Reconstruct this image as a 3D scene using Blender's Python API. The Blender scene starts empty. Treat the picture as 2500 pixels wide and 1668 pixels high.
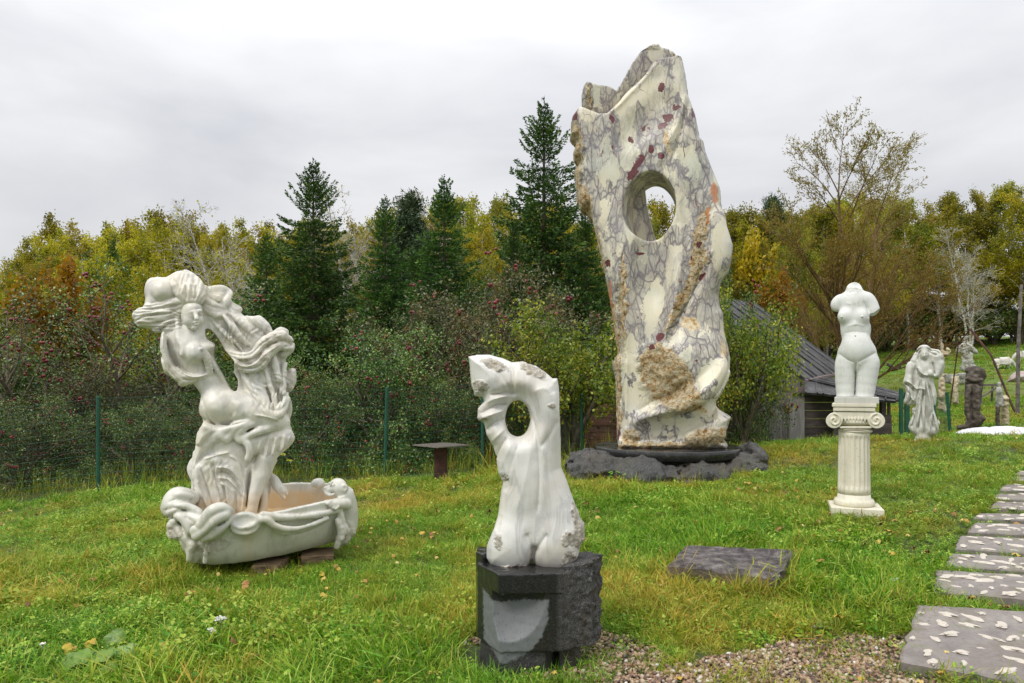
import bpy, bmesh, math, random
import numpy as np
from mathutils import Vector, Matrix

random.seed(7)
RNG = np.random.default_rng(7)
sc = bpy.context.scene
COL = sc.collection

# ------------------------------------------------------------------ camera
F = 25.0 / 36.0 * 2500.0          # focal length in photo pixels
CX, HZ, EYE = 1250.0, 940.0, 1.5  # image centre, horizon row, eye height
cam_d = bpy.data.cameras.new('camera')
cam_d.lens = 25.0
cam_d.sensor_width = 36.0
cam_d.shift_y = (HZ - 834.0) / 2500.0
cam_d.clip_end = 900.0
cam = bpy.data.objects.new('camera', cam_d)
cam.location = (0, 0, EYE)
cam.rotation_euler = (math.radians(90), 0, 0)
COL.objects.link(cam)
sc.camera = cam

# ------------------------------------------------------------------ world and sun
SUN_EL, SUN_AZ = math.radians(52), math.radians(225)   # from the upper left, a little on the camera's side
world = bpy.data.worlds.new('World')
sc.world = world
world.use_nodes = True
wn, wl = world.node_tree.nodes, world.node_tree.links
wn.clear()
w_out = wn.new('ShaderNodeOutputWorld')
w_add = wn.new('ShaderNodeAddShader')
w_sky = wn.new('ShaderNodeTexSky')
w_sky.sky_type = 'NISHITA'
w_sky.sun_disc = False
w_sky.sun_elevation = SUN_EL
w_sky.sun_rotation = SUN_AZ
w_bg = wn.new('ShaderNodeBackground')
w_bg.inputs['Strength'].default_value = 0.004
wl.new(w_sky.outputs[0], w_bg.inputs['Color'])
# the overcast layer above everything
w_geo = wn.new('ShaderNodeTexCoord')
w_sep = wn.new('ShaderNodeSeparateXYZ')
wl.new(w_geo.outputs['Generated'], w_sep.inputs[0])
w_el = wn.new('ShaderNodeMapRange')
w_el.interpolation_type = 'SMOOTHSTEP'
w_el.inputs['From Min'].default_value = 0.15
w_el.inputs['From Max'].default_value = 1.0
w_el.inputs['To Min'].default_value = 0.93
w_el.inputs['To Max'].default_value = 1.95
wl.new(w_sep.outputs['Z'], w_el.inputs['Value'])
w_map = wn.new('ShaderNodeMapping')
w_map.inputs['Scale'].default_value = (1.0, 1.0, 3.2)
wl.new(w_geo.outputs['Generated'], w_map.inputs['Vector'])
w_noi = wn.new('ShaderNodeTexNoise')
w_noi.inputs['Scale'].default_value = 1.95
w_noi.inputs['Detail'].default_value = 5.0
w_noi.inputs['Roughness'].default_value = 0.5
w_noi.inputs['Distortion'].default_value = 0.3
wl.new(w_map.outputs[0], w_noi.inputs['Vector'])
w_ramp = wn.new('ShaderNodeValToRGB')
w_ramp.color_ramp.elements[0].position = 0.30
w_ramp.color_ramp.elements[0].color = (0.50, 0.515, 0.55, 1)
w_ramp.color_ramp.elements[1].position = 0.58
w_ramp.color_ramp.elements[1].color = (0.70, 0.70, 0.715, 1)
wl.new(w_noi.outputs['Fac'], w_ramp.inputs['Fac'])
w_bg2 = wn.new('ShaderNodeBackground')
wl.new(w_ramp.outputs[0], w_bg2.inputs['Color'])
wl.new(w_el.outputs[0], w_bg2.inputs['Strength'])
wl.new(w_bg.outputs[0], w_add.inputs[0])
wl.new(w_bg2.outputs[0], w_add.inputs[1])
wl.new(w_add.outputs[0], w_out.inputs['Surface'])

sun_d = bpy.data.lights.new('sun', 'SUN')
sun_d.energy = 1.5
sun_d.angle = math.radians(18)
sun_d.color = (1.0, 0.96, 0.9)
sun = bpy.data.objects.new('sun', sun_d)
_sd = Vector((math.cos(SUN_EL) * math.sin(SUN_AZ), math.cos(SUN_EL) * math.cos(SUN_AZ), math.sin(SUN_EL)))
sun.rotation_euler = _sd.to_track_quat('Z', 'Y').to_euler()
sun.location = (0, 0, 30)
COL.objects.link(sun)

sc.view_settings.view_transform = 'Standard'
sc.view_settings.look = 'None'
sc.view_settings.exposure = 0.28
sc.view_settings.gamma = 1.0
sc.view_settings.use_curve_mapping = False
sc.render.engine = 'CYCLES'
sc.cycles.max_bounces = 5
sc.cycles.diffuse_bounces = 3
sc.cycles.glossy_bounces = 2
sc.cycles.transmission_bounces = 2
sc.cycles.transparent_max_bounces = 8
sc.cycles.use_denoising = True

# ------------------------------------------------------------------ object helpers
def W(px, pz, D):
    """the point of the place seen at photo pixel (px, pz) at D metres"""
    return Vector(((px - CX) / F * D, D, EYE - (pz - HZ) / F * D))

def tag(o, label=None, cat=None, group=None, kind=None):
    if label: o['label'] = label
    if cat: o['category'] = cat
    if group: o['group'] = group
    if kind: o['kind'] = kind
    return o

def link(o, parent=None):
    COL.objects.link(o)
    if parent is not None: o.parent = parent
    return o

def empty(name, loc, rz=0.0):
    o = bpy.data.objects.new(name, None)
    o.location = loc
    o.rotation_euler = (0, 0, rz)
    o.empty_display_size = 0.1
    return link(o)

def mesh_np(name, verts, faces, mat=None, smooth=False):
    """mesh from numpy arrays; faces (n,3) or (n,4)"""
    me = bpy.data.meshes.new(name)
    verts = np.asarray(verts, dtype=np.float32)
    faces = np.asarray(faces, dtype=np.int32)
    n, k = faces.shape
    me.vertices.add(len(verts))
    me.vertices.foreach_set('co', verts.ravel())
    me.loops.add(n * k)
    me.loops.foreach_set('vertex_index', faces.ravel())
    me.polygons.add(n)
    me.polygons.foreach_set('loop_start', np.arange(0, n * k, k, dtype=np.int32))
    me.update(calc_edges=True)
    if smooth:
        me.polygons.foreach_set('use_smooth', np.ones(n, dtype=bool))
    if mat: me.materials.append(mat)
    return me

def attr_f(me, name, vals):
    a = me.attributes.new(name, 'FLOAT', 'POINT')
    a.data.foreach_set('value', np.asarray(vals, dtype=np.float32))

def obj_me(name, me, parent=None):
    return link(bpy.data.objects.new(name, me), parent)

class MB:
    """collects shapes into one mesh object"""
    def __init__(s): s.v, s.f = [], []
    def add(s, vs, fs):
        o = len(s.v)
        s.v += [tuple(v) for v in vs]
        s.f += [tuple(i + o for i in f) for f in fs]
    def box(s, c, size, rot=None, jit=0.0):
        M = rot if rot is not None else Matrix.Identity(3)
        vs = []
        for dx in (-.5, .5):
            for dy in (-.5, .5):
                for dz in (-.5, .5):
                    p = M @ Vector((dx * size[0], dy * size[1], dz * size[2])) + Vector(c)
                    if jit: p += Vector([random.uniform(-jit, jit) for _ in range(3)])
                    vs.append(p)
        s.add(vs, [(0, 1, 3, 2), (4, 6, 7, 5), (0, 4, 5, 1), (2, 3, 7, 6), (0, 2, 6, 4), (1, 5, 7, 3)])
    def tube(s, pts, radii, n=6, cap=True):
        pts = [Vector(p) for p in pts]
        if not hasattr(radii, '__len__'): radii = [radii] * len(pts)
        vs, fs = [], []
        for i, p in enumerate(pts):
            d = (pts[min(i + 1, len(pts) - 1)] - pts[max(i - 1, 0)])
            if d.length < 1e-9: d = Vector((0, 0, 1))
            d.normalize()
            a = d.orthogonal().normalized() if i == 0 else (a - d * a.dot(d)).normalized()
            b = d.cross(a)
            for j in range(n):
                t = 2 * math.pi * j / n
                vs.append(p + (a * math.cos(t) + b * math.sin(t)) * radii[i])
        for i in range(len(pts) - 1):
            for j in range(n):
                fs.append((i * n + j, i * n + (j + 1) % n, (i + 1) * n + (j + 1) % n, (i + 1) * n + j))
        if cap:
            fs.append(tuple(range(n - 1, -1, -1)))
            fs.append(tuple((len(pts) - 1) * n + j for j in range(n)))
        s.add(vs, fs)
    def lathe(s, prof, c=(0, 0, 0), n=24, fn=None):
        vs, fs = [], []
        for r, z in prof:
            for j in range(n):
                t = 2 * math.pi * j / n
                rr = r if fn is None else fn(r, z, t)
                vs.append((c[0] + rr * math.cos(t), c[1] + rr * math.sin(t), c[2] + z))
        for i in range(len(prof) - 1):
            for j in range(n):
                fs.append((i * n + j, i * n + (j + 1) % n, (i + 1) * n + (j + 1) % n, (i + 1) * n + j))
        fs.append(tuple(range(n - 1, -1, -1)))
        fs.append(tuple((len(prof) - 1) * n + j for j in range(n)))
        s.add(vs, fs)
    def build(s, name, mat, parent=None, smooth=False, bevel=0.0, loc=None):
        me = bpy.data.meshes.new(name)
        vs = s.v if loc is None else [(v[0] - loc[0], v[1] - loc[1], v[2] - loc[2]) for v in s.v]
        me.from_pydata(vs, [], s.f)
        if bevel:
            bm = bmesh.new(); bm.from_mesh(me)
            bmesh.ops.bevel(bm, geom=bm.edges[:], offset=bevel, segments=1, affect='EDGES')
            bm.to_mesh(me); bm.free()
        if smooth:
            for p in me.polygons: p.use_smooth = True
        if mat: me.materials.append(mat)
        o = obj_me(name, me, parent)
        if loc is not None: o.location = loc
        return o

# ------------------------------------------------------------------ value noise (numpy)
class Noise3:
    def __init__(s, seed):
        s.p = np.random.default_rng(seed).random((32, 32, 32)).astype(np.float32) * 2 - 1
    def __call__(s, x, y, z):
        x, y, z = np.broadcast_arrays(x, y, z)
        xi, yi, zi = np.floor(x).astype(int), np.floor(y).astype(int), np.floor(z).astype(int)
        xf, yf, zf = x - xi, y - yi, z - zi
        xf, yf, zf = [t * t * (3 - 2 * t) for t in (xf, yf, zf)]
        r = 0
        for dx in (0, 1):
            for dy in (0, 1):
                for dz in (0, 1):
                    w = (xf if dx else 1 - xf) * (yf if dy else 1 - yf) * (zf if dz else 1 - zf)
                    r = r + w * s.p[(xi + dx) % 32, (yi + dy) % 32, (zi + dz) % 32]
        return r
NZ = Noise3(11)
def fbm(x, y, z, o=3):
    r, a = 0, 1.0
    for i in range(o):
        r = r + a * NZ(x * 2 ** i + 7.3 * i, y * 2 ** i + 3.1 * i, z * 2 ** i)
        a *= 0.5
    return r

# ------------------------------------------------------------------ ground height
_cp = [(-2.6, 3.4, 0.0), (0, 3.5, 0.0), (2.2, 3.6, 0.01), (-1, 1, 0.0), (2, 1, 0.0), (0, -4, 0.0), (-6, 0, -0.05), (6, 0, 0.1),
       (-2.2, 5.9, 0.0), (-4.4, 6.0, -0.08), (0.0, 5.5, 0.03), (2.48, 4.35, 0.06), (3.27, 5.3, 0.15), (3.26, 6.7, 0.28),
       (4.83, 7.2, 0.33), (5.9, 8.3, 0.45), (6.9, 9.5, 0.55), (1.6, 7.0, 0.17),
       (-7.6, 10.6, -0.36), (-6.7, 11.3, -0.22), (-2.1, 12.0, -0.06), (-0.5, 12.0, 0.04), (-0.2, 9.0, 0.16),
       (0.7, 9.0, 0.30), (1.9, 9.0, 0.28), (3.2, 9.2, 0.37), (4.4, 11.5, 0.46), (6.4, 12.0, 0.56), (9.0, 12.0, 0.60),
       (6.0, 16.0, 0.22), (9.6, 15.0, 0.42), (10.9, 17.0, 0.42), (15.5, 25.0, 0.85), (13.0, 25.0, 0.7), (24, 30.0, 1.6),
       (22.0, 35.0, 2.1), (25.0, 45.0, 3.1), (30.0, 45.0, 3.2), (34.0, 52.0, 4.2), (20.0, 45.0, 2.9), (10.0, 30.0, 0.8), (12, 45, 1.6),
       (-7, 20, -0.6), (0, 20, -0.4), (-12, 35, -0.4), (0, 35, 0.0), (-30, 50, 0.0), (0, 60, 1.0), (30, 80, 6.5), (-30, 90, 1.5),
       (60, 60, 6), (60, 20, 2.0), (-60, 20, -1), (60, -30, 1), (-60, -30, -1), (0, -40, 0), (0, 130, 3)]
_cp = np.array(_cp)
_r = np.hypot(_cp[:, None, 0] - _cp[None, :, 0], _cp[:, None, 1] - _cp[None, :, 1])
_wt = np.linalg.solve(np.sqrt(_r ** 2 + 1.2) + 0.02 * np.eye(len(_cp)), _cp[:, 2])
def gz(x, y):
    x = np.asarray(x, dtype=float); y = np.asarray(y, dtype=float)
    z = np.zeros(np.broadcast(x, y).shape)
    for (cx, cy, _), w in zip(_cp, _wt):
        z = z + w * np.sqrt((x - cx) ** 2 + (y - cy) ** 2 + 1.2)
    return z + 0.035 * fbm(x * 0.9, y * 0.9, 0.5, 2)
def gzf(x, y): return float(gz(x, y))

# ------------------------------------------------------------------ node material helper
class Mat:
    def __init__(s, name):
        s.m = bpy.data.materials.new(name)
        s.m.use_nodes = True
        s.n, s.l = s.m.node_tree.nodes, s.m.node_tree.links
        s.b = s.n['Principled BSDF']
        s.out = s.n['Material Output']
    def node(s, t, **kw):
        nd = s.n.new('ShaderNode' + t)
        for k, v in kw.items():
            if k in nd.inputs: s.put(nd.inputs[k], v)
            else: setattr(nd, k, v)
        return nd
    def put(s, inp, v):
        if isinstance(v, bpy.types.NodeSocket): s.l.new(v, inp)
        elif isinstance(v, bpy.types.Node): s.l.new(v.outputs[0], inp)
        else:
            if isinstance(v, (tuple, list)) and len(v) == 3 and inp.type == 'RGBA': v = (*v, 1)
            inp.default_value = v
    def coord(s, scale=(1, 1, 1), kind='Object'):
        tc = s.node('TexCoord')
        mp = s.node('Mapping')
        s.l.new(tc.outputs[kind], mp.inputs[0])
        mp.inputs['Scale'].default_value = scale if hasattr(scale, '__len__') else (scale,) * 3
        return mp.outputs[0]
    def noise(s, vec, scale, detail=4, rough=0.55, dist=0.0):
        return s.node('TexNoise', Vector=vec, Scale=scale, Detail=detail, Roughness=rough, Distortion=dist).outputs['Fac']
    def ramp(s, fac, stops, interp='LINEAR'):
        r = s.node('ValToRGB')
        r.color_ramp.interpolation = interp
        els = r.color_ramp.elements
        while len(els) < len(stops): els.new(0.5)
        for e, (p, c) in zip(els, stops):
            e.position = p
            e.color = (*c, 1) if hasattr(c, '__len__') else (c, c, c, 1)
        s.put(r.inputs[0], fac)
        return r.outputs[0]
    def mix(s, fac, a, b, mode='MIX'):
        m = s.node('Mix', data_type='RGBA', blend_type=mode)
        s.put(m.inputs[0], fac); s.put(m.inputs[6], a); s.put(m.inputs[7], b)
        return m.outputs[2]
    def math(s, op, a, b=0.0, clamp=False):
        m = s.node('Math', operation=op, use_clamp=clamp)
        s.put(m.inputs[0], a); s.put(m.inputs[1], b)
        return m.outputs[0]
    def attr(s, name, inst=False):
        a = s.node('Attribute', attribute_name=name)
        if inst: a.attribute_type = 'INSTANCER'
        return a.outputs['Fac']
    def bump(s, h, strength=0.3, dist=0.02):
        b = s.node('Bump', Strength=strength, Distance=dist)
        s.put(b.inputs['Height'], h)
        s.l.new(b.outputs[0], s.b.inputs['Normal'])
    def set(s, **kw):
        for k, v in kw.items(): s.put(s.b.inputs[k.replace('_', ' ')], v)
        return s
# ------------------------------------------------------------------ ground, gravel and grass
def mat_ground():
    M = Mat('soil_and_moss')
    v = M.coord(1.0)
    n1 = M.noise(v, 2.2, 5); n2 = M.noise(v, 30, 4); n3 = M.noise(v, 0.35, 4)
    c = M.ramp(n1, [(0.3, (0.035, 0.06, 0.012)), (0.5, (0.07, 0.11, 0.018)), (0.68, (0.13, 0.13, 0.03))])
    c = M.mix(M.ramp(n2, [(0.35, 0.0), (0.6, 1.0)]), (0.03, 0.035, 0.012), c)
    far = M.ramp(n3, [(0.35, (0.09, 0.2, 0.02)), (0.65, (0.16, 0.21, 0.03))])
    far = M.mix(M.ramp(n1, [(0.4, 0.0), (0.62, 0.55)]), far, (0.17, 0.15, 0.04))
    sep = M.node('SeparateXYZ'); M.put(sep.inputs[0], v)
    f = M.node('MapRange'); M.put(f.inputs[0], sep.outputs['Y'])
    f.inputs[1].default_value = 13; f.inputs[2].default_value = 30
    c = M.mix(f.outputs[0], c, far)
    M.set(Base_Color=c, Roughness=0.95)
    M.bump(M.math('ADD', n2, M.noise(v, 90, 3)), 0.8, 0.02)
    return M.m

def build_ground():
    # one sheet: fine near the camera, coarse to the horizon
    def axis(a):
        return np.sign(a) * (np.abs(a) ** 2.2)
    xs = axis(np.linspace(-1, 1, 221)) * 420
    t = np.linspace(0, 1, 240)
    ys = -60 + 62 * np.minimum(t / 0.1, 1) + 520 * np.maximum((t - 0.1) / 0.9, 0) ** 2.6
    X, Y = np.meshgrid(xs, ys)
    Z = gz(np.clip(X, -75, 75), np.clip(Y, -40, 130))
    V = np.stack([X, Y, Z], -1).reshape(-1, 3)
    nx = len(xs)
    i = np.arange(len(ys) - 1)[:, None] * nx + np.arange(nx - 1)[None, :]
    i = i.ravel()
    me = mesh_np('ground', V, np.stack([i, i + 1, i + nx + 1, i + nx], 1), mat_ground(), True)
    tag(obj_me('ground', me), 'uneven grassy ground rising to the right', kind='structure')
build_ground()

# places kept free of grass: (x, y, radius) and slab footprints filled in by the builders
def in_poly(x, y, poly):
    c = np.zeros(x.shape, bool)
    n = len(poly)
    for i in range(n):
        (x1, y1), (x2, y2) = poly[i], poly[(i + 1) % n]
        if y1 == y2: continue
        c ^= ((y1 > y) != (y2 > y)) & (x < (x2 - x1) * (y - y1) / (y2 - y1) + x1)
    return c
def GP(px, pz):
    """where the sight line through a photo pixel meets the ground (x, y)"""
    D = np.arange(2.5, 60, 0.01)
    x = (px - CX) / F * D
    z = EYE - (pz - HZ) / F * D
    k = np.argmax(z < gz(x, D))
    return (float(x[k]), float(D[k]))

SLAB_CORNERS = [  # photo pixels: near-left, near-right, far-right, far-left
    [(2196, 1640), (2560, 1706), (2590, 1520), (2240, 1498)],
    [(2277, 1459), (2607, 1489), (2622, 1425), (2289, 1407)],
    [(2310, 1395), (2640, 1420), (2655, 1382), (2322, 1366)],
    [(2332, 1353), (2662, 1375), (2677, 1334), (2344, 1321)],
    [(2366, 1311), (2696, 1329), (2711, 1299), (2378, 1288)],
    [(2378, 1277), (2708, 1293), (2723, 1274), (2390, 1264)],
    [(2418, 1252), (2748, 1266), (2763, 1245), (2430, 1236)],
    [(2425, 1228), (2755, 1240), (2770, 1222), (2437, 1215)],
    [(2440, 1206), (2770, 1216), (2785, 1198), (2452, 1192)],
    [(2466, 1184), (2796, 1192), (2811, 1178), (2478, 1173)],
    [(2477, 1167), (2807, 1174), (2822, 1163), (2489, 1159)],
    [(2500, 1154), (2830, 1160), (2845, 1151), (2512, 1147)],
]
SLABS = [[GP(*p) for p in q] for q in SLAB_CORNERS]
# the first slab lies nearer than the sight-line hits suggest; square up long sides
GRAVEL = [[GP(*p) for p in q] for q in (
    [(1800, 1600), (1950, 1562), (2150, 1552), (2230, 1550), (2215, 1650), (2500, 1720), (2450, 1800), (1300, 1800), (1250, 1690), (1500, 1660), (1640, 1640)],
    [(1100, 1590), (1180, 1555), (1290, 1600), (1420, 1580), (1470, 1545), (1600, 1570), (1650, 1610), (1560, 1660), (1400, 1668), (1230, 1660), (1130, 1640)])]
FLAT_SLAB = [GP(1640, 1412), GP(1892, 1440), GP(1930, 1388), GP(1690, 1374)]
BLOCK_FP = [(-0.31, 3.86), (-0.09, 3.52), (0.32, 3.85), (0.3, 4.15), (-0.28, 4.1)]

def tuft_mesh(name, seed, nb, rad, lmin, lmax, wid, lean, mat, kind='blade'):
    r = np.random.default_rng(seed)
    V, Fc, A, B = [], [], [], []
    for i in range(nb):
        a = r.uniform(0, 2 * math.pi); rr = rad * math.sqrt(r.random())
        p = np.array([rr * math.cos(a), rr * math.sin(a), -0.01])
        L = r.uniform(lmin, lmax); az = r.uniform(0, 2 * math.pi)
        d = np.array([math.cos(az), math.sin(az), 0.0])
        s = np.array([-math.sin(az), math.cos(az), 0.0])
        s = s * math.cos(r.uniform(-1, 1)) + d * math.sin(r.uniform(-1, 1)) * .5
        le = r.uniform(0.15, 1.0) * lean
        w = wid * r.uniform(0.6, 1.3)
        o = len(V); q = r.random()
        for k, t in enumerate((0, 0.4, 0.75, 1.0)):
            c = p + d * (L * le * t ** 1.7) + np.array([0, 0, 1]) * L * (t * (1 - 0.5 * le * t))
            ww = w * (0.9, 1.0, 0.65, 0.0)[k]
            if k < 3:
                V += [c - s * ww, c + s * ww]; A += [t, t]; B += [q, q]
            else:
                V.append(c); A.append(t); B.append(q)
        Fc += [(o, o + 1, o + 3), (o, o + 3, o + 2), (o + 2, o + 3, o + 5), (o + 2, o + 5, o + 4), (o + 4, o + 5, o + 6)]
    me = mesh_np(name, V, Fc, mat)
    attr_f(me, 'up', A); attr_f(me, 'rnd', B)
    return me

def clover_mesh(name, seed, n, mat):
    """small broad weeds: leaves on short stalks"""
    r = np.random.default_rng(seed)
    V, Fc, A, B = [], [], [], []
    for i in range(n):
        a = r.uniform(0, 2 * math.pi); rr = 0.09 * math.sqrt(r.random())
        c = np.array([rr * math.cos(a), rr * math.sin(a), r.uniform(0.015, 0.06)])
        az = r.uniform(0, 2 * math.pi); tilt = r.uniform(-0.1, 0.7)
        d = np.array([math.cos(az) * math.cos(tilt), math.sin(az) * math.cos(tilt), math.sin(tilt)])
        s = np.array([-math.sin(az), math.cos(az), 0])
        L = r.uniform(0.012, 0.030); w = L * r.uniform(0.35, 0.6)
        o = len(V); q = r.random()
        V += [c, c + d * L * .5 + s * w, c + d * L + np.array([0, 0, -0.25 * L]), c + d * L * .5 - s * w, c + d * L * 0.5 + np.array([0, 0, -0.12 * L])]
        A += [0.5, 0.8, 1, 0.8, 0.7]; B += [q] * 5
        Fc += [(o, o + 1, o + 4), (o + 1, o + 2, o + 4), (o + 2, o + 3, o + 4), (o + 3, o, o + 4)]
    me = mesh_np(name, V, Fc, mat)
    attr_f(me, 'up', A); attr_f(me, 'rnd', B)
    return me

def mat_grass():
    M = Mat('grass_blades')
    up = M.attr('up'); rnd = M.attr('rnd'); tint = M.attr('tint', True)
    g = M.ramp(rnd, [(0.0, (0.05, 0.19, 0.006)), (0.5, (0.14, 0.36, 0.010)), (0.8, (0.28, 0.46, 0.022)), (1.0, (0.52, 0.60, 0.13))])
    y = M.ramp(rnd, [(0.0, (0.26, 0.34, 0.012)), (0.4, (0.48, 0.47, 0.03)), (0.75, (0.60, 0.44, 0.08)), (1.0, (0.52, 0.22, 0.04))])
    c = M.mix(tint, g, y)
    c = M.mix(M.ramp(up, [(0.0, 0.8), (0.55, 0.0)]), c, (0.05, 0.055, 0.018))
    M.set(Base_Color=c, Roughness=0.5, Specular_IOR_Level=0.35)
    tr = M.node('BsdfTranslucent'); M.put(tr.inputs[0], c)
    ms = M.node('MixShader'); ms.inputs[0].default_value = 0.25
    M.l.new(M.b.outputs[0], ms.inputs[1]); M.l.new(tr.outputs[0], ms.inputs[2])
    M.l.new(ms.outputs[0], M.out.inputs[0])
    return M.m

def scatter_nodes(name, sources):
    """geometry nodes: put each point's source mesh ('kind' index) with its own turn and size"""
    ng = bpy.data.node_groups.new(name, 'GeometryNodeTree')
    ng.interface.new_socket('Geometry', in_out='INPUT', socket_type='NodeSocketGeometry')
    ng.interface.new_socket('Geometry', in_out='OUTPUT', socket_type='NodeSocketGeometry')
    N, L = ng.nodes, ng.links
    gi, go = N.new('NodeGroupInput'), N.new('NodeGroupOutput')
    join = N.new('GeometryNodeJoinGeometry')
    def named(nm, t):
        a = N.new('GeometryNodeInputNamedAttribute'); a.data_type = t
        a.inputs['Name'].default_value = nm
        return a.outputs['Attribute']
    rot, siz, kin = named('rot', 'FLOAT_VECTOR'), named('size', 'FLOAT_VECTOR'), named('which', 'INT')
    for k, o in enumerate(sources):
        oi = N.new('GeometryNodeObjectInfo'); oi.inputs['Object'].default_value = o
        oi.inputs['As Instance'].default_value = True
        cmp = N.new('FunctionNodeCompare'); cmp.data_type = 'INT'; cmp.operation = 'EQUAL'
        L.new(kin, cmp.inputs[2]); cmp.inputs[3].default_value = k
        ip = N.new('GeometryNodeInstanceOnPoints')
        L.new(gi.outputs[0], ip.inputs['Points'])
        L.new(cmp.outputs[0], ip.inputs['Selection'])
        L.new(oi.outputs['Geometry'], ip.inputs['Instance'])
        e2r = N.new('FunctionNodeEulerToRotation')
        L.new(rot, e2r.inputs[0]); L.new(e2r.outputs[0], ip.inputs['Rotation'])
        L.new(siz, ip.inputs['Scale'])
        L.new(ip.outputs[0], join.inputs[0])
    L.new(join.outputs[0], go.inputs[0])
    return ng

def scatter(name, P, rot, size, which, sources, extra=None):
    me = bpy.data.meshes.new(name)
    me.vertices.add(len(P))
    me.vertices.foreach_set('co', np.asarray(P, np.float32).ravel())
    for nm, arr in (('rot', rot), ('size', size)):
        a = me.attributes.new(nm, 'FLOAT_VECTOR', 'POINT'); a.data.foreach_set('vector', np.asarray(arr, np.float32).ravel())
    a = me.attributes.new('which', 'INT', 'POINT'); a.data.foreach_set('value', np.asarray(which, np.int32))
    for nm, arr in (extra or {}).items(): attr_f(me, nm, arr)
    o = obj_me(name, me)
    srcs = [bpy.data.objects.new(name + '_piece', m) for m in sources]
    md = o.modifiers.new('scatter', 'NODES')
    md.node_group = scatter_nodes(name, srcs)
    return o

def gravel_dist(x, y):
    m = np.zeros(x.shape, bool)
    for g in GRAVEL: m |= in_poly(x, y, g)
    return m

def build_grass():
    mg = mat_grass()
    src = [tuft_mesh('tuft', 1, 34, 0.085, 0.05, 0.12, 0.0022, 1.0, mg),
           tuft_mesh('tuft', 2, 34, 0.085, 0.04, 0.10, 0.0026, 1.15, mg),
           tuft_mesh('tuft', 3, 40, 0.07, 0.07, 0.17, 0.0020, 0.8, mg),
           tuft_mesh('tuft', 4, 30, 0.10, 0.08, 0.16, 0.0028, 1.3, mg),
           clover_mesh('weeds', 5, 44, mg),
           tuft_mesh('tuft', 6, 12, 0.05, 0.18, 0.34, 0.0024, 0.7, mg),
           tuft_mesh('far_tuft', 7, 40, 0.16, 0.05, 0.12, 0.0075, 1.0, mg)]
    r = RNG
    P = []
    def ring(n, y0, y1, slack=2.6):
        n = int(n * 1.3)
        y = np.sqrt(r.uniform(y0 ** 2, y1 ** 2, n))
        x = r.uniform(-0.76, 0.76, n) * y + r.uniform(-slack, slack, n)
        return x, y
    sets = []
    for n, y0, y1, far in ((17000, 2.9, 5.5, 0), (23000, 5.5, 9, 0), (19000, 9, 14.5, 0), (16000, 12, 26, 1), (14000, 26, 60, 1)):
        x, y = ring(n, y0, y1)
        if far: k = x > 3.0; x, y = x[k], y[k]
        elif y0 >= 9: k = (y < 11.4 + 0.05 * x + np.clip(x, 0, 3) * .4); x, y = x[k], y[k]
        sets.append((x, y, np.full(x.shape, far)))
    x = np.concatenate([s[0] for s in sets]); y = np.concatenate([s[1] for s in sets]); far = np.concatenate([s[2] for s in sets])
    keep = np.ones(x.shape, bool)
    for q in SLABS: keep &= ~in_poly(x, y, q)
    keep &= ~in_poly(x, y, BLOCK_FP)
    g = gravel_dist(x + 0.09 * fbm(x * 6, y * 6, 3.3, 2), y + 0.09 * fbm(x * 6, y * 6, 9.3, 2))
    keep &= ~(g & (r.random(x.shape) < np.where(in_poly(x, y, GRAVEL[0]), 0.90, 0.84)))
    keep &= ~in_poly(x, y, FLAT_SLAB)
    keep &= ~(((x - 1.83) / 1.05) ** 2 + ((y - 9.85) / 0.8) ** 2 < 1)
    x, y, far = x[keep], y[keep], far[keep]
    z = gz(x, y)
    n = len(x)
    clump = fbm(x * 3.1 + 11, y * 3.1 + 4, 8.8, 2)
    patch = fbm(x * 0.8 + 3, y * 0.8, 1.7, 3)          # yellow patches
    tall = fbm(x * 0.55 + 30, y * 0.55 + 9, 5.7, 2)
    tint = np.clip(0.25 + 0.75 * patch + 0.25 * clump + 0.25 * r.normal(size=n) + 0.12 * (x > -0.5), 0, 1)
    tint = np.where(far == 1, np.clip(tint * 0.7 - 0.02 * np.clip(y - 30, 0, 10), 0, 1), tint)
    which = r.choice([0, 1, 2, 3, 4, 5], n, p=[0.28, 0.30, 0.12, 0.18, 0.10, 0.02])
    weed = (fbm(x * 0.7 + 60, y * 0.7, 2.2, 2) > 0.25) & (r.random(n) < 0.35)
    which[weed] = 4
    which[far == 1] = 6
    tint[which == 4] *= 0.25
    sc_ = r.uniform(0.6, 1.2, n) * (1 + 0.45 * np.clip(tall, -0.6, 1)) * (1 + 0.4 * np.clip(clump, -.8, .9)) * 0.80
    sc_ = np.where(far == 1, sc_ * (1 + np.clip(y - 20, 0, 40) * 0.03), sc_)
    fence = np.clip(1 - np.abs(y - (11.6 + 0.06 * x)) / 1.0, 0, 1) * (x < 3)
    sc_ *= 1 + 0.35 * fence
    size = np.stack([sc_ * r.uniform(0.9, 1.3, n), sc_ * r.uniform(0.9, 1.3, n), sc_ * np.where(which == 4, 1.0, r.uniform(0.65, 1.1, n))], 1)
    ln = fbm(x * 1.7, y * 1.7, 21.1, 2) * .55; ln2 = fbm(x * 1.7, y * 1.7, 31.1, 2) * .55
    rot = np.stack([r.normal(0, 0.26, n) + ln, r.normal(0, 0.26, n) + ln2, r.uniform(0, 6.28, n)], 1)
    rot[:, :2] *= np.where(far == 1, .4, 1)[:, None]
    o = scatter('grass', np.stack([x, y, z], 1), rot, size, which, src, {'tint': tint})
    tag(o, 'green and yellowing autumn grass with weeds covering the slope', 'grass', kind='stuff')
build_grass()

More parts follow.
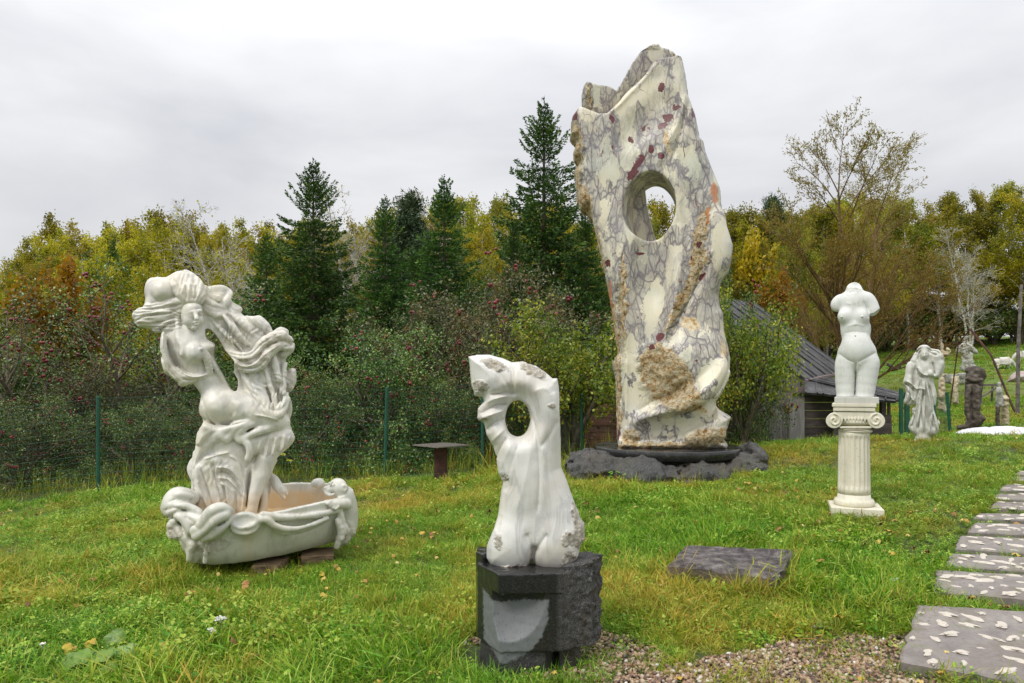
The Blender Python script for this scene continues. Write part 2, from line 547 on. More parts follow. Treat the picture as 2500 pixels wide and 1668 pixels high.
def rock_mesh(name, seed, sub=1, squash=(1, 0.8, 0.6), rough=0.22, mat=None):
    bm = bmesh.new()
    bmesh.ops.create_icosphere(bm, subdivisions=sub, radius=0.5)
    r = np.random.default_rng(seed)
    for v in bm.verts:
        k = 1 + r.uniform(-rough, rough)
        v.co = Vector((v.co.x * squash[0] * k, v.co.y * squash[1] * k, v.co.z * squash[2] * k))
    me = bpy.data.meshes.new(name); bm.to_mesh(me); bm.free()
    if mat: me.materials.append(mat)
    return me

def mat_gravel():
    M = Mat('gravel_stone')
    t = M.attr('tint', True)
    c = M.ramp(t, [(0.0, (0.07, 0.06, 0.055)), (0.25, (0.20, 0.11, 0.07)), (0.5, (0.33, 0.205, 0.125)), (0.75, (0.42, 0.30, 0.18)), (0.93, (0.48, 0.40, 0.28)), (1.0, (0.7, 0.68, 0.62))])
    v = M.coord(1.0)
    c = M.mix(M.ramp(M.noise(v, 6, 3), [(0.4, 0.0), (0.7, 0.4)]), c, (0.15, 0.09, 0.06))
    M.set(Base_Color=c, Roughness=0.45)
    return M.m

def build_gravel():
    mg = mat_gravel()
    src = [rock_mesh('pebble', s, 1, q, 0.14, mg) for s, q in ((1, (1, .8, .6)), (2, (1, .7, .5)), (3, (.9, .8, .7)), (4, (1.1, .6, .5)))]
    for m in src:
        for p in m.polygons: p.use_smooth = (m is src[0] or m is src[2])
    r = RNG
    n = 42000
    x = r.uniform(-1.0, 3.3, n); y = r.uniform(2.7, 4.7, n)
    k = gravel_dist(x + 0.05 * fbm(x * 6, y * 6, 3.3, 2), y + 0.05 * fbm(x * 6, y * 6, 9.3, 2)) & ~in_poly(x, y, BLOCK_FP)
    inner = in_poly(x, y, GRAVEL[0])
    k &= inner | (r.random(n) < 0.6)
    k &= ~in_poly(x, y, SLABS[0])
    x, y = x[k], y[k]; n = len(x)
    s = r.uniform(0.018, 0.036, n) * np.where(r.random(n) < 0.04, 1.4, 1)
    z = gz(x, y) + r.uniform(-0.004, 0.016, n)
    o = scatter('gravel', np.stack([x, y, z], 1), r.uniform(0, 6.28, (n, 3)) * [0.12, 0.12, 1], np.stack([s, s, s], 1),
                r.integers(0, 4, n), src, {'tint': r.random(n)})
    tag(o, 'wet pinkish brown gravel in the grass beside the path', 'gravel', kind='stuff')
build_gravel()
# ------------------------------------------------------------------ trees and bushes
def mat_leaf(name, ramp, trans=0.3, rough=0.45, spec=0.4):
    M = Mat(name)
    oi = M.node('ObjectInfo')
    q = M.math('FRACT', M.math('ADD', M.attr('rnd'), M.math('MULTIPLY', oi.outputs['Random'], 0.0)))
    c = M.ramp(q, ramp)
    hs = M.node('HueSaturation', Color=c)
    M.put(hs.inputs['Value'], M.math('ADD', 0.75, M.math('MULTIPLY', oi.outputs['Random'], 0.6)))
    M.put(hs.inputs['Hue'], M.math('ADD', 0.488, M.math('MULTIPLY', oi.outputs['Random'], 0.03)))
    c = hs.outputs[0]
    M.set(Base_Color=c, Roughness=rough, Specular_IOR_Level=spec)
    tr = M.node('BsdfTranslucent'); M.put(tr.inputs[0], c)
    ms = M.node('MixShader'); ms.inputs[0].default_value = trans
    M.l.new(M.b.outputs[0], ms.inputs[1]); M.l.new(tr.outputs[0], ms.inputs[2])
    M.l.new(ms.outputs[0], M.out.inputs[0])
    return M.m
def mat_bark(name, a, b, c_=None, sc_=6):
    M = Mat(name); v = M.coord((sc_, sc_, sc_ * .4))
    M.set(Base_Color=M.ramp(M.noise(v, 3, 5, .7), [(0.35, a), (0.6, b)]), Roughness=0.85)
    M.bump(M.noise(v, 8, 4), .5, .02)
    return M.m
def mat_birch():
    M = Mat('birch_bark'); v = M.coord((5, 5, 16))
    M.set(Base_Color=M.ramp(M.noise(v, 1.2, 5, .7), [(0.38, (0.05, 0.045, 0.04)), (0.46, (0.5, 0.48, 0.44)), (0.6, (0.72, 0.70, 0.66))]), Roughness=0.7)
    return M.m

L_APPLE = mat_leaf('apple_leaf', [(0, (0.022, 0.055, 0.010)), (0.4, (0.065, 0.135, 0.018)), (0.7, (0.15, 0.24, 0.035)), (0.88, (0.36, 0.42, 0.15)), (0.95, (0.30, 0.25, 0.05)), (1, (0.20, 0.09, 0.03))], 0.25, 0.32, 0.6)
L_APPLE_Y = mat_leaf('yellowing_leaf', [(0, (0.05, 0.11, 0.008)), (0.35, (0.14, 0.20, 0.014)), (0.65, (0.29, 0.33, 0.025)), (0.9, (0.50, 0.43, 0.05)), (1, (0.30, 0.16, 0.03))], 0.3, 0.4, 0.5)
L_BIRCH = mat_leaf('birch_leaf_gold', [(0, (0.14, 0.145, 0.010)), (0.4, (0.32, 0.30, 0.014)), (0.75, (0.50, 0.42, 0.02)), (1, (0.58, 0.40, 0.02))], 0.5)
L_BIRCH_G = mat_leaf('birch_leaf_green', [(0, (0.10, 0.13, 0.010)), (0.45, (0.22, 0.24, 0.016)), (0.8, (0.38, 0.34, 0.02)), (1, (0.52, 0.38, 0.02))], 0.45)
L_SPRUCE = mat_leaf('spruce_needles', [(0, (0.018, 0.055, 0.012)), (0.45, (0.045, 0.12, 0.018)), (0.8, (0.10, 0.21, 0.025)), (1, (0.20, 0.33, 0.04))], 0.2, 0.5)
L_PINE = mat_leaf('pine_needles', [(0, (0.02, 0.045, 0.018)), (0.6, (0.05, 0.085, 0.028)), (1, (0.11, 0.14, 0.045))], 0.12, 0.5)
L_WILLOW = mat_leaf('willow_leaf', [(0, (0.22, 0.12, 0.02)), (0.5, (0.30, 0.19, 0.025)), (0.78, (0.26, 0.24, 0.04)), (1, (0.34, 0.35, 0.10))], 0.4)
L_MAPLE = mat_leaf('maple_leaf_yellow', [(0, (0.26, 0.24, 0.01)), (0.5, (0.48, 0.38, 0.012)), (1, (0.62, 0.42, 0.02))], 0.45)
L_ORANGE = mat_leaf('orange_leaf', [(0, (0.22, 0.14, 0.01)), (0.5, (0.42, 0.26, 0.012)), (1, (0.52, 0.24, 0.012))], 0.45)
L_APPLE_R = mat_leaf('russet_apple_leaf', [(0, (0.03, 0.045, 0.014)), (0.4, (0.085, 0.10, 0.024)), (0.7, (0.15, 0.15, 0.045)), (0.88, (0.22, 0.15, 0.06)), (1, (0.22, 0.07, 0.035))], 0.25, 0.35, 0.6)
B_APPLE = mat_bark('apple_bark', (0.05, 0.04, 0.03), (0.16, 0.13, 0.08))
B_SPRUCE = mat_bark('spruce_bark', (0.04, 0.028, 0.02), (0.12, 0.09, 0.06))
B_WILLOW = mat_bark('willow_bark', (0.09, 0.052, 0.022), (0.22, 0.135, 0.06))
B_BIRCH = mat_birch()

def leaf_mesh(name, P, Dr, L, wr, mat, rnd, r):
    """folded leaves at P pointing along Dr"""
    n = len(P)
    Dr = Dr / (np.linalg.norm(Dr, axis=1, keepdims=True) + 1e-9)
    q = r.normal(size=(n, 3)); s = np.cross(Dr, q); s /= np.linalg.norm(s, axis=1, keepdims=True) + 1e-9
    u = np.cross(s, Dr)
    L = L[:, None]; w = L * wr
    V = np.stack([P, P + Dr * L * .45 + s * w + u * w * .25, P + Dr * L, P + Dr * L * .45 - s * w + u * w * .25], 1).reshape(-1, 3)
    i = np.arange(n) * 4
    Fc = np.concatenate([np.stack([i, i + 1, i + 2], 1), np.stack([i, i + 2, i + 3], 1)])
    me = mesh_np(name, V, Fc, mat)
    attr_f(me, 'rnd', np.repeat(rnd, 4))
    return me

def branchy(r, base, d0, length, rad, spec, lvl=0, out=None, up=0.15):
    """recursive limbs; returns list of (points, radii, level)"""
    if out is None: out = []
    nchild, lr, ang, bend, seg = spec[lvl]
    p = np.array(base, float); d = np.array(d0, float); d /= np.linalg.norm(d)
    pts = [p.copy()]
    for i in range(seg):
        d = d + r.normal(size=3) * bend + np.array([0, 0, up if lvl < 2 else up * .3])
        d /= np.linalg.norm(d)
        p = p + d * length / seg
        pts.append(p.copy())
    pts = np.array(pts)
    rr = np.linspace(rad, rad * .35, seg + 1)
    out.append((pts, rr, lvl))
    if lvl + 1 < len(spec):
        for k in range(nchild):
            t = r.uniform(0.25 if lvl else 0.3, 1.0) if k else 1.0
            f = t * seg; i = min(int(f), seg - 1)
            b = pts[i] + (pts[i + 1] - pts[i]) * (f - i)
            dd = pts[i + 1] - pts[i]; dd /= np.linalg.norm(dd)
            q = np.cross(dd, r.normal(size=3)); q /= np.linalg.norm(q) + 1e-9
            a = math.radians(ang) * r.uniform(.6, 1.3)
            nd = dd * math.cos(a) + q * math.sin(a)
            branchy(r, b, nd, length * lr * r.uniform(.7, 1.25) * (1.1 - .4 * t), max(rad * (1 - .55 * t) * .62, .004), spec, lvl + 1, out, up)
    return out

def limbs_mesh(name, br, mat, maxlvl=9, sides=(8, 6, 4, 3, 3), minr=0.0):
    V, Q = [], []
    T3 = []
    n0 = 0
    for pts, rr, l in br:
        if l > maxlvl: continue
        n = sides[min(l, len(sides) - 1)]
        m = len(pts)
        d = np.gradient(pts, axis=0); d /= np.linalg.norm(d, axis=1, keepdims=True) + 1e-9
        a = np.cross(d, [0.31, 0.17, 0.93] if abs(d[0][2]) < .9 else [1, 0.1, 0]); a /= np.linalg.norm(a, axis=1, keepdims=True) + 1e-9
        b = np.cross(d, a)
        t = np.arange(n) / n * 2 * math.pi
        ring = pts[:, None, :] + (a[:, None, :] * np.cos(t)[None, :, None] + b[:, None, :] * np.sin(t)[None, :, None]) * np.maximum(rr, minr)[:, None, None]
        V.append(ring.reshape(-1, 3))
        i = np.arange(m - 1)[:, None] * n; j = np.arange(n)[None, :]; j2 = (j + 1) % n
        Q.append((n0 + np.stack([i + j, i + j2, i + n + j2, i + n + j], -1)).reshape(-1, 4))
        n0 += m * n
    return mesh_np(name, np.concatenate(V), np.concatenate(Q), mat, True)

def along(br, lvls, r, per_m, jit):
    P, Dn = [], []
    for pts, rr, l in br:
        if l not in lvls: continue
        Lg = np.linalg.norm(np.diff(pts, axis=0), axis=1).sum()
        n = max(int(per_m * Lg * r.uniform(.7, 1.3)), 1)
        t = r.uniform(0.1, 1.02, n) * (len(pts) - 1)
        i = np.clip(t.astype(int), 0, len(pts) - 2)
        p = pts[i] + (pts[i + 1] - pts[i]) * (t - i)[:, None]
        P.append(p + r.normal(size=(n, 3)) * jit); Dn.append(np.repeat((pts[-1] - pts[0])[None] / max(Lg, 1e-6), n, 0))
    return np.concatenate(P), np.concatenate(Dn)

PROTO = {}
PH = {}
def proto(kind, parts):
    PROTO[kind] = parts   # list of (name, mesh, kind-of-matter)
    hs = []
    for nm, me, kd in parts:
        a = np.empty(len(me.vertices) * 3, np.float32); me.vertices.foreach_get('co', a)
        hs.append(np.sort(a[2::3])[-12:].min())
    PH[kind] = float(max(hs))

def make_apple(key, seed, leaf, h=3.0, nlim=7, per=42, size=0.056, apples=150, spread=56):
    r = np.random.default_rng(seed)
    br = []
    for k in range(nlim):
        a = 2 * math.pi * (k + r.random()) / nlim
        t = math.radians(r.uniform(12, spread))
        branchy(r, (0, 0, 0.25 + .1 * r.random()), (math.cos(a) * math.sin(t), math.sin(a) * math.sin(t), math.cos(t)), h * r.uniform(.55, .8), .06, [(6, .62, 45, .12, 5), (6, .55, 50, .16, 4), (5, .55, 50, .2, 3), (0, .5, 50, .2, 2)], 0, br, up=.04)
    low = []
    for k in range(11 if spread > 50 else 6):
        a = 2 * math.pi * (k + r.random()) / 11 * (1 if spread > 50 else 11 / 6)
        branchy(r, (0, 0, .3), (math.cos(a), math.sin(a), .35), h * r.uniform(.42, .62), .04, [(7, .6, 50, .14, 5), (6, .55, 55, .18, 4), (5, .55, 50, .2, 3), (0, .5, 50, .2, 2)], 0, low, up=-.06)
    br += low
    P, Dn = along(br, (2, 3), r, per, .06)
    P[:, 2] = np.where(P[:, 2] < 0.03, r.uniform(0.02, .6, len(P)), P[:, 2])
    P = P[fbm(P[:, 0] * 3.2 + 9, P[:, 1] * 3.2, P[:, 2] * 3.2, 2) > -.42]
    n = len(P)
    out = P - np.array([0, 0, h * .45]); out /= np.linalg.norm(out, axis=1, keepdims=True)
    Dr = out * .5 + r.normal(size=(n, 3)) * .7 + np.array([0, 0, -.15])
    cl = fbm(P[:, 0] * 1.8, P[:, 1] * 1.8, P[:, 2] * 1.8, 2)
    rnd = np.clip(r.random(n) * .8 + cl * .34 + .06, 0, 1)
    lm = leaf_mesh('foliage', P, Dr, r.uniform(.6, 1.25, n) * size, .33, leaf, rnd, r)
    parts = [('trunk', limbs_mesh('trunk', br, B_APPLE, 2), None), ('foliage', lm, 'stuff')]
    if apples:
        cen = r.choice(n, apples // 4, replace=False)
        idx = np.repeat(cen, 4)[:apples]; apples = len(idx)
        bm = bmesh.new(); bmesh.ops.create_icosphere(bm, subdivisions=1, radius=1); bv = np.array([v.co[:] for v in bm.verts]); bf = np.array([[v.index for v in f.verts] for f in bm.faces]); bm.free()
        rs = r.uniform(.028, .042, apples)
        C = P[idx] + out[idx] * .06 + r.normal(size=(apples, 3)) * .065
        V = (bv[None] * rs[:, None, None] * np.array([1, 1, .9]) + C[:, None, :]).reshape(-1, 3)
        Fc = (bf[None] + (np.arange(apples) * len(bv))[:, None, None]).reshape(-1, 3)
        M = bpy.data.materials.get('red_apple')
        if not M:
            mm = Mat('red_apple'); mm.set(Base_Color=mm.ramp(mm.noise(mm.coord(1.0), 9, 2), [(.35, (0.13, 0.008, 0.022)), (.6, (0.24, 0.018, 0.03)), (.75, (0.34, 0.10, 0.07))]), Roughness=.3); M = mm.m
        parts.append(('apples', mesh_np('apples', V, Fc, M, True), 'stuff'))
    proto(key, parts)

def make_birch(key, seed, leaf, h=11.0, per=34, size=.115, bare=False, stems=1, droop=-.35):
    r = np.random.default_rng(seed)
    br = []
    for s_ in range(stems):
        a = r.uniform(0, 6.28); ln = 0.03 if stems == 1 else r.uniform(.12, .3)
        n = 12; pts = np.zeros((n + 1, 3)); hh = h * (1 if s_ == 0 else r.uniform(.6, .9))
        for i in range(1, n + 1):
            t = i / n
            pts[i] = [math.cos(a) * ln * t * hh + .05 * math.sin(i * 1.3) * (i > 2), math.sin(a) * ln * t * hh + .05 * math.cos(i * 1.7), t * hh]
        br.append((pts, np.linspace(.11, .015, n + 1), 0))
        for k in range(46 if not bare else 22):
            t = r.uniform(.16 if not bare else .28, .98) ** .9
            f = t * n; i = min(int(f), n - 1)
            b = pts[i] + (pts[i + 1] - pts[i]) * (f - i)
            az = r.uniform(0, 6.28); el = math.radians(r.uniform(30, 62))
            L = hh * .27 * (1.15 - t) ** .6 * r.uniform(.7, 1.2) * (1 if not bare else 1.1)
            branchy(r, b, (math.cos(az) * math.cos(el), math.sin(az) * math.cos(el), math.sin(el)), L, .028 * (1.1 - t) + .006, [(6, .5, 42, .10, 5), (5, .6, 45, .14, 4), (0, .5, 40, .2, 3)], 0 + 0, br, up=.02) if False else \
                _sub(r, br, b, az, el, L, .03 * (1.1 - t) + .006)
    parts = [('trunk', limbs_mesh('trunk', br, B_BIRCH, 1 if not bare else 3, (7, 4, 3, 3), 0.0 if not bare else .006), None)]
    if not bare:
        parts.append(('twigs', limbs_mesh('twigs', [b_ for b_ in br if b_[2] == 2], B_WILLOW, 2, (3, 3, 3)), 'stuff'))
    P, Dn = along(br, (2, 3), r, per, .09)
    n = len(P)
    if n:
        P[:, 2] -= r.random(n) * .35 * (0 if bare else 1)
        Dr = r.normal(size=(n, 3)) * .5 + np.array([0, 0, -.8])
        cl = fbm(P[:, 0] * 1.1, P[:, 1] * 1.1, P[:, 2] * 1.1, 2)
        rnd = np.clip(r.random(n) * .75 + cl * .35 + .12, 0, 1)
        if bare: k = r.random(n) < .05; P, Dr, rnd = P[k], Dr[k], rnd[k]; n = len(P)
        parts.append(('foliage', leaf_mesh('foliage', P, Dr, r.uniform(.6, 1.3, n) * size, .36, leaf, rnd, r), 'stuff'))
    proto(key, parts)
def _sub(r, br, b, az, el, L, rad):
    tmp = branchy(r, b, (math.cos(az) * math.cos(el), math.sin(az) * math.cos(el), math.sin(el)), L, rad, [(7, .5, 40, .12, 5), (5, .6, 40, .14, 4), (0, .5, 40, .2, 3)], 0, None, up=.0)
    br.extend([(p, q, l + 1) for p, q, l in tmp])

def make_spruce(key, seed, h=9.5, wid=2.0, size=.15, dens=1.0, leaf=None):
    r = np.random.default_rng(seed)
    br = [(np.array([[0, 0, 0], [0, 0, h * .5], [0, 0, h * .96]]), np.array([.16, .09, .012]), 0)]
    P, Dr, Ls = [], [], []
    z = .25
    while z < h * .985:
        t = z / h
        R = wid * (1 - t) ** .86 * (1 - .3 * max(0, t - .6)) * r.uniform(.78, 1.2) + .02
        nb = int(r.integers(6, 9)) if t < .9 else 4
        a0 = r.uniform(0, 6.28)
        for k in range(nb):
            a = a0 + 2 * math.pi * (k + r.uniform(-.3, .3)) / nb
            L = R * r.uniform(.65, 1.2)
            m = 7
            s = np.linspace(0, 1, m)
            dro = .42 * (1 - t) ** .7 * L + .0
            zz = z - dro * (s ** 1.0) * (1 - .0 * s) + .30 * L * s ** 3 + (t > .8) * L * s * .75
            pts = np.stack([math.cos(a) * L * s, math.sin(a) * L * s, zz], 1)
            br.append((pts, np.linspace(.02, .004, m) * (1.3 - t), 1))
            # hanging sprays either side
            n = int((40 + 125 * L) * dens)
            u = r.random(n) ** .75
            i = np.clip((u * (m - 1)).astype(int), 0, m - 2)
            p = pts[i] + (pts[i + 1] - pts[i]) * (u * (m - 1) - i)[:, None]
            side = np.array([-math.sin(a), math.cos(a), 0.0])
            fwd = np.array([math.cos(a), math.sin(a), 0.0])
            w = (r.random(n) * 2 - 1)
            lat = w * .26 * L * (1 - u * .75) + w * .03
            p = p + side[None] * lat[:, None]
            hang = r.random(n) ** 1.4 * .20 * (1 - t + .15) * (1 + .8 * (1 - np.abs(w)))
            p[:, 2] -= hang + np.abs(lat) * .25
            P.append(p)
            Dr.append(fwd[None] * .55 + side[None] * w[:, None] * .7 + np.array([0, 0, -1.0])[None] * r.uniform(.1, 1.1, n)[:, None] * (1 - t * .9) + np.array([0, 0, 1.0]) * t * .5 + r.normal(size=(n, 3)) * .18)
            Ls.append(size * r.uniform(.5, 1.2, n) * (1 - .68 * t))
        z += (.30 if t < .5 else .24 if t < .85 else .17) * h / 9.5
    n = 40
    P.append(np.stack([r.normal(size=n) * .02, r.normal(size=n) * .02, h * r.uniform(.88, 1.0, n)], 1)); Dr.append(r.normal(size=(n, 3)) * .5 + [0, 0, .8]); Ls.append(np.full(n, size * .5))
    P, Dr, Ls = np.concatenate(P), np.concatenate(Dr), np.concatenate(Ls)
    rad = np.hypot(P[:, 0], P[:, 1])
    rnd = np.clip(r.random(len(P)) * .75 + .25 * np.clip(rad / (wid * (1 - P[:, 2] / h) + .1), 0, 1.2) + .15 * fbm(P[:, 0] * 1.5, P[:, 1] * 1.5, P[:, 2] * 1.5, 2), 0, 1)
    lm = leaf_mesh('foliage', P, Dr, Ls, .235, leaf or L_SPRUCE, rnd, r)
    proto(key, [('trunk', limbs_mesh('trunk', br, B_SPRUCE, 1, (8, 3)), None), ('foliage', lm, 'stuff')])

def make_round(key, seed, leaf, h, w, n, size, bark=None, base=.25, wr=.36):
    """broad crown made of many separate leafy clumps on limbs"""
    r = np.random.default_rng(seed)
    br = []
    for k in range(7):
        a = 2 * math.pi * (k + r.random()) / 7; t = math.radians(r.uniform(8, 38))
        branchy(r, (0, 0, h * base * .6), (math.cos(a) * math.sin(t), math.sin(a) * math.sin(t), math.cos(t)), h * .55, .07, [(6, .6, 42, .1, 5), (5, .55, 45, .14, 4), (0, .5, 45, .2, 3)], 0, br, up=.06)
    br.append((np.array([[0, 0, 0], [0.02, 0, h * base * .5], [0, 0, h * base]]), np.array([.13, .1, .08]), 0))
    P, Dn = along(br, (1, 2), r, 40 if n < 30000 else 110, .13 if n < 30000 else .085)
    ext = np.abs(P).max(0)
    P = P * [w / 2 / ext[0], w / 2 / ext[1], h / P[:, 2].max()]
    s2 = np.array([w / 2 / ext[0], w / 2 / ext[1], h / max(b_[0][:, 2].max() for b_ in br)])
    br = [(b_[0] * s2, b_[1], b_[2]) for b_ in br]
    if len(P) > n: P = P[r.choice(len(P), n, replace=False)]
    m = len(P)
    Dr = r.normal(size=(m, 3)) * .7 + np.array([0, 0, -.3])
    cl = fbm(P[:, 0] * 1.2, P[:, 1] * 1.2, P[:, 2] * 1.2, 2)
    rnd = np.clip(r.random(m) * .75 + cl * .3 + .12, 0, 1)
    proto(key, [('trunk', limbs_mesh('trunk', br, bark or B_APPLE, 1, (7, 4, 3)), None), ('foliage', leaf_mesh('foliage', P, Dr, r.uniform(.6, 1.3, m) * size, wr, leaf, rnd, r), 'stuff')])

def make_pine(key, seed, h=10, wid=2.2, size=.2):
    r = np.random.default_rng(seed)
    br = [(np.array([[0, 0, 0], [0.05, 0, h * .5], [0, 0, h * .97]]), np.array([.15, .1, .02]), 0)]
    P, Dr = [], []
    z = h * .15
    while z < h:
        t = z / h
        for k in range(5):
            a = r.uniform(0, 6.28); L = wid * (1 - t) ** .55 * r.uniform(.5, 1.1)
            end = np.array([math.cos(a) * L, math.sin(a) * L, z + L * .35])
            br.append((np.array([[0, 0, z], end * [.5, .5, 1] - [0, 0, L * .1], end]), np.array([.03, .02, .01]), 1))
            for q in range(int(3 + 5 * L)):
                c = np.array([0, 0, z]) + (end - [0, 0, z]) * r.uniform(.35, 1.05) + r.normal(size=3) * .16
                n = 44
                P.append(c + r.normal(size=(n, 3)) * .13); Dr.append(r.normal(size=(n, 3)) + [0, 0, .9])
        z += .34
    P, Dr = np.concatenate(P), np.concatenate(Dr)
    rnd = np.clip(r.random(len(P)) * .8 + .2 * fbm(P[:, 0], P[:, 1], P[:, 2] * 1.5, 2) + .1, 0, 1)
    proto(key, [('trunk', limbs_mesh('trunk', br, B_SPRUCE, 1, (8, 3)), None), ('foliage', leaf_mesh('foliage', P, Dr, r.uniform(.6, 1.2, len(P)) * size, .12, L_PINE, rnd, r), 'stuff')])

def make_willow(key, seed, h=9.0):
    r = np.random.default_rng(seed)
    br = []
    for k in range(9):
        a = r.uniform(0, 6.28); t = math.radians([19, 15, 24, 32, 40, 50, 34, 58, 62, 45, 30][k])
        if k < 2: a = (math.pi, 0.0)[k] + .2
        branchy(r, (0, 0, .35 + .25 * r.random()), (math.cos(a) * math.sin(t), math.sin(a) * math.sin(t) * .8, math.cos(t)), h * (.88 if k < 2 else r.uniform(.42, .60)), .10 if k < 2 else .06,
                [(15, .42, 32, .05, 8), (7, .5, 30, .08, 5), (4, .55, 30, .1, 4), (0, .5, 30, .1, 3)], 0, br, up=.015 if k < 2 else .05)
    br.append((np.array([[0, 0, -.2], [0, 0, .3], [0, 0, .8]]), np.array([.26, .22, .16]), 0))
    P, Dn = along(br, (2, 3), r, 40, .06)
    top = np.clip((P[:, 2] / h - .35) * 1.9, .16, 1)
    k = r.random(len(P)) < top
    P, Dn = P[k], Dn[k]
    n = len(P)
    rnd = np.clip(r.random(n) * .55 + .45 * np.clip(P[:, 2] / h, 0, 1), 0, 1)
    lm = leaf_mesh('foliage', P, Dn * .8 + r.normal(size=(n, 3)) * .4, r.uniform(.6, 1.3, n) * .11, .16, L_WILLOW, rnd, r)
    proto(key, [('trunk', limbs_mesh('trunk', br, B_WILLOW, 3, (8, 5, 3, 3), .003), None), ('foliage', lm, 'stuff')])

_used = set()
def plant(kind, name, px, D, h_scale, label, cat, group=None, rz=None, wide=1.0, sink=0.05, x=None):
    """one tree: an Empty with its own trunk and foliage"""
    X = (px - CX) / F * D if x is None else x
    z = gzf(X, D) - sink
    t = empty(name, (X, D, z), random.uniform(0, 6.28) if rz is None else rz)
    t.scale = (h_scale * wide, h_scale * wide, h_scale)
    for nm, me, kd in PROTO[kind]:
        o = bpy.data.objects.new(nm, me); COL.objects.link(o); o.parent = t
        if kd: o['kind'] = kd
    tag(t, label, cat, group)
    return t
def top_scale(px, ptop, D, h):
    """scale so that a tree of height h reaches the sight line of row ptop"""
    X = (px - CX) / F * D
    return (EYE - (ptop - HZ) / F * D - gzf(X, D) + .05) / h

make_apple('apple_a', 21, L_APPLE, apples=300)
make_apple('apple_b', 22, L_APPLE, apples=180)
make_apple('apple_open', 23, L_APPLE, per=20, apples=240, h=3.6, spread=45)
make_apple('apple_red', 25, L_APPLE_R, apples=340)
make_apple('bush_yellow', 24, L_APPLE_Y, apples=0, size=.052)
make_birch('birch_gold', 31, L_BIRCH, 11)
make_birch('birch_gold_b', 32, L_BIRCH, 10.5)
make_birch('birch_green', 33, L_BIRCH_G, 11)
make_birch('birch_green_b', 36, L_BIRCH_G, 11)
make_birch('birch_bare', 34, L_BIRCH, 10.5, bare=True, stems=3)
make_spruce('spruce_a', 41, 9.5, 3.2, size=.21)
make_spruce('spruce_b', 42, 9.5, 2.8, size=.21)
make_pine('pine', 51)
make_willow('willow', 61)
make_round('maple', 71, L_MAPLE, 5, 3.2, 18000, .17)
make_round('orange_bush', 72, L_ORANGE, 5, 2.6, 15000, .13)

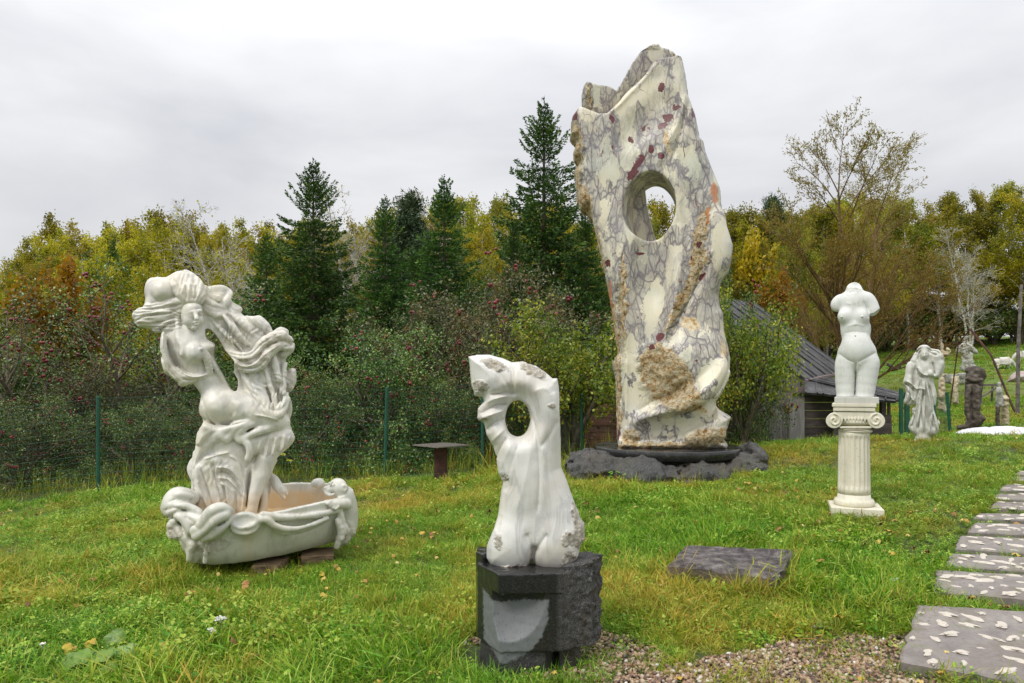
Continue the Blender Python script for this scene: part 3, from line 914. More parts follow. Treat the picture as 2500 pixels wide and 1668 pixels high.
def build_woods():
    T = top_scale
    # front row of bushes
    for k, (kind, px, D, ptop, wide, lab) in enumerate([
        ('apple_a', 60, 12.9, 950, 1.1, 'low apple bush with dark red apples behind the fence at the far left'),
        ('apple_b', 330, 13.2, 940, 1.1, 'apple bush with red apples behind the fence, left of the fountain'),
        ('apple_red', 190, 14.6, 860, 1.0, 'darker apple bush behind the low one at the left, apples scattered'),
        ('apple_a', 560, 13.4, 930, 1.0, 'apple bush directly behind the draped fountain figure'),
        ('apple_b', 760, 13.5, 850, .95, 'rounded green apple bush just right of the fountain, behind the fence'),
        ('apple_a', 930, 14.2, 775, 1.0, 'broad green apple bush behind the steel table, loaded with small red apples'),
        ('apple_b', 1080, 13.9, 880, 1.0, 'pale leaved low apple bush behind the table post'),
        ('apple_red', 1190, 15.2, 760, .95, 'apple bush behind the top of the pierced torso'),
        ('apple_red', 1330, 17.0, 610, .92, 'tall apple tree heavy with crimson fruit left of the big marble slab'),
        ('round_bush', 1395, 13.25, 735, 1.0, 'yellowing green bush between the pierced torso and the big marble slab'),
        ('apple_red', 1130, 18.0, 690, 1.0, 'apple tree with many crimson apples in front of the middle spruce'),
        ('bush_yellow', 1300, 15.4, 850, .8, 'low olive green bush behind the pierced torso'),
        ('round_bush', 1815, 13.2, 700, .70, 'dark green bush overhanging the shed roof, right of the marble slab'),
        ('apple_b', 1760, 13.9, 655, .62, 'taller olive bush touching the right edge of the marble slab'),
        ('apple_a', 680, 16.5, 850, 1.0, 'shadowy apple bush below the tall left spruce')]):
        plant(kind, 'apple_bush' if 'apple' in kind else 'green_bush', px, D, T(px, ptop, D, PH[kind]), lab, 'bush', 'fruit bushes behind the fence', wide=wide)
    plant('apple_open', 'apple_tree', 330, 15.0, T(330, 610, 15.0, PH['apple_open']), 'open branched old apple tree with scattered red apples, left of the draped figure', 'apple tree', 'fruit bushes behind the fence', wide=1.0)
    plant('apple_open', 'apple_tree', 110, 15.6, T(110, 650, 15.6, PH['apple_open']), 'thin old apple tree against the golden birches at the far left', 'apple tree', 'fruit bushes behind the fence', wide=1.0)
    # spruces
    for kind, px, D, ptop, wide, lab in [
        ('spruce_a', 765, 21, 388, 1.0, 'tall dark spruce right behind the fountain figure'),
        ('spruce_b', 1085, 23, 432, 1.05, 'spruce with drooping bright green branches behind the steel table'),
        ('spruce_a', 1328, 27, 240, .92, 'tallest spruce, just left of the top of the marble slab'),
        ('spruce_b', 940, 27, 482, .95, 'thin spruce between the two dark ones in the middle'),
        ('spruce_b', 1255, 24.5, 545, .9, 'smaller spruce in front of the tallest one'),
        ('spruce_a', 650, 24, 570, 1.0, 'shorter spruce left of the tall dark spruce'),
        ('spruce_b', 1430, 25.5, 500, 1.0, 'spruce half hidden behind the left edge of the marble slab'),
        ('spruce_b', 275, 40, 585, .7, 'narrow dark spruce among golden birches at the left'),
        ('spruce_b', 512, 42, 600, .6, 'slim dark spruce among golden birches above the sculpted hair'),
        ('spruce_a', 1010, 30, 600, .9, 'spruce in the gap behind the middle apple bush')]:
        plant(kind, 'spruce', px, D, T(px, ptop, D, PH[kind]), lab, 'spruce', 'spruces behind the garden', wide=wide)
    plant('pine', 'pine_tree', 1000, 33, T(1000, 462, 33, PH['pine']), 'feathery pine between the two central spruces', 'pine', 'pines', wide=1.1)
    plant('pine', 'pine_tree', 1888, 46, T(1888, 470, 46, PH['pine']), 'dark pine rising from the wood left of the brown willow', 'pine', 'pines', wide=.9)
    # bare white birches
    for px, D, ptop, w, lab in [(610, 33, 505, 1.0, 'bare white birch with several stems above the fountain figure'), (895, 36, 470, .8, 'bare white birch with a straight trunk between two spruces'),
                                (1075, 38, 440, .8, 'bare twiggy birch behind the middle spruce'), (2372, 42, 555, .95, 'leafless white birch with forked stems behind the far statues')]:
        plant('birch_bare', 'bare_birch', px, D, T(px, ptop, D, PH['birch_bare']), lab, 'birch', 'bare birches', wide=w)
    plant('willow', 'willow_tree', 2085, 27, T(2085, 285, 27, PH['willow']), 'large brown many-stemmed willow losing its leaves, behind the headless torso', 'willow', rz=0.1, wide=1.0)
    plant('maple', 'maple_tree', 1843, 40, T(1843, 545, 40, PH['maple']), 'bright yellow maple above the shed roof', 'maple', wide=.62)
    plant('orange_bush', 'young_birch', 1905, 34, T(1905, 650, 34, PH['orange_bush']), 'small orange-yellow tree just above the shed ridge', 'tree', wide=.8)
    plant('orange_bush', 'young_birch', 150, 22, T(150, 620, 22, PH['orange_bush']), 'orange-gold young tree behind the far left apple tree', 'tree', wide=.9)
    # the wood behind: gold at the left, greener to the right
    r = np.random.default_rng(99)
    rows = []
    tops = [(-250, 640), (-60, 660), (30, 650), (120, 520), (200, 550), (300, 528), (380, 520), (430, 515), (510, 535), (600, 555), (700, 540), (800, 535), (880, 520), (980, 520), (1090, 505), (1170, 470), (1260, 500), (1400, 500),
            (1500, 500), (1620, 465), (1720, 500), (1790, 505), (1850, 510), (1950, 470), (2050, 480), (2180, 470), (2260, 470), (2330, 480), (2400, 440), (2480, 450), (2600, 450), (2750, 440)]
    tx, tz = [t[0] for t in tops], [t[1] for t in tops]
    words = ('tallest', 'slender', 'broad', 'leaning', 'ragged', 'dense', 'pale', 'dark')
    n = 0
    for row, (D0, step, dz) in enumerate(((50, 56, -6), (45, 70, 12), (38, 95, 60), (32, 125, 140))):
        px = -260 + row * 30
        while px < 2720:
            D = D0 + r.uniform(-2.5, 2.5)
            q = px + r.uniform(-25, 25)
            if (D0 < 40 and 1990 < q) or (D0 < 36 and q > 1500) or (D0 < 50 and q > 2120):
                px += step; continue
            if q > 2100: D += 4
            gold = q < 720 or (row <= 1 and q < 1750 and r.random() < .65) or r.random() < .45
            kind = r.choice(['birch_gold', 'birch_gold_b']) if gold else r.choice(['birch_green', 'birch_green_b'])
            pt = np.interp(q, tx, tz) + dz + r.uniform(-12, 26)
            plant(kind, 'birch_tree', q, D, T(q, pt, D, PH[kind]), '', 'birch', None, wide=r.uniform(.85, 1.15))
            px += step * r.uniform(.8, 1.2); n += 1
    # dark undergrowth at the foot of the wood
    for D, a, b, hh in ((58, 1900, 2800, 3.6), (47, -200, 2700, 3.2), (30, -200, 1500, 3.0), (20, -200, 1250, 2.6)):
        px = a
        while px < b:
            s = hh / 3.0 * r.uniform(.8, 1.2)
            Dd = 53 if (D == 47 and px > 2100) else D
            plant('apple_b' if r.random() < .0 else 'under', 'shrub', px, Dd + r.uniform(-1.5, 1.5), s, '', 'shrub', None, wide=1.5)
            px += 4.0 * F / Dd * .5
make_round('under', 75, mat_leaf('shrub_leaf', [(0, (0.03, 0.055, 0.012)), (0.6, (0.09, 0.12, 0.02)), (1, (0.22, 0.2, 0.03))], .25), 3.0, 4.2, 9000, .12, base=.1)
make_round('round_bush', 76, L_APPLE_Y, 3.0, 3.3, 52000, .062, base=.06)
build_woods()

def label_woods():
    """tell the many birches and shrubs of the wood apart by where they stand"""
    marks = [(0, 'at the far left edge'), (180, 'behind the old apple trees'), (360, 'above the sculpted hair'), (560, 'behind the fountain figure'), (760, 'behind the tall left spruce'),
             (960, 'between the central spruces'), (1180, 'behind the middle spruces'), (1420, 'left of the slab window'), (1620, 'behind the slab window'), (1800, 'above the shed roof'),
             (2000, 'behind the brown willow'), (2220, 'right of the brown willow'), (2420, 'behind the far statues')]
    seen = {}
    for o in list(COL.objects):
        if o.type != 'EMPTY' or o.get('category') not in ('birch', 'shrub') or o.get('label'): continue
        X, Y = o.location.x, o.location.y
        px = CX + X / Y * F
        m = min(marks, key=lambda q: abs(q[0] - px))[1]
        gold = any('gold' in (c.data.materials[0].name if c.type == 'MESH' and c.data.materials else '') for c in o.children)
        if o['category'] == 'birch':
            what = ('golden' if gold else 'olive green') + ' birch ' + ('in the back row' if Y > 47.5 else 'in the middle row' if Y > 41 else 'in the front row')
        else:
            what = 'dark shrub ' + ('high on the wooded slope' if Y > 55.5 else 'along the wood' if Y > 40 else 'under trees' if Y > 25 else 'beyond the apple bushes')
        seen.setdefault(what + ' ' + m, []).append((px, o))
    ords = ('', 'second from left', 'third from left', 'fourth from left', 'fifth from left', 'sixth from left', 'seventh from left', 'eighth from left', 'ninth from left', 'tenth from left')
    for lab, L in seen.items():
        L.sort(key=lambda q: q[0])
        for k, (px, o) in enumerate(L):
            ex = '' if len(L) == 1 else (', leftmost' if k == 0 else ', rightmost' if k == len(L) - 1 else ', ' + ords[k])
            o['label'] = lab + ex
            o['group'] = ('birches ' if o['category'] == 'birch' else 'shrubs ') + ' '.join(lab.split(' ')[-6:])
label_woods()
# ------------------------------------------------------------------ sculpting with signed distances
def smin(a, b, k):
    if k <= 0: return np.minimum(a, b)
    h = np.maximum(k - np.abs(a - b), 0) / k
    return np.minimum(a, b) - h * h * k * 0.25

def catmull(pts, n=6, closed=False):
    P = np.asarray(pts, float)
    m = len(P); out = []
    rng = range(m if closed else m - 1)
    for i in rng:
        g = (lambda j: P[j % m]) if closed else (lambda j: P[min(max(j, 0), m - 1)])
        p0, p1, p2, p3 = g(i - 1), g(i), g(i + 1), g(i + 2)
        for t in np.arange(n) / n:
            out.append(0.5 * ((2 * p1) + (p2 - p0) * t + (2 * p0 - 5 * p1 + 4 * p2 - p3) * t * t + (3 * p1 - p0 - 3 * p2 + p3) * t ** 3))
    if not closed: out.append(P[-1])
    return np.array(out)

def poly_sdf(X, Z, P):
    d = np.full(X.shape, 1e9); s = np.ones(X.shape)
    n = len(P)
    for i in range(n):
        ax, az = P[i]; bx, bz = P[(i + 1) % n]
        ex, ez = bx - ax, bz - az
        wx, wz = X - ax, Z - az
        t = np.clip((wx * ex + wz * ez) / (ex * ex + ez * ez + 1e-12), 0, 1)
        d = np.minimum(d, (wx - ex * t) ** 2 + (wz - ez * t) ** 2)
        c = (Z >= az) & (Z < bz) & (ex * wz > ez * wx) | (Z < az) & (Z >= bz) & (ex * wz < ez * wx)
        s = np.where(c, -s, s)
    # with this winding test s is -1 inside
    return np.sqrt(d) * s

def line_dist(X, Z, P):
    """distance to an open polyline and the position 0..1 along it"""
    d = np.full(X.shape, 1e9); tt = np.zeros(X.shape)
    n = len(P) - 1
    for i in range(n):
        ax, az = P[i]; ex, ez = P[i + 1][0] - ax, P[i + 1][1] - az
        wx, wz = X - ax, Z - az
        t = np.clip((wx * ex + wz * ez) / (ex * ex + ez * ez + 1e-12), 0, 1)
        q = (wx - ex * t) ** 2 + (wz - ez * t) ** 2
        m = q < d
        d = np.where(m, q, d); tt = np.where(m, (i + t) / n, tt)
    return np.sqrt(d), tt

class Sculpt:
    warp = 1.0
    """a block of stone carved on a grid; shapes are given by where they sit in the photo (px, pz)
    and by their depth v (in photo pixels at the sculpture's distance, minus = towards the viewer)"""
    def __init__(s, cx, D, px0, px1, pz0, pz1, v0, v1, step, facing=True):
        s.D = D; s.k = D / F
        s.c = Vector(((cx - CX) / F * D, D, 0))
        s.a = math.atan2(s.c.x, D) if facing else 0.0     # turned to face the viewpoint
        s.ca, s.sa = math.cos(s.a), math.sin(s.a)
        c = [s.pt(x, z, 0) for x in (px0, px1) for z in (pz0, pz1)]
        h = step * s.k
        s.h = h
        s.ax = [np.arange(min(p[0] for p in c), max(p[0] for p in c), h),
                np.arange(v0 * s.k, v1 * s.k, h),
                np.arange(min(p[2] for p in c), max(p[2] for p in c), h)]
        s.f = np.full([len(a) for a in s.ax], 40 * s.k, np.float32)
        s.X2, s.Z2 = np.meshgrid(s.ax[0], s.ax[2], indexing='ij')
        s.disp = np.zeros(s.X2.shape)
    def pt(s, px, pz, v=0.0):
        """local (u, v, z) of the sight line through the pixel where it crosses local depth v"""
        v = v * s.k
        d = ((px - CX) / F, 1.0, -(pz - HZ) / F)
        # local v axis in the world: (sin a, cos a); plane through c + v*axis
        t = (s.c.x * s.sa + s.c.y * s.ca + v) / (d[0] * s.sa + d[1] * s.ca)
        x, y, z = d[0] * t - s.c.x, d[1] * t - s.c.y, EYE + d[2] * t
        return (x * s.ca - y * s.sa, v, z)
    def reg(s, lo, hi):
        sl = []
        for i in range(3):
            a = s.ax[i]
            i0 = max(int((lo[i] - a[0]) / s.h) - 1, 0); i1 = min(int((hi[i] - a[0]) / s.h) + 2, len(a))
            if i1 <= i0: return None
            sl.append(slice(i0, i1))
        g = [s.ax[i][sl[i]] for i in range(3)]
        return tuple(sl), g[0][:, None, None], g[1][None, :, None], g[2][None, None, :]
    def comb(s, sl, d, k, sub):
        if sub: s.f[sl] = -smin(-s.f[sl], d, k)
        else: s.f[sl] = smin(s.f[sl], d, k)
    def stroke(s, pts, k=8, sub=False, curve=3, flat=1.0):
        """tapered limb through (px, pz, v, r)"""
        P = catmull(pts, curve) if len(pts) > 2 and curve > 1 else np.array(pts, float)
        L = [(*s.pt(p[0], p[1], p[2]), max(p[3], 0.3) * s.k * (0.5 + 0.5 * s.ca)) for p in P]
        kk = k * s.k
        for a, b in zip(L[:-1], L[1:]):
            m = max(a[3], b[3]) + kk + 2 * s.h
            R = s.reg([min(a[i], b[i]) - m for i in range(3)], [max(a[i], b[i]) + m for i in range(3)])
            if R is None: continue
            sl, x, y, z = R
            ab = [b[i] - a[i] for i in range(3)]
            q = sum(t * t for t in ab) + 1e-12
            t = np.clip(((x - a[0]) * ab[0] + (y - a[1]) * ab[1] + (z - a[2]) * ab[2]) / q, 0, 1)
            d = np.sqrt((x - a[0] - ab[0] * t) ** 2 + ((y - a[1] - ab[1] * t) * flat) ** 2 + (z - a[2] - ab[2] * t) ** 2) - (a[3] + (b[3] - a[3]) * t)
            s.comb(sl, d, kk, sub)
    def ell(s, px, pz, v, rx, rz, rv, k=8, sub=False, rot=0.0, yaw=0.0):
        c = s.pt(px, pz, v)
        rx, rz, rv, kk = rx * s.k * s.ca, rz * s.k, rv * s.k, k * s.k
        m = max(rx, rz, rv) + kk + 2 * s.h
        R = s.reg([t - m for t in c], [t + m for t in c])
        if R is None: return
        sl, x, y, z = R
        x, y, z = x - c[0], y - c[1], z - c[2]
        cr, sr = math.cos(math.radians(rot)), math.sin(math.radians(rot))
        cy, sy = math.cos(math.radians(yaw)), math.sin(math.radians(yaw))
        x, y = x * cy + y * sy, -x * sy + y * cy
        x, z = x * cr + z * sr, -x * sr + z * cr
        k0 = np.sqrt((x / rx) ** 2 + (y / rv) ** 2 + (z / rz) ** 2)
        k1 = np.sqrt((x / rx ** 2) ** 2 + (y / rv ** 2) ** 2 + (z / rz ** 2) ** 2) + 1e-9
        s.comb(sl, k0 * (k0 - 1) / k1, kk, sub)
    def P2(s, pts, curve=0, closed=False):
        P = catmull(pts, curve, closed) if curve else np.array(pts, float)
        return np.array([[s.pt(p[0], p[1])[0], s.pt(p[0], p[1])[2]] for p in P])
    def slab(s, pts, v, half, k=6, sub=False, curve=4, round_=None, edge=1.0, dv=None):
        """a traced outline given thickness: 'half' deep at the middle, rounding off towards the rim"""
        P = s.P2(pts, curve, True)
        d2 = poly_sdf(s.X2, s.Z2, P)
        R = (round_ or half) * s.k
        q = np.clip(-d2 / R, 0, 1)
        T = half * s.k * (edge + (1 - edge) * 0) * np.sqrt(np.clip(1 - (1 - q) ** 2, 0, 1)) if edge >= 1 else half * s.k * (edge_mix(q, edge))
        y = s.ax[1][None, :, None] - v * s.k
        if dv is not None: y = y - (dv(s.X2 / s.k, s.Z2 / s.k) * s.k)[:, None, :]
        a = np.abs(y) - T[:, None, :]
        d2b = d2[:, None, :]
        d = np.where(d2b > 0, np.sqrt(d2b ** 2 + np.maximum(a, 0) ** 2), np.maximum(a * 0.8, d2b))
        s.comb((slice(None),) * 3, d.astype(np.float32), k * s.k, sub)
    def fold(s, pts, w, h, curve=4, taper=True, side=0.0):
        """ridge (h > 0) or groove (h < 0) drawn over the surface"""
        P = s.P2(pts, curve)
        lo, hi = P.min(0) - 4 * w * s.k, P.max(0) + 4 * w * s.k
        i0, i1 = np.searchsorted(s.ax[0], [lo[0], hi[0]]); j0, j1 = np.searchsorted(s.ax[2], [lo[1], hi[1]])
        if i1 <= i0 or j1 <= j0: return
        sl = (slice(i0, i1), slice(j0, j1))
        d, t = line_dist(s.X2[sl], s.Z2[sl], P)
        q = np.exp(-(d / (w * s.k)) ** 1.15)
        if taper: q = q * np.clip(np.minimum(t, 1 - t) * 5 + 0.15, 0, 1)
        s.disp[sl] += q * h * s.k
    def relief(s, mask=None):
        """cut the drawn folds into the stone, never through a thin place"""
        half = (s.f < 0).sum(1) * s.h * 0.5
        s.disp = np.maximum(s.disp, -0.38 * half)
        s.f -= s.disp[:, None, :].astype(np.float32) * (1 if mask is None else mask)
        s.disp[:] = 0
    def rough(s, scale, amp, mask2=None, oct_=3, ridge=False):
        g = [a / s.k / scale for a in s.ax]
        st = 2
        gx, gy, gz_ = [a[::st] for a in g]
        n = fbm(gx[:, None, None], gy[None, :, None], gz_[None, None, :], oct_)
        if ridge: n = 1 - 2 * np.abs(n)
        n = np.repeat(np.repeat(np.repeat(n, st, 0), st, 1), st, 2)[:s.f.shape[0], :s.f.shape[1], :s.f.shape[2]]
        # smooth the doubled samples
        for ax in range(3): n = (n + np.roll(n, 1, ax)) * 0.5
        if mask2 is not None: n = n * mask2[:, None, :]
        s.f += (n * amp * s.k).astype(np.float32)
    def blob2(s, px, pz, r, soft=0.5, rz=None, rot=0):
        """soft patch mask in the picture plane"""
        u, _, z = s.pt(px, pz)
        if not hasattr(s, 'wu'):
            a, b = s.X2 / s.k, s.Z2 / s.k
            s.wu = (5 * fbm(a / 15, 1.3, b / 15, 2) + 3 * fbm(a / 5, 4.3, b / 5, 1)) * s.k * s.warp
            s.wz = (5 * fbm(a / 15, 8.3, b / 15, 2) + 3 * fbm(a / 5, 6.3, b / 5, 1)) * s.k * s.warp
        u = u + s.wu; z = z + s.wz
        x, y = (s.X2 - u) / (r * s.k), (s.Z2 - z) / ((rz or r) * s.k)
        if rot:
            c, q = math.cos(math.radians(rot)), math.sin(math.radians(rot))
            x0, y0 = (s.X2 - u), (s.Z2 - z)
            x, y = (x0 * c + y0 * q) / (r * s.k), (-x0 * q + y0 * c) / ((rz or r) * s.k)
        d = np.hypot(x, y)
        return np.clip((1 - d) / soft, 0, 1)
    def cutbox(s, axis, val, above=True, k=0):
        """plane cut in z"""
        g = s.ax[2][None, None, :]
        d = (g - val) if above else (val - g)
        s.f = (-smin(-s.f, -d, k * s.k)).astype(np.float32) if k else np.maximum(s.f, d).astype(np.float32)
    def mesh(s, name, mat, parent=None, base=None, attrs=None):
        V, Q = surface_nets(s.f)
        V = V * s.h + np.array([a[0] for a in s.ax])
        me = mesh_np(name, V - np.array([0, 0, base or 0.0]), Q, mat, True)
        if attrs:
            i = np.clip(((V[:, 0] - s.ax[0][0]) / s.h).astype(int), 0, s.X2.shape[0] - 1)
            j = np.clip(((V[:, 2] - s.ax[2][0]) / s.h).astype(int), 0, s.X2.shape[1] - 1)
            for nm, m2 in attrs.items():
                attr_f(me, nm, m2(V) if callable(m2) else m2[i, j])
        o = obj_me(name, me, parent)
        if parent is None:
            o.location = (s.c.x, s.c.y, base or 0.0)
            o.rotation_euler = (0, 0, -s.a)
        return o
def edge_mix(q, e):
    return e + (1 - e) * np.sqrt(np.clip(1 - (1 - q) ** 2, 0, 1))

def surface_nets(f):
    nx, ny, nz = f.shape
    s = f < 0
    c = np.zeros((nx - 1, ny - 1, nz - 1), np.int8)
    for dx in (0, 1):
        for dy in (0, 1):
            for dz in (0, 1):
                c += s[dx:nx - 1 + dx, dy:ny - 1 + dy, dz:nz - 1 + dz]
    act = (c > 0) & (c < 8)
    idx = np.full(act.shape, -1, np.int64)
    I = np.argwhere(act)
    idx[act] = np.arange(len(I))
    acc = np.zeros((len(I), 3)); cnt = np.zeros(len(I))
    cor = [(dx, dy, dz) for dx in (0, 1) for dy in (0, 1) for dz in (0, 1)]
    vals = {k: f[I[:, 0] + k[0], I[:, 1] + k[1], I[:, 2] + k[2]].astype(float) for k in cor}
    for a in cor:
        for ax in range(3):
            if a[ax]: continue
            b = list(a); b[ax] = 1; b = tuple(b)
            fa, fb = vals[a], vals[b]
            m = (fa < 0) != (fb < 0)
            t = np.where(m, fa / np.where(m, fa - fb, 1), 0)
            p = np.array(a, float)[None, :].repeat(len(I), 0)
            p[:, ax] += t
            acc += p * m[:, None]; cnt += m
    V = I + acc / cnt[:, None]
    quads = []
    for ax in range(3):
        sa = [slice(None)] * 3; sb = [slice(None)] * 3
        sa[ax] = slice(0, -1); sb[ax] = slice(1, None)
        A, B = s[tuple(sa)], s[tuple(sb)]
        e = np.argwhere(A != B)
        o1, o2 = [i for i in range(3) if i != ax]
        e = e[(e[:, o1] > 0) & (e[:, o2] > 0) & (e[:, o1] < f.shape[o1] - 1) & (e[:, o2] < f.shape[o2] - 1)]
        inside = A[e[:, 0], e[:, 1], e[:, 2]]
        def ii(d1, d2):
            g = e.copy(); g[:, o1] -= d1; g[:, o2] -= d2
            return idx[g[:, 0], g[:, 1], g[:, 2]]
        q = np.stack([ii(1, 1), ii(0, 1), ii(0, 0), ii(1, 0)], 1)
        flip = inside if ax != 1 else ~inside
        q[~flip] = q[~flip][:, ::-1]
        quads.append(q)
    Q = np.concatenate(quads)
    return V, Q
# ------------------------------------------------------------------ stone materials
def mat_breccia():
    M = Mat('veined_breccia_marble')
    tc = M.node('TexCoord')
    mp = M.node('Mapping'); M.l.new(tc.outputs['Object'], mp.inputs[0])
    mp.inputs['Rotation'].default_value = (0, math.radians(-24), 0)
    mp.inputs['Scale'].default_value = (1.0, 1.0, 0.42)
    v0 = mp.outputs[0]
    nz = M.node('TexNoise', Vector=v0, Scale=4.0, Detail=3, Roughness=0.55)
    add = M.node('VectorMath', operation='MULTIPLY_ADD')
    M.l.new(nz.outputs['Color'], add.inputs[0]); add.inputs[1].default_value = (0.16, 0.16, 0.16); M.l.new(v0, add.inputs[2])
    vv = add.outputs[0]
    def edges(scale, rnd=1.0):
        vo = M.node('TexVoronoi', feature='DISTANCE_TO_EDGE', Vector=vv, Scale=scale, Randomness=rnd)
        return vo.outputs['Distance']
    plain = M.coord(1.0)
    big = M.noise(plain, 1.3, 5, 0.6); mid = M.noise(plain, 5.5, 5, 0.65); fine = M.noise(plain, 38, 4, 0.6)
    base = M.ramp(big, [(0.3, (0.68, 0.655, 0.58)), (0.5, (0.74, 0.68, 0.50)), (0.66, (0.64, 0.65, 0.53))])
    cell = M.node('TexVoronoi', feature='F1', Vector=vv, Scale=5.2)
    base = M.mix(0.16, base, M.ramp(cell.outputs['Color'], [(0.2, (0.75, 0.74, 0.72)), (0.6, (0.62, 0.58, 0.42)), (0.9, (0.50, 0.52, 0.44))]), 'MIX')
    # veins: three nets, each only where its own noise allows
    vein = M.attr('vein')
    thick = M.noise(plain, 7, 3)
    # large pale clasts; the crushed matrix between them is where the fine dark nets live
    dA = edges(2.7)
    wide = M.math('MULTIPLY', M.math('MAXIMUM', M.math('SUBTRACT', M.math('ADD', M.noise(plain, 2.3, 4, 0.65), M.math('MULTIPLY', vein, 0.34)), 0.50), 0.0), 0.95)
    matrix = M.math('SUBTRACT', 1.0, M.math('DIVIDE', dA, M.math('ADD', wide, 0.001)), True)
    matrix = M.ramp(M.math('ADD', matrix, M.math('MULTIPLY', M.math('SUBTRACT', M.noise(plain, 12, 5, 0.7), 0.5), 0.5)), [(0.06, 0.0), (0.24, 1.0)])
    def net(scale, w):
        d = edges(scale)
        line = M.math('SUBTRACT', 1.0, M.math('DIVIDE', d, M.math('MULTIPLY', thick, w * 2), True), True)
        return M.math('POWER', line, 0.75)
    thin = M.ramp(M.noise(plain, 3.1, 4, 0.6), [(0.42, 0.0), (0.52, 1.0)])
    a = M.math('MULTIPLY', M.math('SUBTRACT', 1.0, M.math('DIVIDE', dA, M.math('MULTIPLY', thick, 0.03), True), True), M.math('MULTIPLY', thin, M.ramp(vein, [(0.1, 0.2), (0.5, 1.0)])))
    b = M.math('MULTIPLY', net(8.0, 0.085), matrix)
    c = M.math('MULTIPLY', net(17.0, 0.15), M.math('MULTIPLY', matrix, M.ramp(M.noise(plain, 4.7, 4), [(0.42, 0.1), (0.55, 1.0)])))
    b2 = M.math('MULTIPLY', net(6.0, 0.022), M.ramp(M.noise(plain, 2.9, 3), [(0.5, 0.0), (0.6, 0.7)]))
    vn = M.math('MAXIMUM', M.math('MAXIMUM', a, b2), M.math('MAXIMUM', b, M.math('MULTIPLY', c, 0.9)))
    vcol = M.ramp(mid, [(0.35, (0.045, 0.02, 0.03)), (0.5, (0.085, 0.065, 0.085)), (0.62, (0.17, 0.16, 0.185)), (0.72, (0.09, 0.04, 0.035))])
    col = M.mix(M.math('MULTIPLY', vn, 0.95, True), base, vcol)
    # smoky violet-grey drift that follows the bedding, heaviest where the nets are dense
    sm = M.node('Mapping'); M.l.new(vv, sm.inputs[0]); sm.inputs['Scale'].default_value = (2.6, 2.6, 1.3)
    drift = M.math('ADD', M.noise(sm.outputs[0], 2.4, 8, 0.72, 1.4), M.math('MULTIPLY', M.math('SUBTRACT', vein, 0.5), 0.22))
    col = M.mix(M.ramp(drift, [(0.5, 0.0), (0.6, 0.4), (0.66, 0.1), (0.72, 0.5)]), col, M.mix(M.ramp(mid, [(0.4, 0.0), (0.6, 1.0)]), (0.17, 0.15, 0.20), (0.33, 0.34, 0.28)))
    hair_ = M.ramp(M.noise(sm.outputs[0], 6.5, 9, 0.78, 2.0), [(0.485, 0.0), (0.5, 0.75), (0.515, 0.0)])
    col = M.mix(M.math('MULTIPLY', hair_, M.ramp(vein, [(0.2, 0.15), (0.8, 1.0)])), col, (0.07, 0.05, 0.07))
    pale = M.ramp(M.noise(plain, 0.9, 3), [(0.5, 0.0), (0.7, 0.35)])
    col = M.mix(pale, col, (0.70, 0.58, 0.42))
    col = M.mix(M.math('MULTIPLY', matrix, 0.30), col, (0.26, 0.24, 0.27))
    # ochre weathering
    och = M.attr('ochre')
    oc = M.ramp(M.noise(plain, 16, 6, 0.7), [(0.3, (0.10, 0.055, 0.025)), (0.42, (0.42, 0.24, 0.08)), (0.5, (0.62, 0.49, 0.28)), (0.62, (0.70, 0.62, 0.46)), (0.78, (0.42, 0.39, 0.32))])
    om = M.ramp(M.math('ADD', M.math('MULTIPLY', och, 0.95), M.math('MULTIPLY', M.math('SUBTRACT', M.noise(plain, 7, 7, 0.72), 0.6), 1.8)), [(0.3, 0.0), (0.5, 1.0)])
    col = M.mix(om, col, oc)
    oranges = M.attr('orange')
    col = M.mix(M.ramp(M.math('ADD', oranges, M.math('SUBTRACT', M.noise(plain, 14, 5, 0.7), 0.6)), [(0.3, 0.0), (0.55, 0.8)]), col, (0.55, 0.19, 0.06))
    # dark red inclusions
    mar = M.attr('maroon')
    mm = M.ramp(M.math('ADD', M.math('ADD', M.math('MULTIPLY', mar, 0.85), M.math('MULTIPLY', M.math('SUBTRACT', vein, 0.75), 0.28)), M.math('MULTIPLY', M.math('SUBTRACT', M.noise(vv, 11, 7, 0.7, 0.6), 0.5), 2.6)), [(0.33, 0.0), (0.37, 1.0)])
    col = M.mix(mm, col, M.mix(M.ramp(fine, [(0.45, 0.0), (0.6, 1.0)]), (0.10, 0.025, 0.03), (0.17, 0.045, 0.045)))
    rgh = M.attr('rough')
    pits = M.ramp(M.noise(plain, 30, 6, 0.75), [(0.38, 1.0), (0.5, 0.0)])
    col = M.mix(M.math('MULTIPLY', pits, M.math('MULTIPLY', rgh, 0.6)), col, (0.09, 0.065, 0.04))
    ro = M.node('MapRange'); M.put(ro.inputs[0], rgh); ro.inputs[3].default_value = 0.42; ro.inputs[4].default_value = 0.9
    M.set(Base_Color=col, Roughness=ro.outputs[0])
    h = M.math('ADD', M.math('MULTIPLY', M.noise(plain, 26, 7, 0.75), M.math('ADD', M.math('MULTIPLY', rgh, 1.0), 0.03)), M.math('MULTIPLY', fine, M.math('MULTIPLY', rgh, 0.4)))
    M.bump(h, 1.0, 0.05)
    return M.m

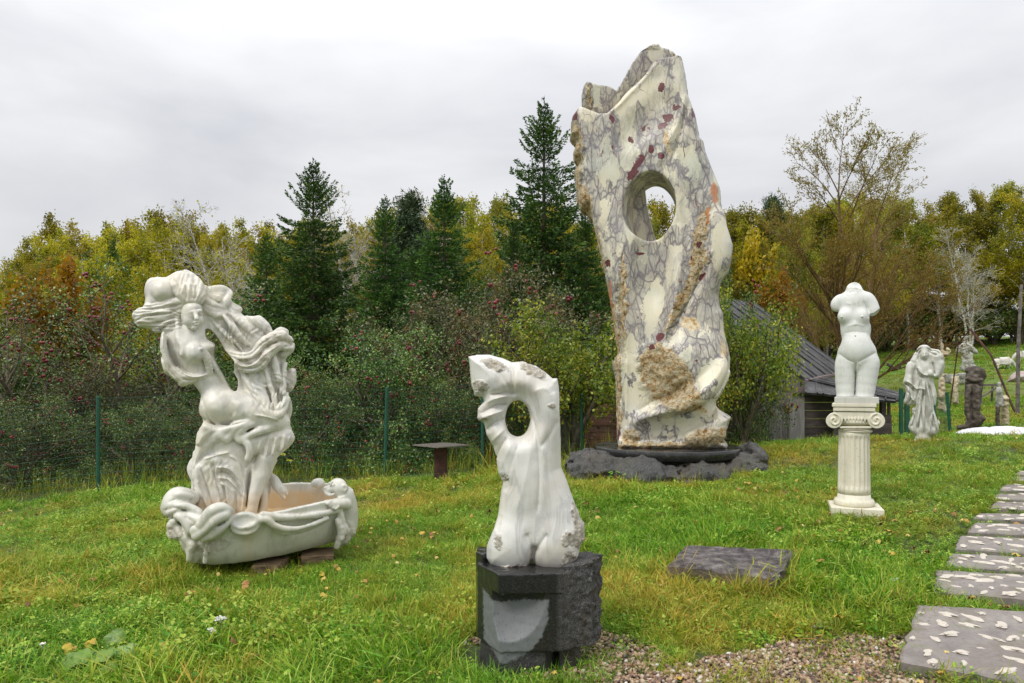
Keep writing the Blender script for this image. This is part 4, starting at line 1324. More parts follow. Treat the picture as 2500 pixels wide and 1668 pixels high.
def mat_white_marble(name='white_marble', base=(0.68, 0.66, 0.60), vein=(0.42, 0.42, 0.42), warm=(0.64, 0.58, 0.46), dirt=(0.34, 0.28, 0.20), sc_=1.0, stk=0.45):
    M = Mat(name)
    v = M.coord(1.0)
    mp = M.node('Mapping'); M.l.new(v, mp.inputs[0]); mp.inputs['Rotation'].default_value = (0, 0.4, 0.3); mp.inputs['Scale'].default_value = (1.6 * sc_, 1.6 * sc_, 0.5 * sc_)
    n1 = M.noise(mp.outputs[0], 3.0, 6, 0.6, 1.2)
    n2 = M.noise(v, 2.2 * sc_, 4, 0.6)
    n3 = M.noise(v, 55 * sc_, 4, 0.6)
    streak = M.node('Mapping'); M.l.new(v, streak.inputs[0]); streak.inputs['Scale'].default_value = (22, 22, 1.6)
    n4 = M.noise(streak.outputs[0], 1.0, 4, 0.6)
    c = M.mix(M.ramp(n1, [(0.5, 0.0), (0.62, 0.55), (0.68, 0.1)]), base, vein)
    c = M.mix(M.ramp(n2, [(0.46, 0.0), (0.7, 0.65)]), c, warm)
    c = M.mix(M.ramp(n4, [(0.52, 0.0), (0.74, stk)]), c, (0.44, 0.41, 0.34))
    c = M.mix(M.ramp(M.noise(v, 120 * sc_, 2), [(0.66, 0.0), (0.74, 0.45)]), c, (0.22, 0.2, 0.17))
    wat = M.attr('ochre')
    c = M.mix(M.math('MULTIPLY', wat, M.ramp(M.noise(v, 7, 5, 0.65), [(0.25, 0.35), (0.6, 0.95)])), c, (0.66, 0.47, 0.25))
    rgh = M.attr('rough')
    rc = M.ramp(M.noise(v, 24 * sc_, 6, 0.7), [(0.36, dirt), (0.5, (0.54, 0.48, 0.38)), (0.66, (0.68, 0.64, 0.56))])
    c = M.mix(M.math('MULTIPLY', rgh, M.ramp(M.noise(v, 9 * sc_, 4), [(0.35, 1.0), (0.65, 0.55)])), c, rc)
    ro = M.node('MapRange'); M.put(ro.inputs[0], rgh); ro.inputs[3].default_value = 0.38; ro.inputs[4].default_value = 0.9
    M.set(Base_Color=c, Roughness=ro.outputs[0])
    M.b.inputs['Subsurface Weight'].default_value = 0.12
    M.b.inputs['Subsurface Radius'].default_value = (0.02, 0.018, 0.015)
    h = M.math('ADD', M.math('MULTIPLY', n3, 0.04), M.math('MULTIPLY', M.noise(v, 34 * sc_, 6, 0.75), M.math('MULTIPLY', rgh, 0.9)))
    M.bump(h, 0.8, 0.03)
    return M.m

def mat_granite(name='black_granite', polished=True, tone=0.035):
    M = Mat(name)
    v = M.coord(1.0)
    n = M.noise(v, 110, 3, 0.7); m = M.noise(v, 5, 5, 0.6); w = M.noise(v, 1.6, 5)
    c = M.ramp(n, [(0.35, (tone * .4,) * 3), (0.5, (tone,) * 3), (0.66, (tone * 3.0, tone * 3.0, tone * 2.9)), (0.75, (tone * 6, tone * 6, tone * 5.7))])
    if polished:
        c = M.mix(M.ramp(m, [(0.5, 0.0), (0.6, 0.65)]), c, (tone * 3.2, tone * 3.2, tone * 3.1))
        M.set(Base_Color=c, Roughness=M.ramp(m, [(0.4, 0.10), (0.62, 0.35)]))
        M.bump(n, 0.05, 0.003)
    else:
        c = M.mix(M.ramp(w, [(0.45, 0.0), (0.7, 0.4)]), c, (0.10, 0.075, 0.03))
        M.set(Base_Color=c, Roughness=M.ramp(m, [(0.4, 0.35), (0.6, 0.7)]))
        M.bump(M.math('ADD', M.math('MULTIPLY', n, 0.5), M.noise(v, 22, 8, 0.7)), 0.9, 0.02)
    return M.m
# ------------------------------------------------------------------ tall abstract marble slab
BIG_OUT = [(1434, 195), (1462, 204), (1489, 206), (1503, 215), (1513, 203), (1527, 179), (1544, 147), (1555, 131), (1564, 119), (1580, 110),
           (1591, 102), (1609, 100), (1614, 107), (1639, 113), (1652, 122), (1661, 136), (1667, 156), (1675, 194), (1682, 245), (1698, 288),
           (1709, 344), (1718, 353), (1723, 379), (1737, 415), (1758, 465), (1762, 513), (1772, 537), (1775, 564), (1789, 604), (1786, 637),
           (1779, 666), (1759, 693), (1754, 725), (1757, 750), (1765, 766), (1768, 811), (1773, 846), (1780, 877), (1776, 909), (1762, 954),
           (1746, 980), (1750, 998), (1783, 1016), (1776, 1034), (1769, 1059), (1763, 1068), (1776, 1084), (1771, 1092), (1746, 1097), (1692, 1099),
           (1621, 1098), (1560, 1097), (1519, 1093), (1506, 1075), (1505, 1046), (1504, 993), (1502, 921), (1496, 891), (1500, 873), (1507, 866), (1500, 811),
           (1486, 721), (1471, 650), (1457, 599), (1442, 545), (1432, 526), (1419, 522), (1411, 495), (1406, 457), (1402, 426), (1413, 411),
           (1402, 400), (1399, 380), (1407, 362), (1391, 344), (1398, 324), (1394, 312), (1398, 294), (1408, 281), (1414, 265), (1417, 226), (1423, 204)]
LIP = [(1416, 276), (1442, 288), (1466, 299), (1485, 299), (1505, 279), (1527, 251), (1552, 226), (1577, 204), (1594, 176), (1612, 167), (1644, 161), (1662, 150)]
def build_big():
    root = empty('abstract_marble_monument', (0, 0, 0))
    S = Sculpt(1590, 9.85, 1380, 1800, 88, 1110, -140, 112, 2.8)
    k = S.k
    S.slab(BIG_OUT, 0, 84, k=0, curve=0, round_=52)
    # waist narrower in depth at the top, deeper at the foot
    zz = S.ax[2][None, None, :]
    ytop = np.interp(zz, [S.pt(1590, 1100)[2], S.pt(1590, 850)[2], S.pt(1590, 500)[2], S.pt(1590, 100)[2]], [84 * k, 84 * k, 66 * k, 50 * k])
    yy = S.ax[1][None, :, None]
    S.f = -smin(-S.f, -(np.abs(yy) - ytop + 0 * S.f), 14 * k).astype(np.float32)
    # the bowl scooped out behind the front lip
    lipx = [p[0] for p in LIP]; lipz = [p[1] for p in LIP]
    pxs = np.array([S.pt(p[0], p[1])[0] for p in LIP]); pzs = np.array([S.pt(p[0], p[1])[2] for p in LIP])
    liph = np.interp(S.ax[0], pxs, pzs)
    above = (S.ax[2][None, :] - liph[:, None])          # > 0 above the lip
    u0 = S.ax[0][:, None, None]
    dpt = above[:, None, :]
    # front wall leans back to the lip: remove everything above the lip in front of a concave back wall
    back = 18 * k - 20 * k * np.clip(dpt / (150 * k), 0, 1) ** 0.7 + 30 * k * np.exp(-np.maximum(dpt, 0) / (22 * k))
    cav = np.maximum(-dpt - 0 * yy, yy - np.maximum(back, -20 * k))
    cav2 = cav
    S.f = -smin(-S.f, cav2.astype(np.float32), 4 * k)
    S.f = S.f.astype(np.float32)
    # slight dish hollowed just under the lip behind it
    for (px, pz, r) in ((1470, 300, 26), (1500, 285, 22), (1545, 245, 18)):
        S.ell(px, pz, 8, r, r * 0.9, 26, k=6, sub=True)
    # sweeping concave fold on the front below the lip
    S.stroke([(1640, 215, -100, 20), (1596, 258, -108, 40), (1545, 305, -112, 42), (1505, 335, -106, 20)], k=34, sub=True)
    S.fold([(1490, 303), (1512, 282), (1540, 252), (1575, 215), (1608, 175)], 4, 4)
    S.fold([(1672, 250), (1655, 320), (1620, 385), (1608, 425)], 8, 6)
    S.fold([(1680, 262), (1664, 330), (1640, 410)], 5, -6)
    # window through the stone, drifting to the right as it goes back
    R = S.reg([S.pt(1480, 400)[0], -1e3, S.pt(1500, 620)[2]], [S.pt(1700, 400)[0], 1e3, S.pt(1500, 390)[2]])
    sl, x, y, z = R
    c = S.pt(1590, 503, -66)
    c = (S.pt(1590, 503)[0], 0, c[2])
    t = np.clip((y / k + 70) / 140, 0, 1)
    cx = c[0] + (-4 + 16 * t) * k
    rx = (63 - 12 * t) * k; rz = (82 - 2 * t) * k
    q = (np.sqrt(((x - cx) / rx) ** 2 + ((z - c[2] + 2 * k * t) / rz) ** 2) - 1) * np.minimum(rx, rz) * 0.95
    S.f[sl] = -smin(-S.f[sl], (q + 0 * y).astype(np.float32), 3 * k)
    # inner tongue seen through the window
    S.slab([(1560, 430), (1574, 440), (1582, 500), (1596, 560), (1600, 590), (1540, 600), (1530, 520)], 44, 10, k=3, curve=4, round_=12)
    # long hollow below the window
    S.ell(1590, 640, -106, 62, 160, 58, k=4, sub=True)
    S.ell(1594, 770, -112, 44, 120, 44, k=8, sub=True, rot=6)
    S.fold([(1524, 560), (1530, 680), (1533, 800), (1532, 940), (1528, 1060)], 6, 9)
    S.fold([(1512, 700), (1518, 820), (1520, 960), (1516, 1060)], 6, -8)
    S.fold([(1655, 560), (1662, 620), (1655, 700), (1632, 790), (1604, 860)], 9, 10)
    S.fold([(1710, 660), (1690, 720), (1655, 790), (1625, 860)], 6, -7)
    S.fold([(1425, 300), (1430, 400), (1452, 520), (1478, 640), (1496, 760)], 5, 6)
    S.fold([(1416, 300), (1420, 390), (1440, 500), (1466, 640), (1490, 780), (1504, 880)], 5, -9)
    # right shoulder facets
    S.ell(1740, 610, -56, 34, 80, 22, k=34)
    S.ell(1700, 480, -94, 30, 130, 26, k=26, sub=True, rot=-16)
    # big shell-like bulge at the foot and the undercut below it
    S.ell(1676, 898, -20, 102, 116, 92, k=20, rot=-16)
    S.stroke([(1562, 1032, -84, 8), (1620, 1014, -96, 15), (1680, 990, -102, 18), (1730, 950, -96, 18), (1760, 900, -76, 16)], k=22, curve=6)
    S.stroke([(1800, 978, -60, 12), (1752, 1008, -98, 20), (1690, 1034, -114, 26), (1610, 1050, -116, 26), (1545, 1056, -106, 12)], k=14, sub=True, curve=6)
    S.fold([(1774, 865), (1766, 915), (1735, 965), (1680, 1002), (1610, 1022)], 4, -7)
    S.fold([(1762, 860), (1750, 905), (1716, 950), (1660, 985)], 7, 4)
    S.fold([(1560, 1000), (1600, 975), (1640, 960), (1672, 920)], 4, -5)
    # foot
    S.slab([(1560, 1062), (1640, 1056), (1746, 990), (1783, 1016), (1776, 1040), (1766, 1066), (1776, 1084), (1771, 1096), (1690, 1102), (1560, 1101), (1510, 1096), (1506, 1060)], -10, 84, k=8, curve=0, round_=30)
    S.stroke([(1690, 1072, -86, 20), (1750, 1056, -70, 22)], k=6)
    S.relief()
    # keep the traced outline
    d2 = poly_sdf(S.X2, S.Z2, S.P2(BIG_OUT))
    d2 = d2 + 0.8 * k * fbm(S.X2 / k / 9, 0.3, S.Z2 / k / 9, 2)
    S.f = np.maximum(S.f, d2[:, None, :]).astype(np.float32)
    mk = lambda L: np.clip(sum(S.blob2(*b) for b in L), 0, 1)
    rough = mk([(1405, 400, 28, .4, 130), (1425, 520, 26, .5, 60), (1625, 925, 62, .25, 100, 34), (1508, 960, 12, .5, 140), (1500, 800, 14, .5, 100, 6),
                (1460, 620, 16, .6, 120, 12), (1600, 1088, 110, .4, 12), (1720, 1065, 60, .3, 24, 12), (1660, 130, 26, .6, 40), (1580, 112, 34, .6, 12),
                (1672, 730, 14, .4, 120, -28), (1436, 240, 10, .5, 50), (1540, 1062, 20, .5, 26), (1700, 600, 22, .6, 130, -10), (1520, 760, 12, .5, 160)])
    S.rough(16, 4.2, rough, 3)
    S.rough(6, 1.8, rough, 2)
    S.rough(60, 2.0, None, 2)
    d2b = np.clip(-d2 / (14 * k), 0, 1)
    maroon = mk([(1600, 160, 15, .6, 22, -20), (1640, 148, 34, .6, 8, 18), (1695, 285, 15, .6, 38, -15), (1612, 238, 16, .6, 10, 25), (1628, 308, 14, .6, 14),
                 (1616, 328, 12, .6, 12), (1646, 286, 12, .6, 9), (1560, 414, 26, .6, 14, 40), (1545, 440, 12, .6, 26, -30), (1586, 386, 10, .6, 10), (1537, 358, 9, .6, 12),
                 (1494, 312, 14, .6, 8, -40), (1590, 852, 14, .6, 12), (1608, 830, 8, .6, 18, -30), (1560, 632, 14, .6, 6), (1610, 402, 12, .6, 8, 40),
                 (1700, 612, 11, .6, 10), (1484, 655, 9, .6, 16), (1708, 690, 10, .6, 22, -20), (1512, 1060, 7, .6, 22), (1467, 276, 16, .6, 6, -35), (1405, 300, 12, .6, 20)])
    ochre = mk([(1405, 400, 30, .5, 130), (1430, 520, 26, .5, 60), (1625, 925, 64, .3, 104, 34), (1508, 960, 14, .5, 150), (1500, 800, 16, .5, 110, 6), (1524, 740, 12, .5, 150),
                (1460, 620, 18, .6, 120, 12), (1600, 1088, 120, .4, 16), (1720, 1065, 64, .3, 28, 12), (1668, 730, 16, .5, 130, -28), (1700, 610, 22, .6, 120, -12),
                (1436, 240, 9, .5, 50), (1680, 800, 40, .8, 24), (1625, 370, 9, .5, 50, 12), (1655, 135, 18, .6, 24), (1760, 860, 18, .8, 40), (1540, 1062, 22, .4, 26), (1690, 990, 70, .9, 20, -20)])
    orange = mk([(1738, 490, 12, .6, 40, 10), (1720, 545, 9, .6, 26), (1570, 1095, 60, .6, 8), (1492, 760, 8, .6, 90)])
    vein = 0.5 + 0.5 * mk([(1470, 370, 60, .6, 70, 30), (1590, 330, 60, .6, 60), (1580, 640, 70, .5, 60), (1710, 500, 22, .5, 170, -10), (1500, 520, 14, .6, 110, 10),
                           (1560, 150, 60, .7, 60), (1650, 720, 24, .5, 120, -25), (1560, 800, 12, .5, 100, 20), (1690, 880, 12, .5, 60), (1730, 740, 30, .6, 60)]) \
        - 0.5 * mk([(1485, 480, 28, .5, 80, -6), (1590, 750, 34, .4, 80), (1550, 920, 34, .5, 110, -20), (1755, 600, 26, .5, 60), (1560, 250, 34, .6, 50, -40), (1740, 930, 40, .5, 60), (1650, 1040, 80, .5, 30), (1720, 1000, 50, .5, 24), (1540, 900, 20, .5, 160), (1600, 130, 20, .5, 30)])
    S.mesh('carved_slab', mat_breccia(), root, attrs={'rough': rough, 'maroon': maroon, 'ochre': ochre, 'orange': orange, 'vein': np.clip(vein, 0, 1)})
    root.location = (S.c.x, S.c.y, 0)
    root.rotation_euler = (0, 0, -S.a)
    tag(root, 'towering cream marble slab with purple veins and oval window, on a round black disc', 'sculpture')
build_big()

# ------------------------------------------------------------------ white torso with a hole on the black granite block
TORSO_OUT = [(1143, 870), (1166, 866), (1195, 866), (1227, 874), (1250, 885), (1277, 883), (1309, 893), (1334, 913), (1348, 924), (1361, 923),
             (1364, 944), (1363, 994), (1366, 1036), (1369, 1090), (1370, 1140), (1384, 1172), (1395, 1204), (1406, 1233), (1416, 1261), (1427, 1276),
             (1428, 1315), (1416, 1329), (1411, 1354), (1384, 1379), (1334, 1382), (1298, 1377), (1245, 1377), (1199, 1374), (1188, 1358), (1190, 1329),
             (1206, 1294), (1215, 1261), (1224, 1197), (1228, 1176), (1216, 1154), (1210, 1115), (1204, 1090), (1187, 1061), (1181, 1033), (1165, 1022),
             (1166, 998), (1182, 980), (1178, 969), (1159, 967), (1152, 940), (1147, 901)]
def build_torso():
    S = Sculpt(1290, 3.86, 1132, 1440, 855, 1392, -92, 82, 2.0)
    k = S.k
    S.slab(TORSO_OUT, 0, 56, k=0, curve=0, round_=60)
    # body masses
    S.ell(1330, 1000, -12, 42, 90, 46, k=26)
    S.ell(1246, 1330, -6, 58, 74, 56, k=26)
    S.ell(1352, 1328, -6, 56, 74, 56, k=26)
    S.ell(1300, 1180, 4, 66, 90, 52, k=22)
    S.ell(1290, 930, 2, 60, 36, 44, k=18)
    # funnel round the hole, then the hole itself
    S.ell(1262, 1018, -66, 58, 66, 44, k=26, sub=True)
    R = S.reg([S.pt(1200, 1000)[0], -1, S.pt(1250, 1090)[2]], [S.pt(1330, 1000)[0], 1, S.pt(1250, 950)[2]])
    sl, x, y, z = R
    c = S.pt(1264.5, 1021)
    t = y / k
    rx = (30 + 0.10 * np.abs(t + 10)) * k; rz = (44 + 0.1 * np.abs(t + 10)) * k
    q = (np.sqrt(((x - c[0]) / rx) ** 2 + ((z - c[2]) / rz) ** 2) - 1) * rx
    S.f[sl] = -smin(-S.f[sl], (q + 0 * y).astype(np.float32), 7 * k)
    f = S.fold
    f([(1250, 965), (1215, 972), (1185, 985), (1166, 1000)], 7, 7.9)
    f([(1262, 960), (1225, 960), (1200, 963)], 5, -10.1)
    f([(1240, 985), (1205, 992), (1176, 1010)], 6, -10.8)
    f([(1234, 1000), (1205, 1010), (1172, 1022)], 6, 7.2)
    f([(1232, 1020), (1205, 1035), (1188, 1052)], 6, -7.2)
    f([(1234, 1045), (1216, 1062), (1200, 1078)], 7, 3.8)
    f([(1240, 1064), (1222, 1095), (1212, 1120)], 6, -4.9)
    f([(1252, 1075), (1236, 1110), (1222, 1145)], 7, 2.0)
    f([(1268, 1078), (1250, 1130), (1240, 1170)], 6, -2.0)
    f([(1296, 1080), (1290, 1130), (1276, 1190), (1262, 1236)], 9, 2.0)
    f([(1288, 985), (1304, 1030), (1312, 1080), (1316, 1150), (1314, 1215), (1312, 1245)], 5, -4.7)
    f([(1280, 975), (1298, 1000), (1306, 1050), (1308, 1100)], 8, 2.0)
    f([(1362, 1020), (1340, 1060), (1318, 1090)], 9, -4.0)
    f([(1250, 890), (1252, 925), (1254, 962)], 4, -4.7)
    f([(1258, 888), (1262, 925), (1262, 960)], 6, 2.3)
    f([(1195, 880), (1225, 915), (1252, 962)], 5, -3.0)
    f([(1160, 885), (1205, 905), (1240, 950)], 8, 2.0)
    f([(1322, 915), (1342, 940), (1350, 962)], 6, -3.4)
    f([(1300, 958), (1330, 948), (1350, 975), (1358, 1010)], 7, 2.3)
    f([(1348, 930), (1360, 960), (1362, 1000)], 4, -2.7)
    f([(1284, 1290), (1296, 1318), (1303, 1338)], 6, -5.0)
    f([(1336, 1290), (1318, 1316), (1305, 1338)], 6, -5.0)
    f([(1304, 1330), (1300, 1355), (1299, 1384)], 4, -39.0, taper=False)
    f([(1222, 1155), (1238, 1166), (1242, 1180), (1230, 1195)], 7, -4.0)
    f([(1225, 1250), (1215, 1290)], 6, -2.7)
    f([(1224, 1148), (1246, 1158), (1250, 1180)], 5, 1.7)
    S.relief()
    d2 = poly_sdf(S.X2, S.Z2, S.P2(TORSO_OUT))
    S.f = np.maximum(S.f, d2[:, None, :]).astype(np.float32)
    mk = lambda L: np.clip(sum(S.blob2(*b) for b in L), 0, 1)
    rough = mk([(1205, 892, 44, .3, 13, -22), (1300, 905, 44, .4, 13, -32), (1172, 944, 24, .3, 17), (1180, 1024, 14, .4, 7), (1384, 1306, 20, .3, 18), (1414, 1290, 22, .3, 46),
                (1400, 1250, 10, .4, 40), (1388, 1356, 22, .3, 24), (1219, 1313, 13, .4, 22), (1345, 990, 9, .5, 8), (1262, 1374, 40, .4, 7), (1230, 1165, 10, .5, 10)])
    S.rough(14, 4.5, rough, 3)
    S.rough(5, 1.6, rough, 2)
    S.rough(45, 1.4, None, 2)
    och = mk([(1250, 1380, 80, .8, 12), (1350, 1380, 60, .8, 10)]) * 0.5
    o = S.mesh('abstract_torso', mat_white_marble('torso_marble', base=(0.72, 0.71, 0.67), sc_=2.2, stk=0.15), attrs={'rough': rough, 'ochre': och}, base=S.pt(1290, 1378)[2])
    tag(o, 'twisted white marble torso pierced by an oval hole, standing on the black granite block', 'sculpture')
build_torso()

# ------------------------------------------------------------------ round disc and rough rock below the marble slab
def build_rock_base():
    S = Sculpt(1600, 9.7, 1375, 1868, 1060, 1216, -205, 195, 3.0, facing=False)
    k = S.k
    for (px, pz, v, rx, rz, rv) in ((1458, 1151, -70, 76, 44, 95), (1560, 1159, -100, 84, 38, 95), (1680, 1159, -90, 94, 38, 98), (1795, 1149, -30, 70, 42, 95),
                                    (1440, 1143, 20, 56, 34, 90), (1832, 1127, -10, 34, 38, 60), (1600, 1155, 60, 200, 34, 110), (1610, 1155, 0, 215, 34, 140), (1418, 1127, -50, 28, 24, 40), (1440, 1113, -20, 10, 12, 14), (1842, 1139, -10, 22, 30, 40)):
        S.ell(px, pz, v, rx, rz, rv, k=10)
    for pts in ([(1455, 1104, -150, 6), (1480, 1130, -160, 8), (1500, 1165, -160, 7)], [(1580, 1130, -168, 4), (1565, 1150, -168, 8), (1550, 1175, -165, 6)],
                [(1700, 1130, -165, 6), (1670, 1145, -168, 8), (1650, 1165, -165, 5)], [(1780, 1110, -120, 6), (1790, 1150, -130, 8)], [(1830, 1100, -40, 4), (1820, 1150, -60, 6)]):
        S.stroke(pts, k=4, sub=True)
    S.rough(52, -7, None, 2, True)
    S.rough(26, 6, None, 3)
    S.rough(12, -4.5, None, 3, True)
    S.rough(7, 2.2, None, 2)
    zt = S.pt(1600, 1090, 0)[2]
    o = S.mesh('rough_rock_base', mat_granite('black_rock', False, 0.055), base=S.pt(1600, 1180)[2])
    tag(o, 'low rough black rock lying in the grass under the round polished disc', 'rock')
    z0 = W(1628, 1088, 9.85).z
    zb = z0 - 0.12
    m = MB()
    R = 1.0
    m.lathe([(R, 0), (R, z0 - zb - 0.008), (R - 0.008, z0 - zb)], n=64)
    o = m.build('round_plinth', mat_granite('polished_granite', True, 0.02))
    o.location = (W(1628, 0, 9.85).x, 9.85, zb)
    for p in o.data.polygons: p.use_smooth = abs(p.normal.z) < 0.5
    tag(o, 'thin polished black granite disc between the rough rock and the marble slab', 'plinth')
build_rock_base()
def build_block():
    """granite block: polished front facets, a hollow, and rough right side"""
    S = Sculpt(1310, 3.84, 1140, 1490, 1335, 1650, -130, 90, 2.4)
    k = S.k
    # plan outline of the block (px across, depth), extruded: front corner at 1220
    def plan(pts, zt, zb, kk=0, sub=False):
        P = np.array([(S.pt(a, 1450, v)[0], v * k) for a, v in pts])
        X, Y = np.meshgrid(S.ax[0], S.ax[1], indexing='ij')
        d = poly_sdf(X, Y, P)[:, :, None]
        z = S.ax[2][None, None, :]
        t = S.pt(1300, zt)[2]; b = S.pt(1300, zb)[2]
        dz = np.maximum(z - t, b - z)
        f = np.maximum(d, dz)
        S.f = (-smin(-S.f, f, kk * k) if sub else smin(S.f, f, kk * k)).astype(np.float32)
    plan([(1166, -8), (1218, -104), (1372, -92), (1440, -30), (1462, 30), (1440, 70), (1185, 70), (1162, 30)], 1376, 1556)
    plan([(1374, -80), (1438, -44), (1464, 30), (1440, 66), (1385, 66)], 1364, 1556)
    plan([(1162, 10), (1178, -20), (1190, 0), (1186, 66), (1166, 60)], 1350, 1400)
    # hollow below the ledge
    S.ell(1248, 1462, -124, 92, 116, 56, k=1, sub=True)
    hc = S.pt(1226, 1452, -118)
    plan([(1166, -9), (1217, -107), (1373, -95), (1376, -30), (1230, 20)], 1374, 1420)
    plan([(1172, 10), (1222, -100), (1330, -86), (1372, 0), (1360, 50)], 1530, 1680)
    plan([(1366, -60), (1415, -44), (1415, 20), (1362, 20)], 1530, 1640)
    HP = S.P2([(1181, 1427), (1221, 1450), (1336, 1438), (1335, 1480), (1322, 1520), (1300, 1550), (1268, 1572), (1230, 1584), (1183, 1546)])
    hon = np.clip(0.5 - (poly_sdf(S.X2, S.Z2, HP) + 2.5 * k * fbm(S.X2 / k / 6, 1.0, S.Z2 / k / 6, 2)) / (4 * k), 0, 1)
    # right-hand side broken rough
    u = (S.X2 / k)
    m = np.clip((S.X2 - S.pt(1352, 1400)[0]) / (30 * k), 0, 1)
    m = np.maximum(m, np.clip((S.pt(1300, 1555)[2] - S.Z2) / (10 * k), 0, 1) * 0.4)
    edge = np.clip((S.X2 - S.pt(1425, 1400)[0]) / (14 * k), 0, 1)
    S.rough(34, -3, m, 3, True)
    S.rough(22, -7, edge, 3, True)
    S.rough(7, 1.3, m, 3)
    S.rough(12, 0.7, None, 2)
    o = S.mesh('granite_block', None, base=S.pt(1300, 1612)[2], attrs={'rough': m, 'honed': hon})
    M = Mat('block_granite'); v = M.coord(1.0)
    n = M.noise(v, 150, 3, 0.75); w = M.noise(v, 7, 5, .6); rg = M.attr('rough')
    c0 = M.ramp(n, [(0.35, (0.012,) * 3), (0.55, (0.022,) * 3), (0.7, (0.06,) * 3)])
    c1 = M.ramp(n, [(0.35, (0.02,) * 3), (0.5, (0.06, 0.058, 0.055)), (0.62, (0.15, 0.148, 0.14)), (0.72, (0.3, 0.3, 0.29))])
    c1 = M.mix(M.ramp(w, [(0.5, 0.0), (0.7, 0.6)]), c1, (0.07, 0.052, 0.02))
    honed = M.attr('honed')
    c = M.mix(rg, c0, c1)
    c = M.mix(honed, c, M.mix(M.ramp(M.noise(v, 90, 3, 0.8), [(0.60, 0.0), (0.66, 0.8)]), (0.155, 0.165, 0.165), (0.03, 0.03, 0.03)))
    M.set(Base_Color=c, Roughness=M.math('MAXIMUM', M.ramp(rg, [(0, 0.16), (0.5, 0.75)]), M.math('MULTIPLY', honed, 0.6)))
    M.bump(M.math('MULTIPLY', M.noise(v, 60, 6, 0.75), rg), 1.0, 0.012)
    o.data.materials.append(M.m)
    tag(o, 'black granite block with polished ledge, carved hollow and broken right side, under the pierced torso', 'plinth')
build_block()
# ------------------------------------------------------------------ marble fountain: draped woman standing in a boat-shaped basin
FIG_OUT = [(349, 747), (355, 725), (355, 706), (362, 685), (383, 675), (405, 676), (430, 662), (450, 661), (468, 668), (491, 688), (502, 703), (526, 700), (546, 700), (567, 712),
           (566, 724), (564, 737), (590, 752), (587, 764), (602, 773), (620, 776), (636, 774), (653, 790), (662, 807), (664, 813), (673, 807), (681, 801),
           (702, 808), (702, 815), (713, 821), (717, 838), (717, 854), (702, 871), (697, 882), (699, 890), (696, 901), (699, 906), (714, 900), (722, 901),
           (724, 914), (722, 932), (711, 953), (700, 962), (708, 978), (711, 1002), (705, 1026), (706, 1040), (717, 1065), (702, 1090), (674, 1111), (674, 1122),
           (665, 1141), (663, 1160), (662, 1200), (650, 1240), (640, 1275), (470, 1275), (470, 1219), (469, 1197), (472, 1173), (465, 1160), (459, 1144), (465, 1125), (472, 1116), (474, 1103),
           (479, 1095), (480, 1072), (486, 1052), (500, 1030), (492, 1015), (490, 995), (494, 967), (486, 950), (475, 937), (466, 938), (444, 944), (418, 921), (402, 905),
           (395, 870), (395, 824), (397, 812), (381, 814), (372, 806), (335, 797), (327, 784), (325, 766), (338, 756)]
FIG_HOLE = [(502, 806), (506, 829), (520, 838), (526, 845), (522, 869), (533, 895), (548, 921), (563, 949), (578, 955), (581, 928), (571, 910), (573, 885), (550, 857), (535, 829), (517, 808)]
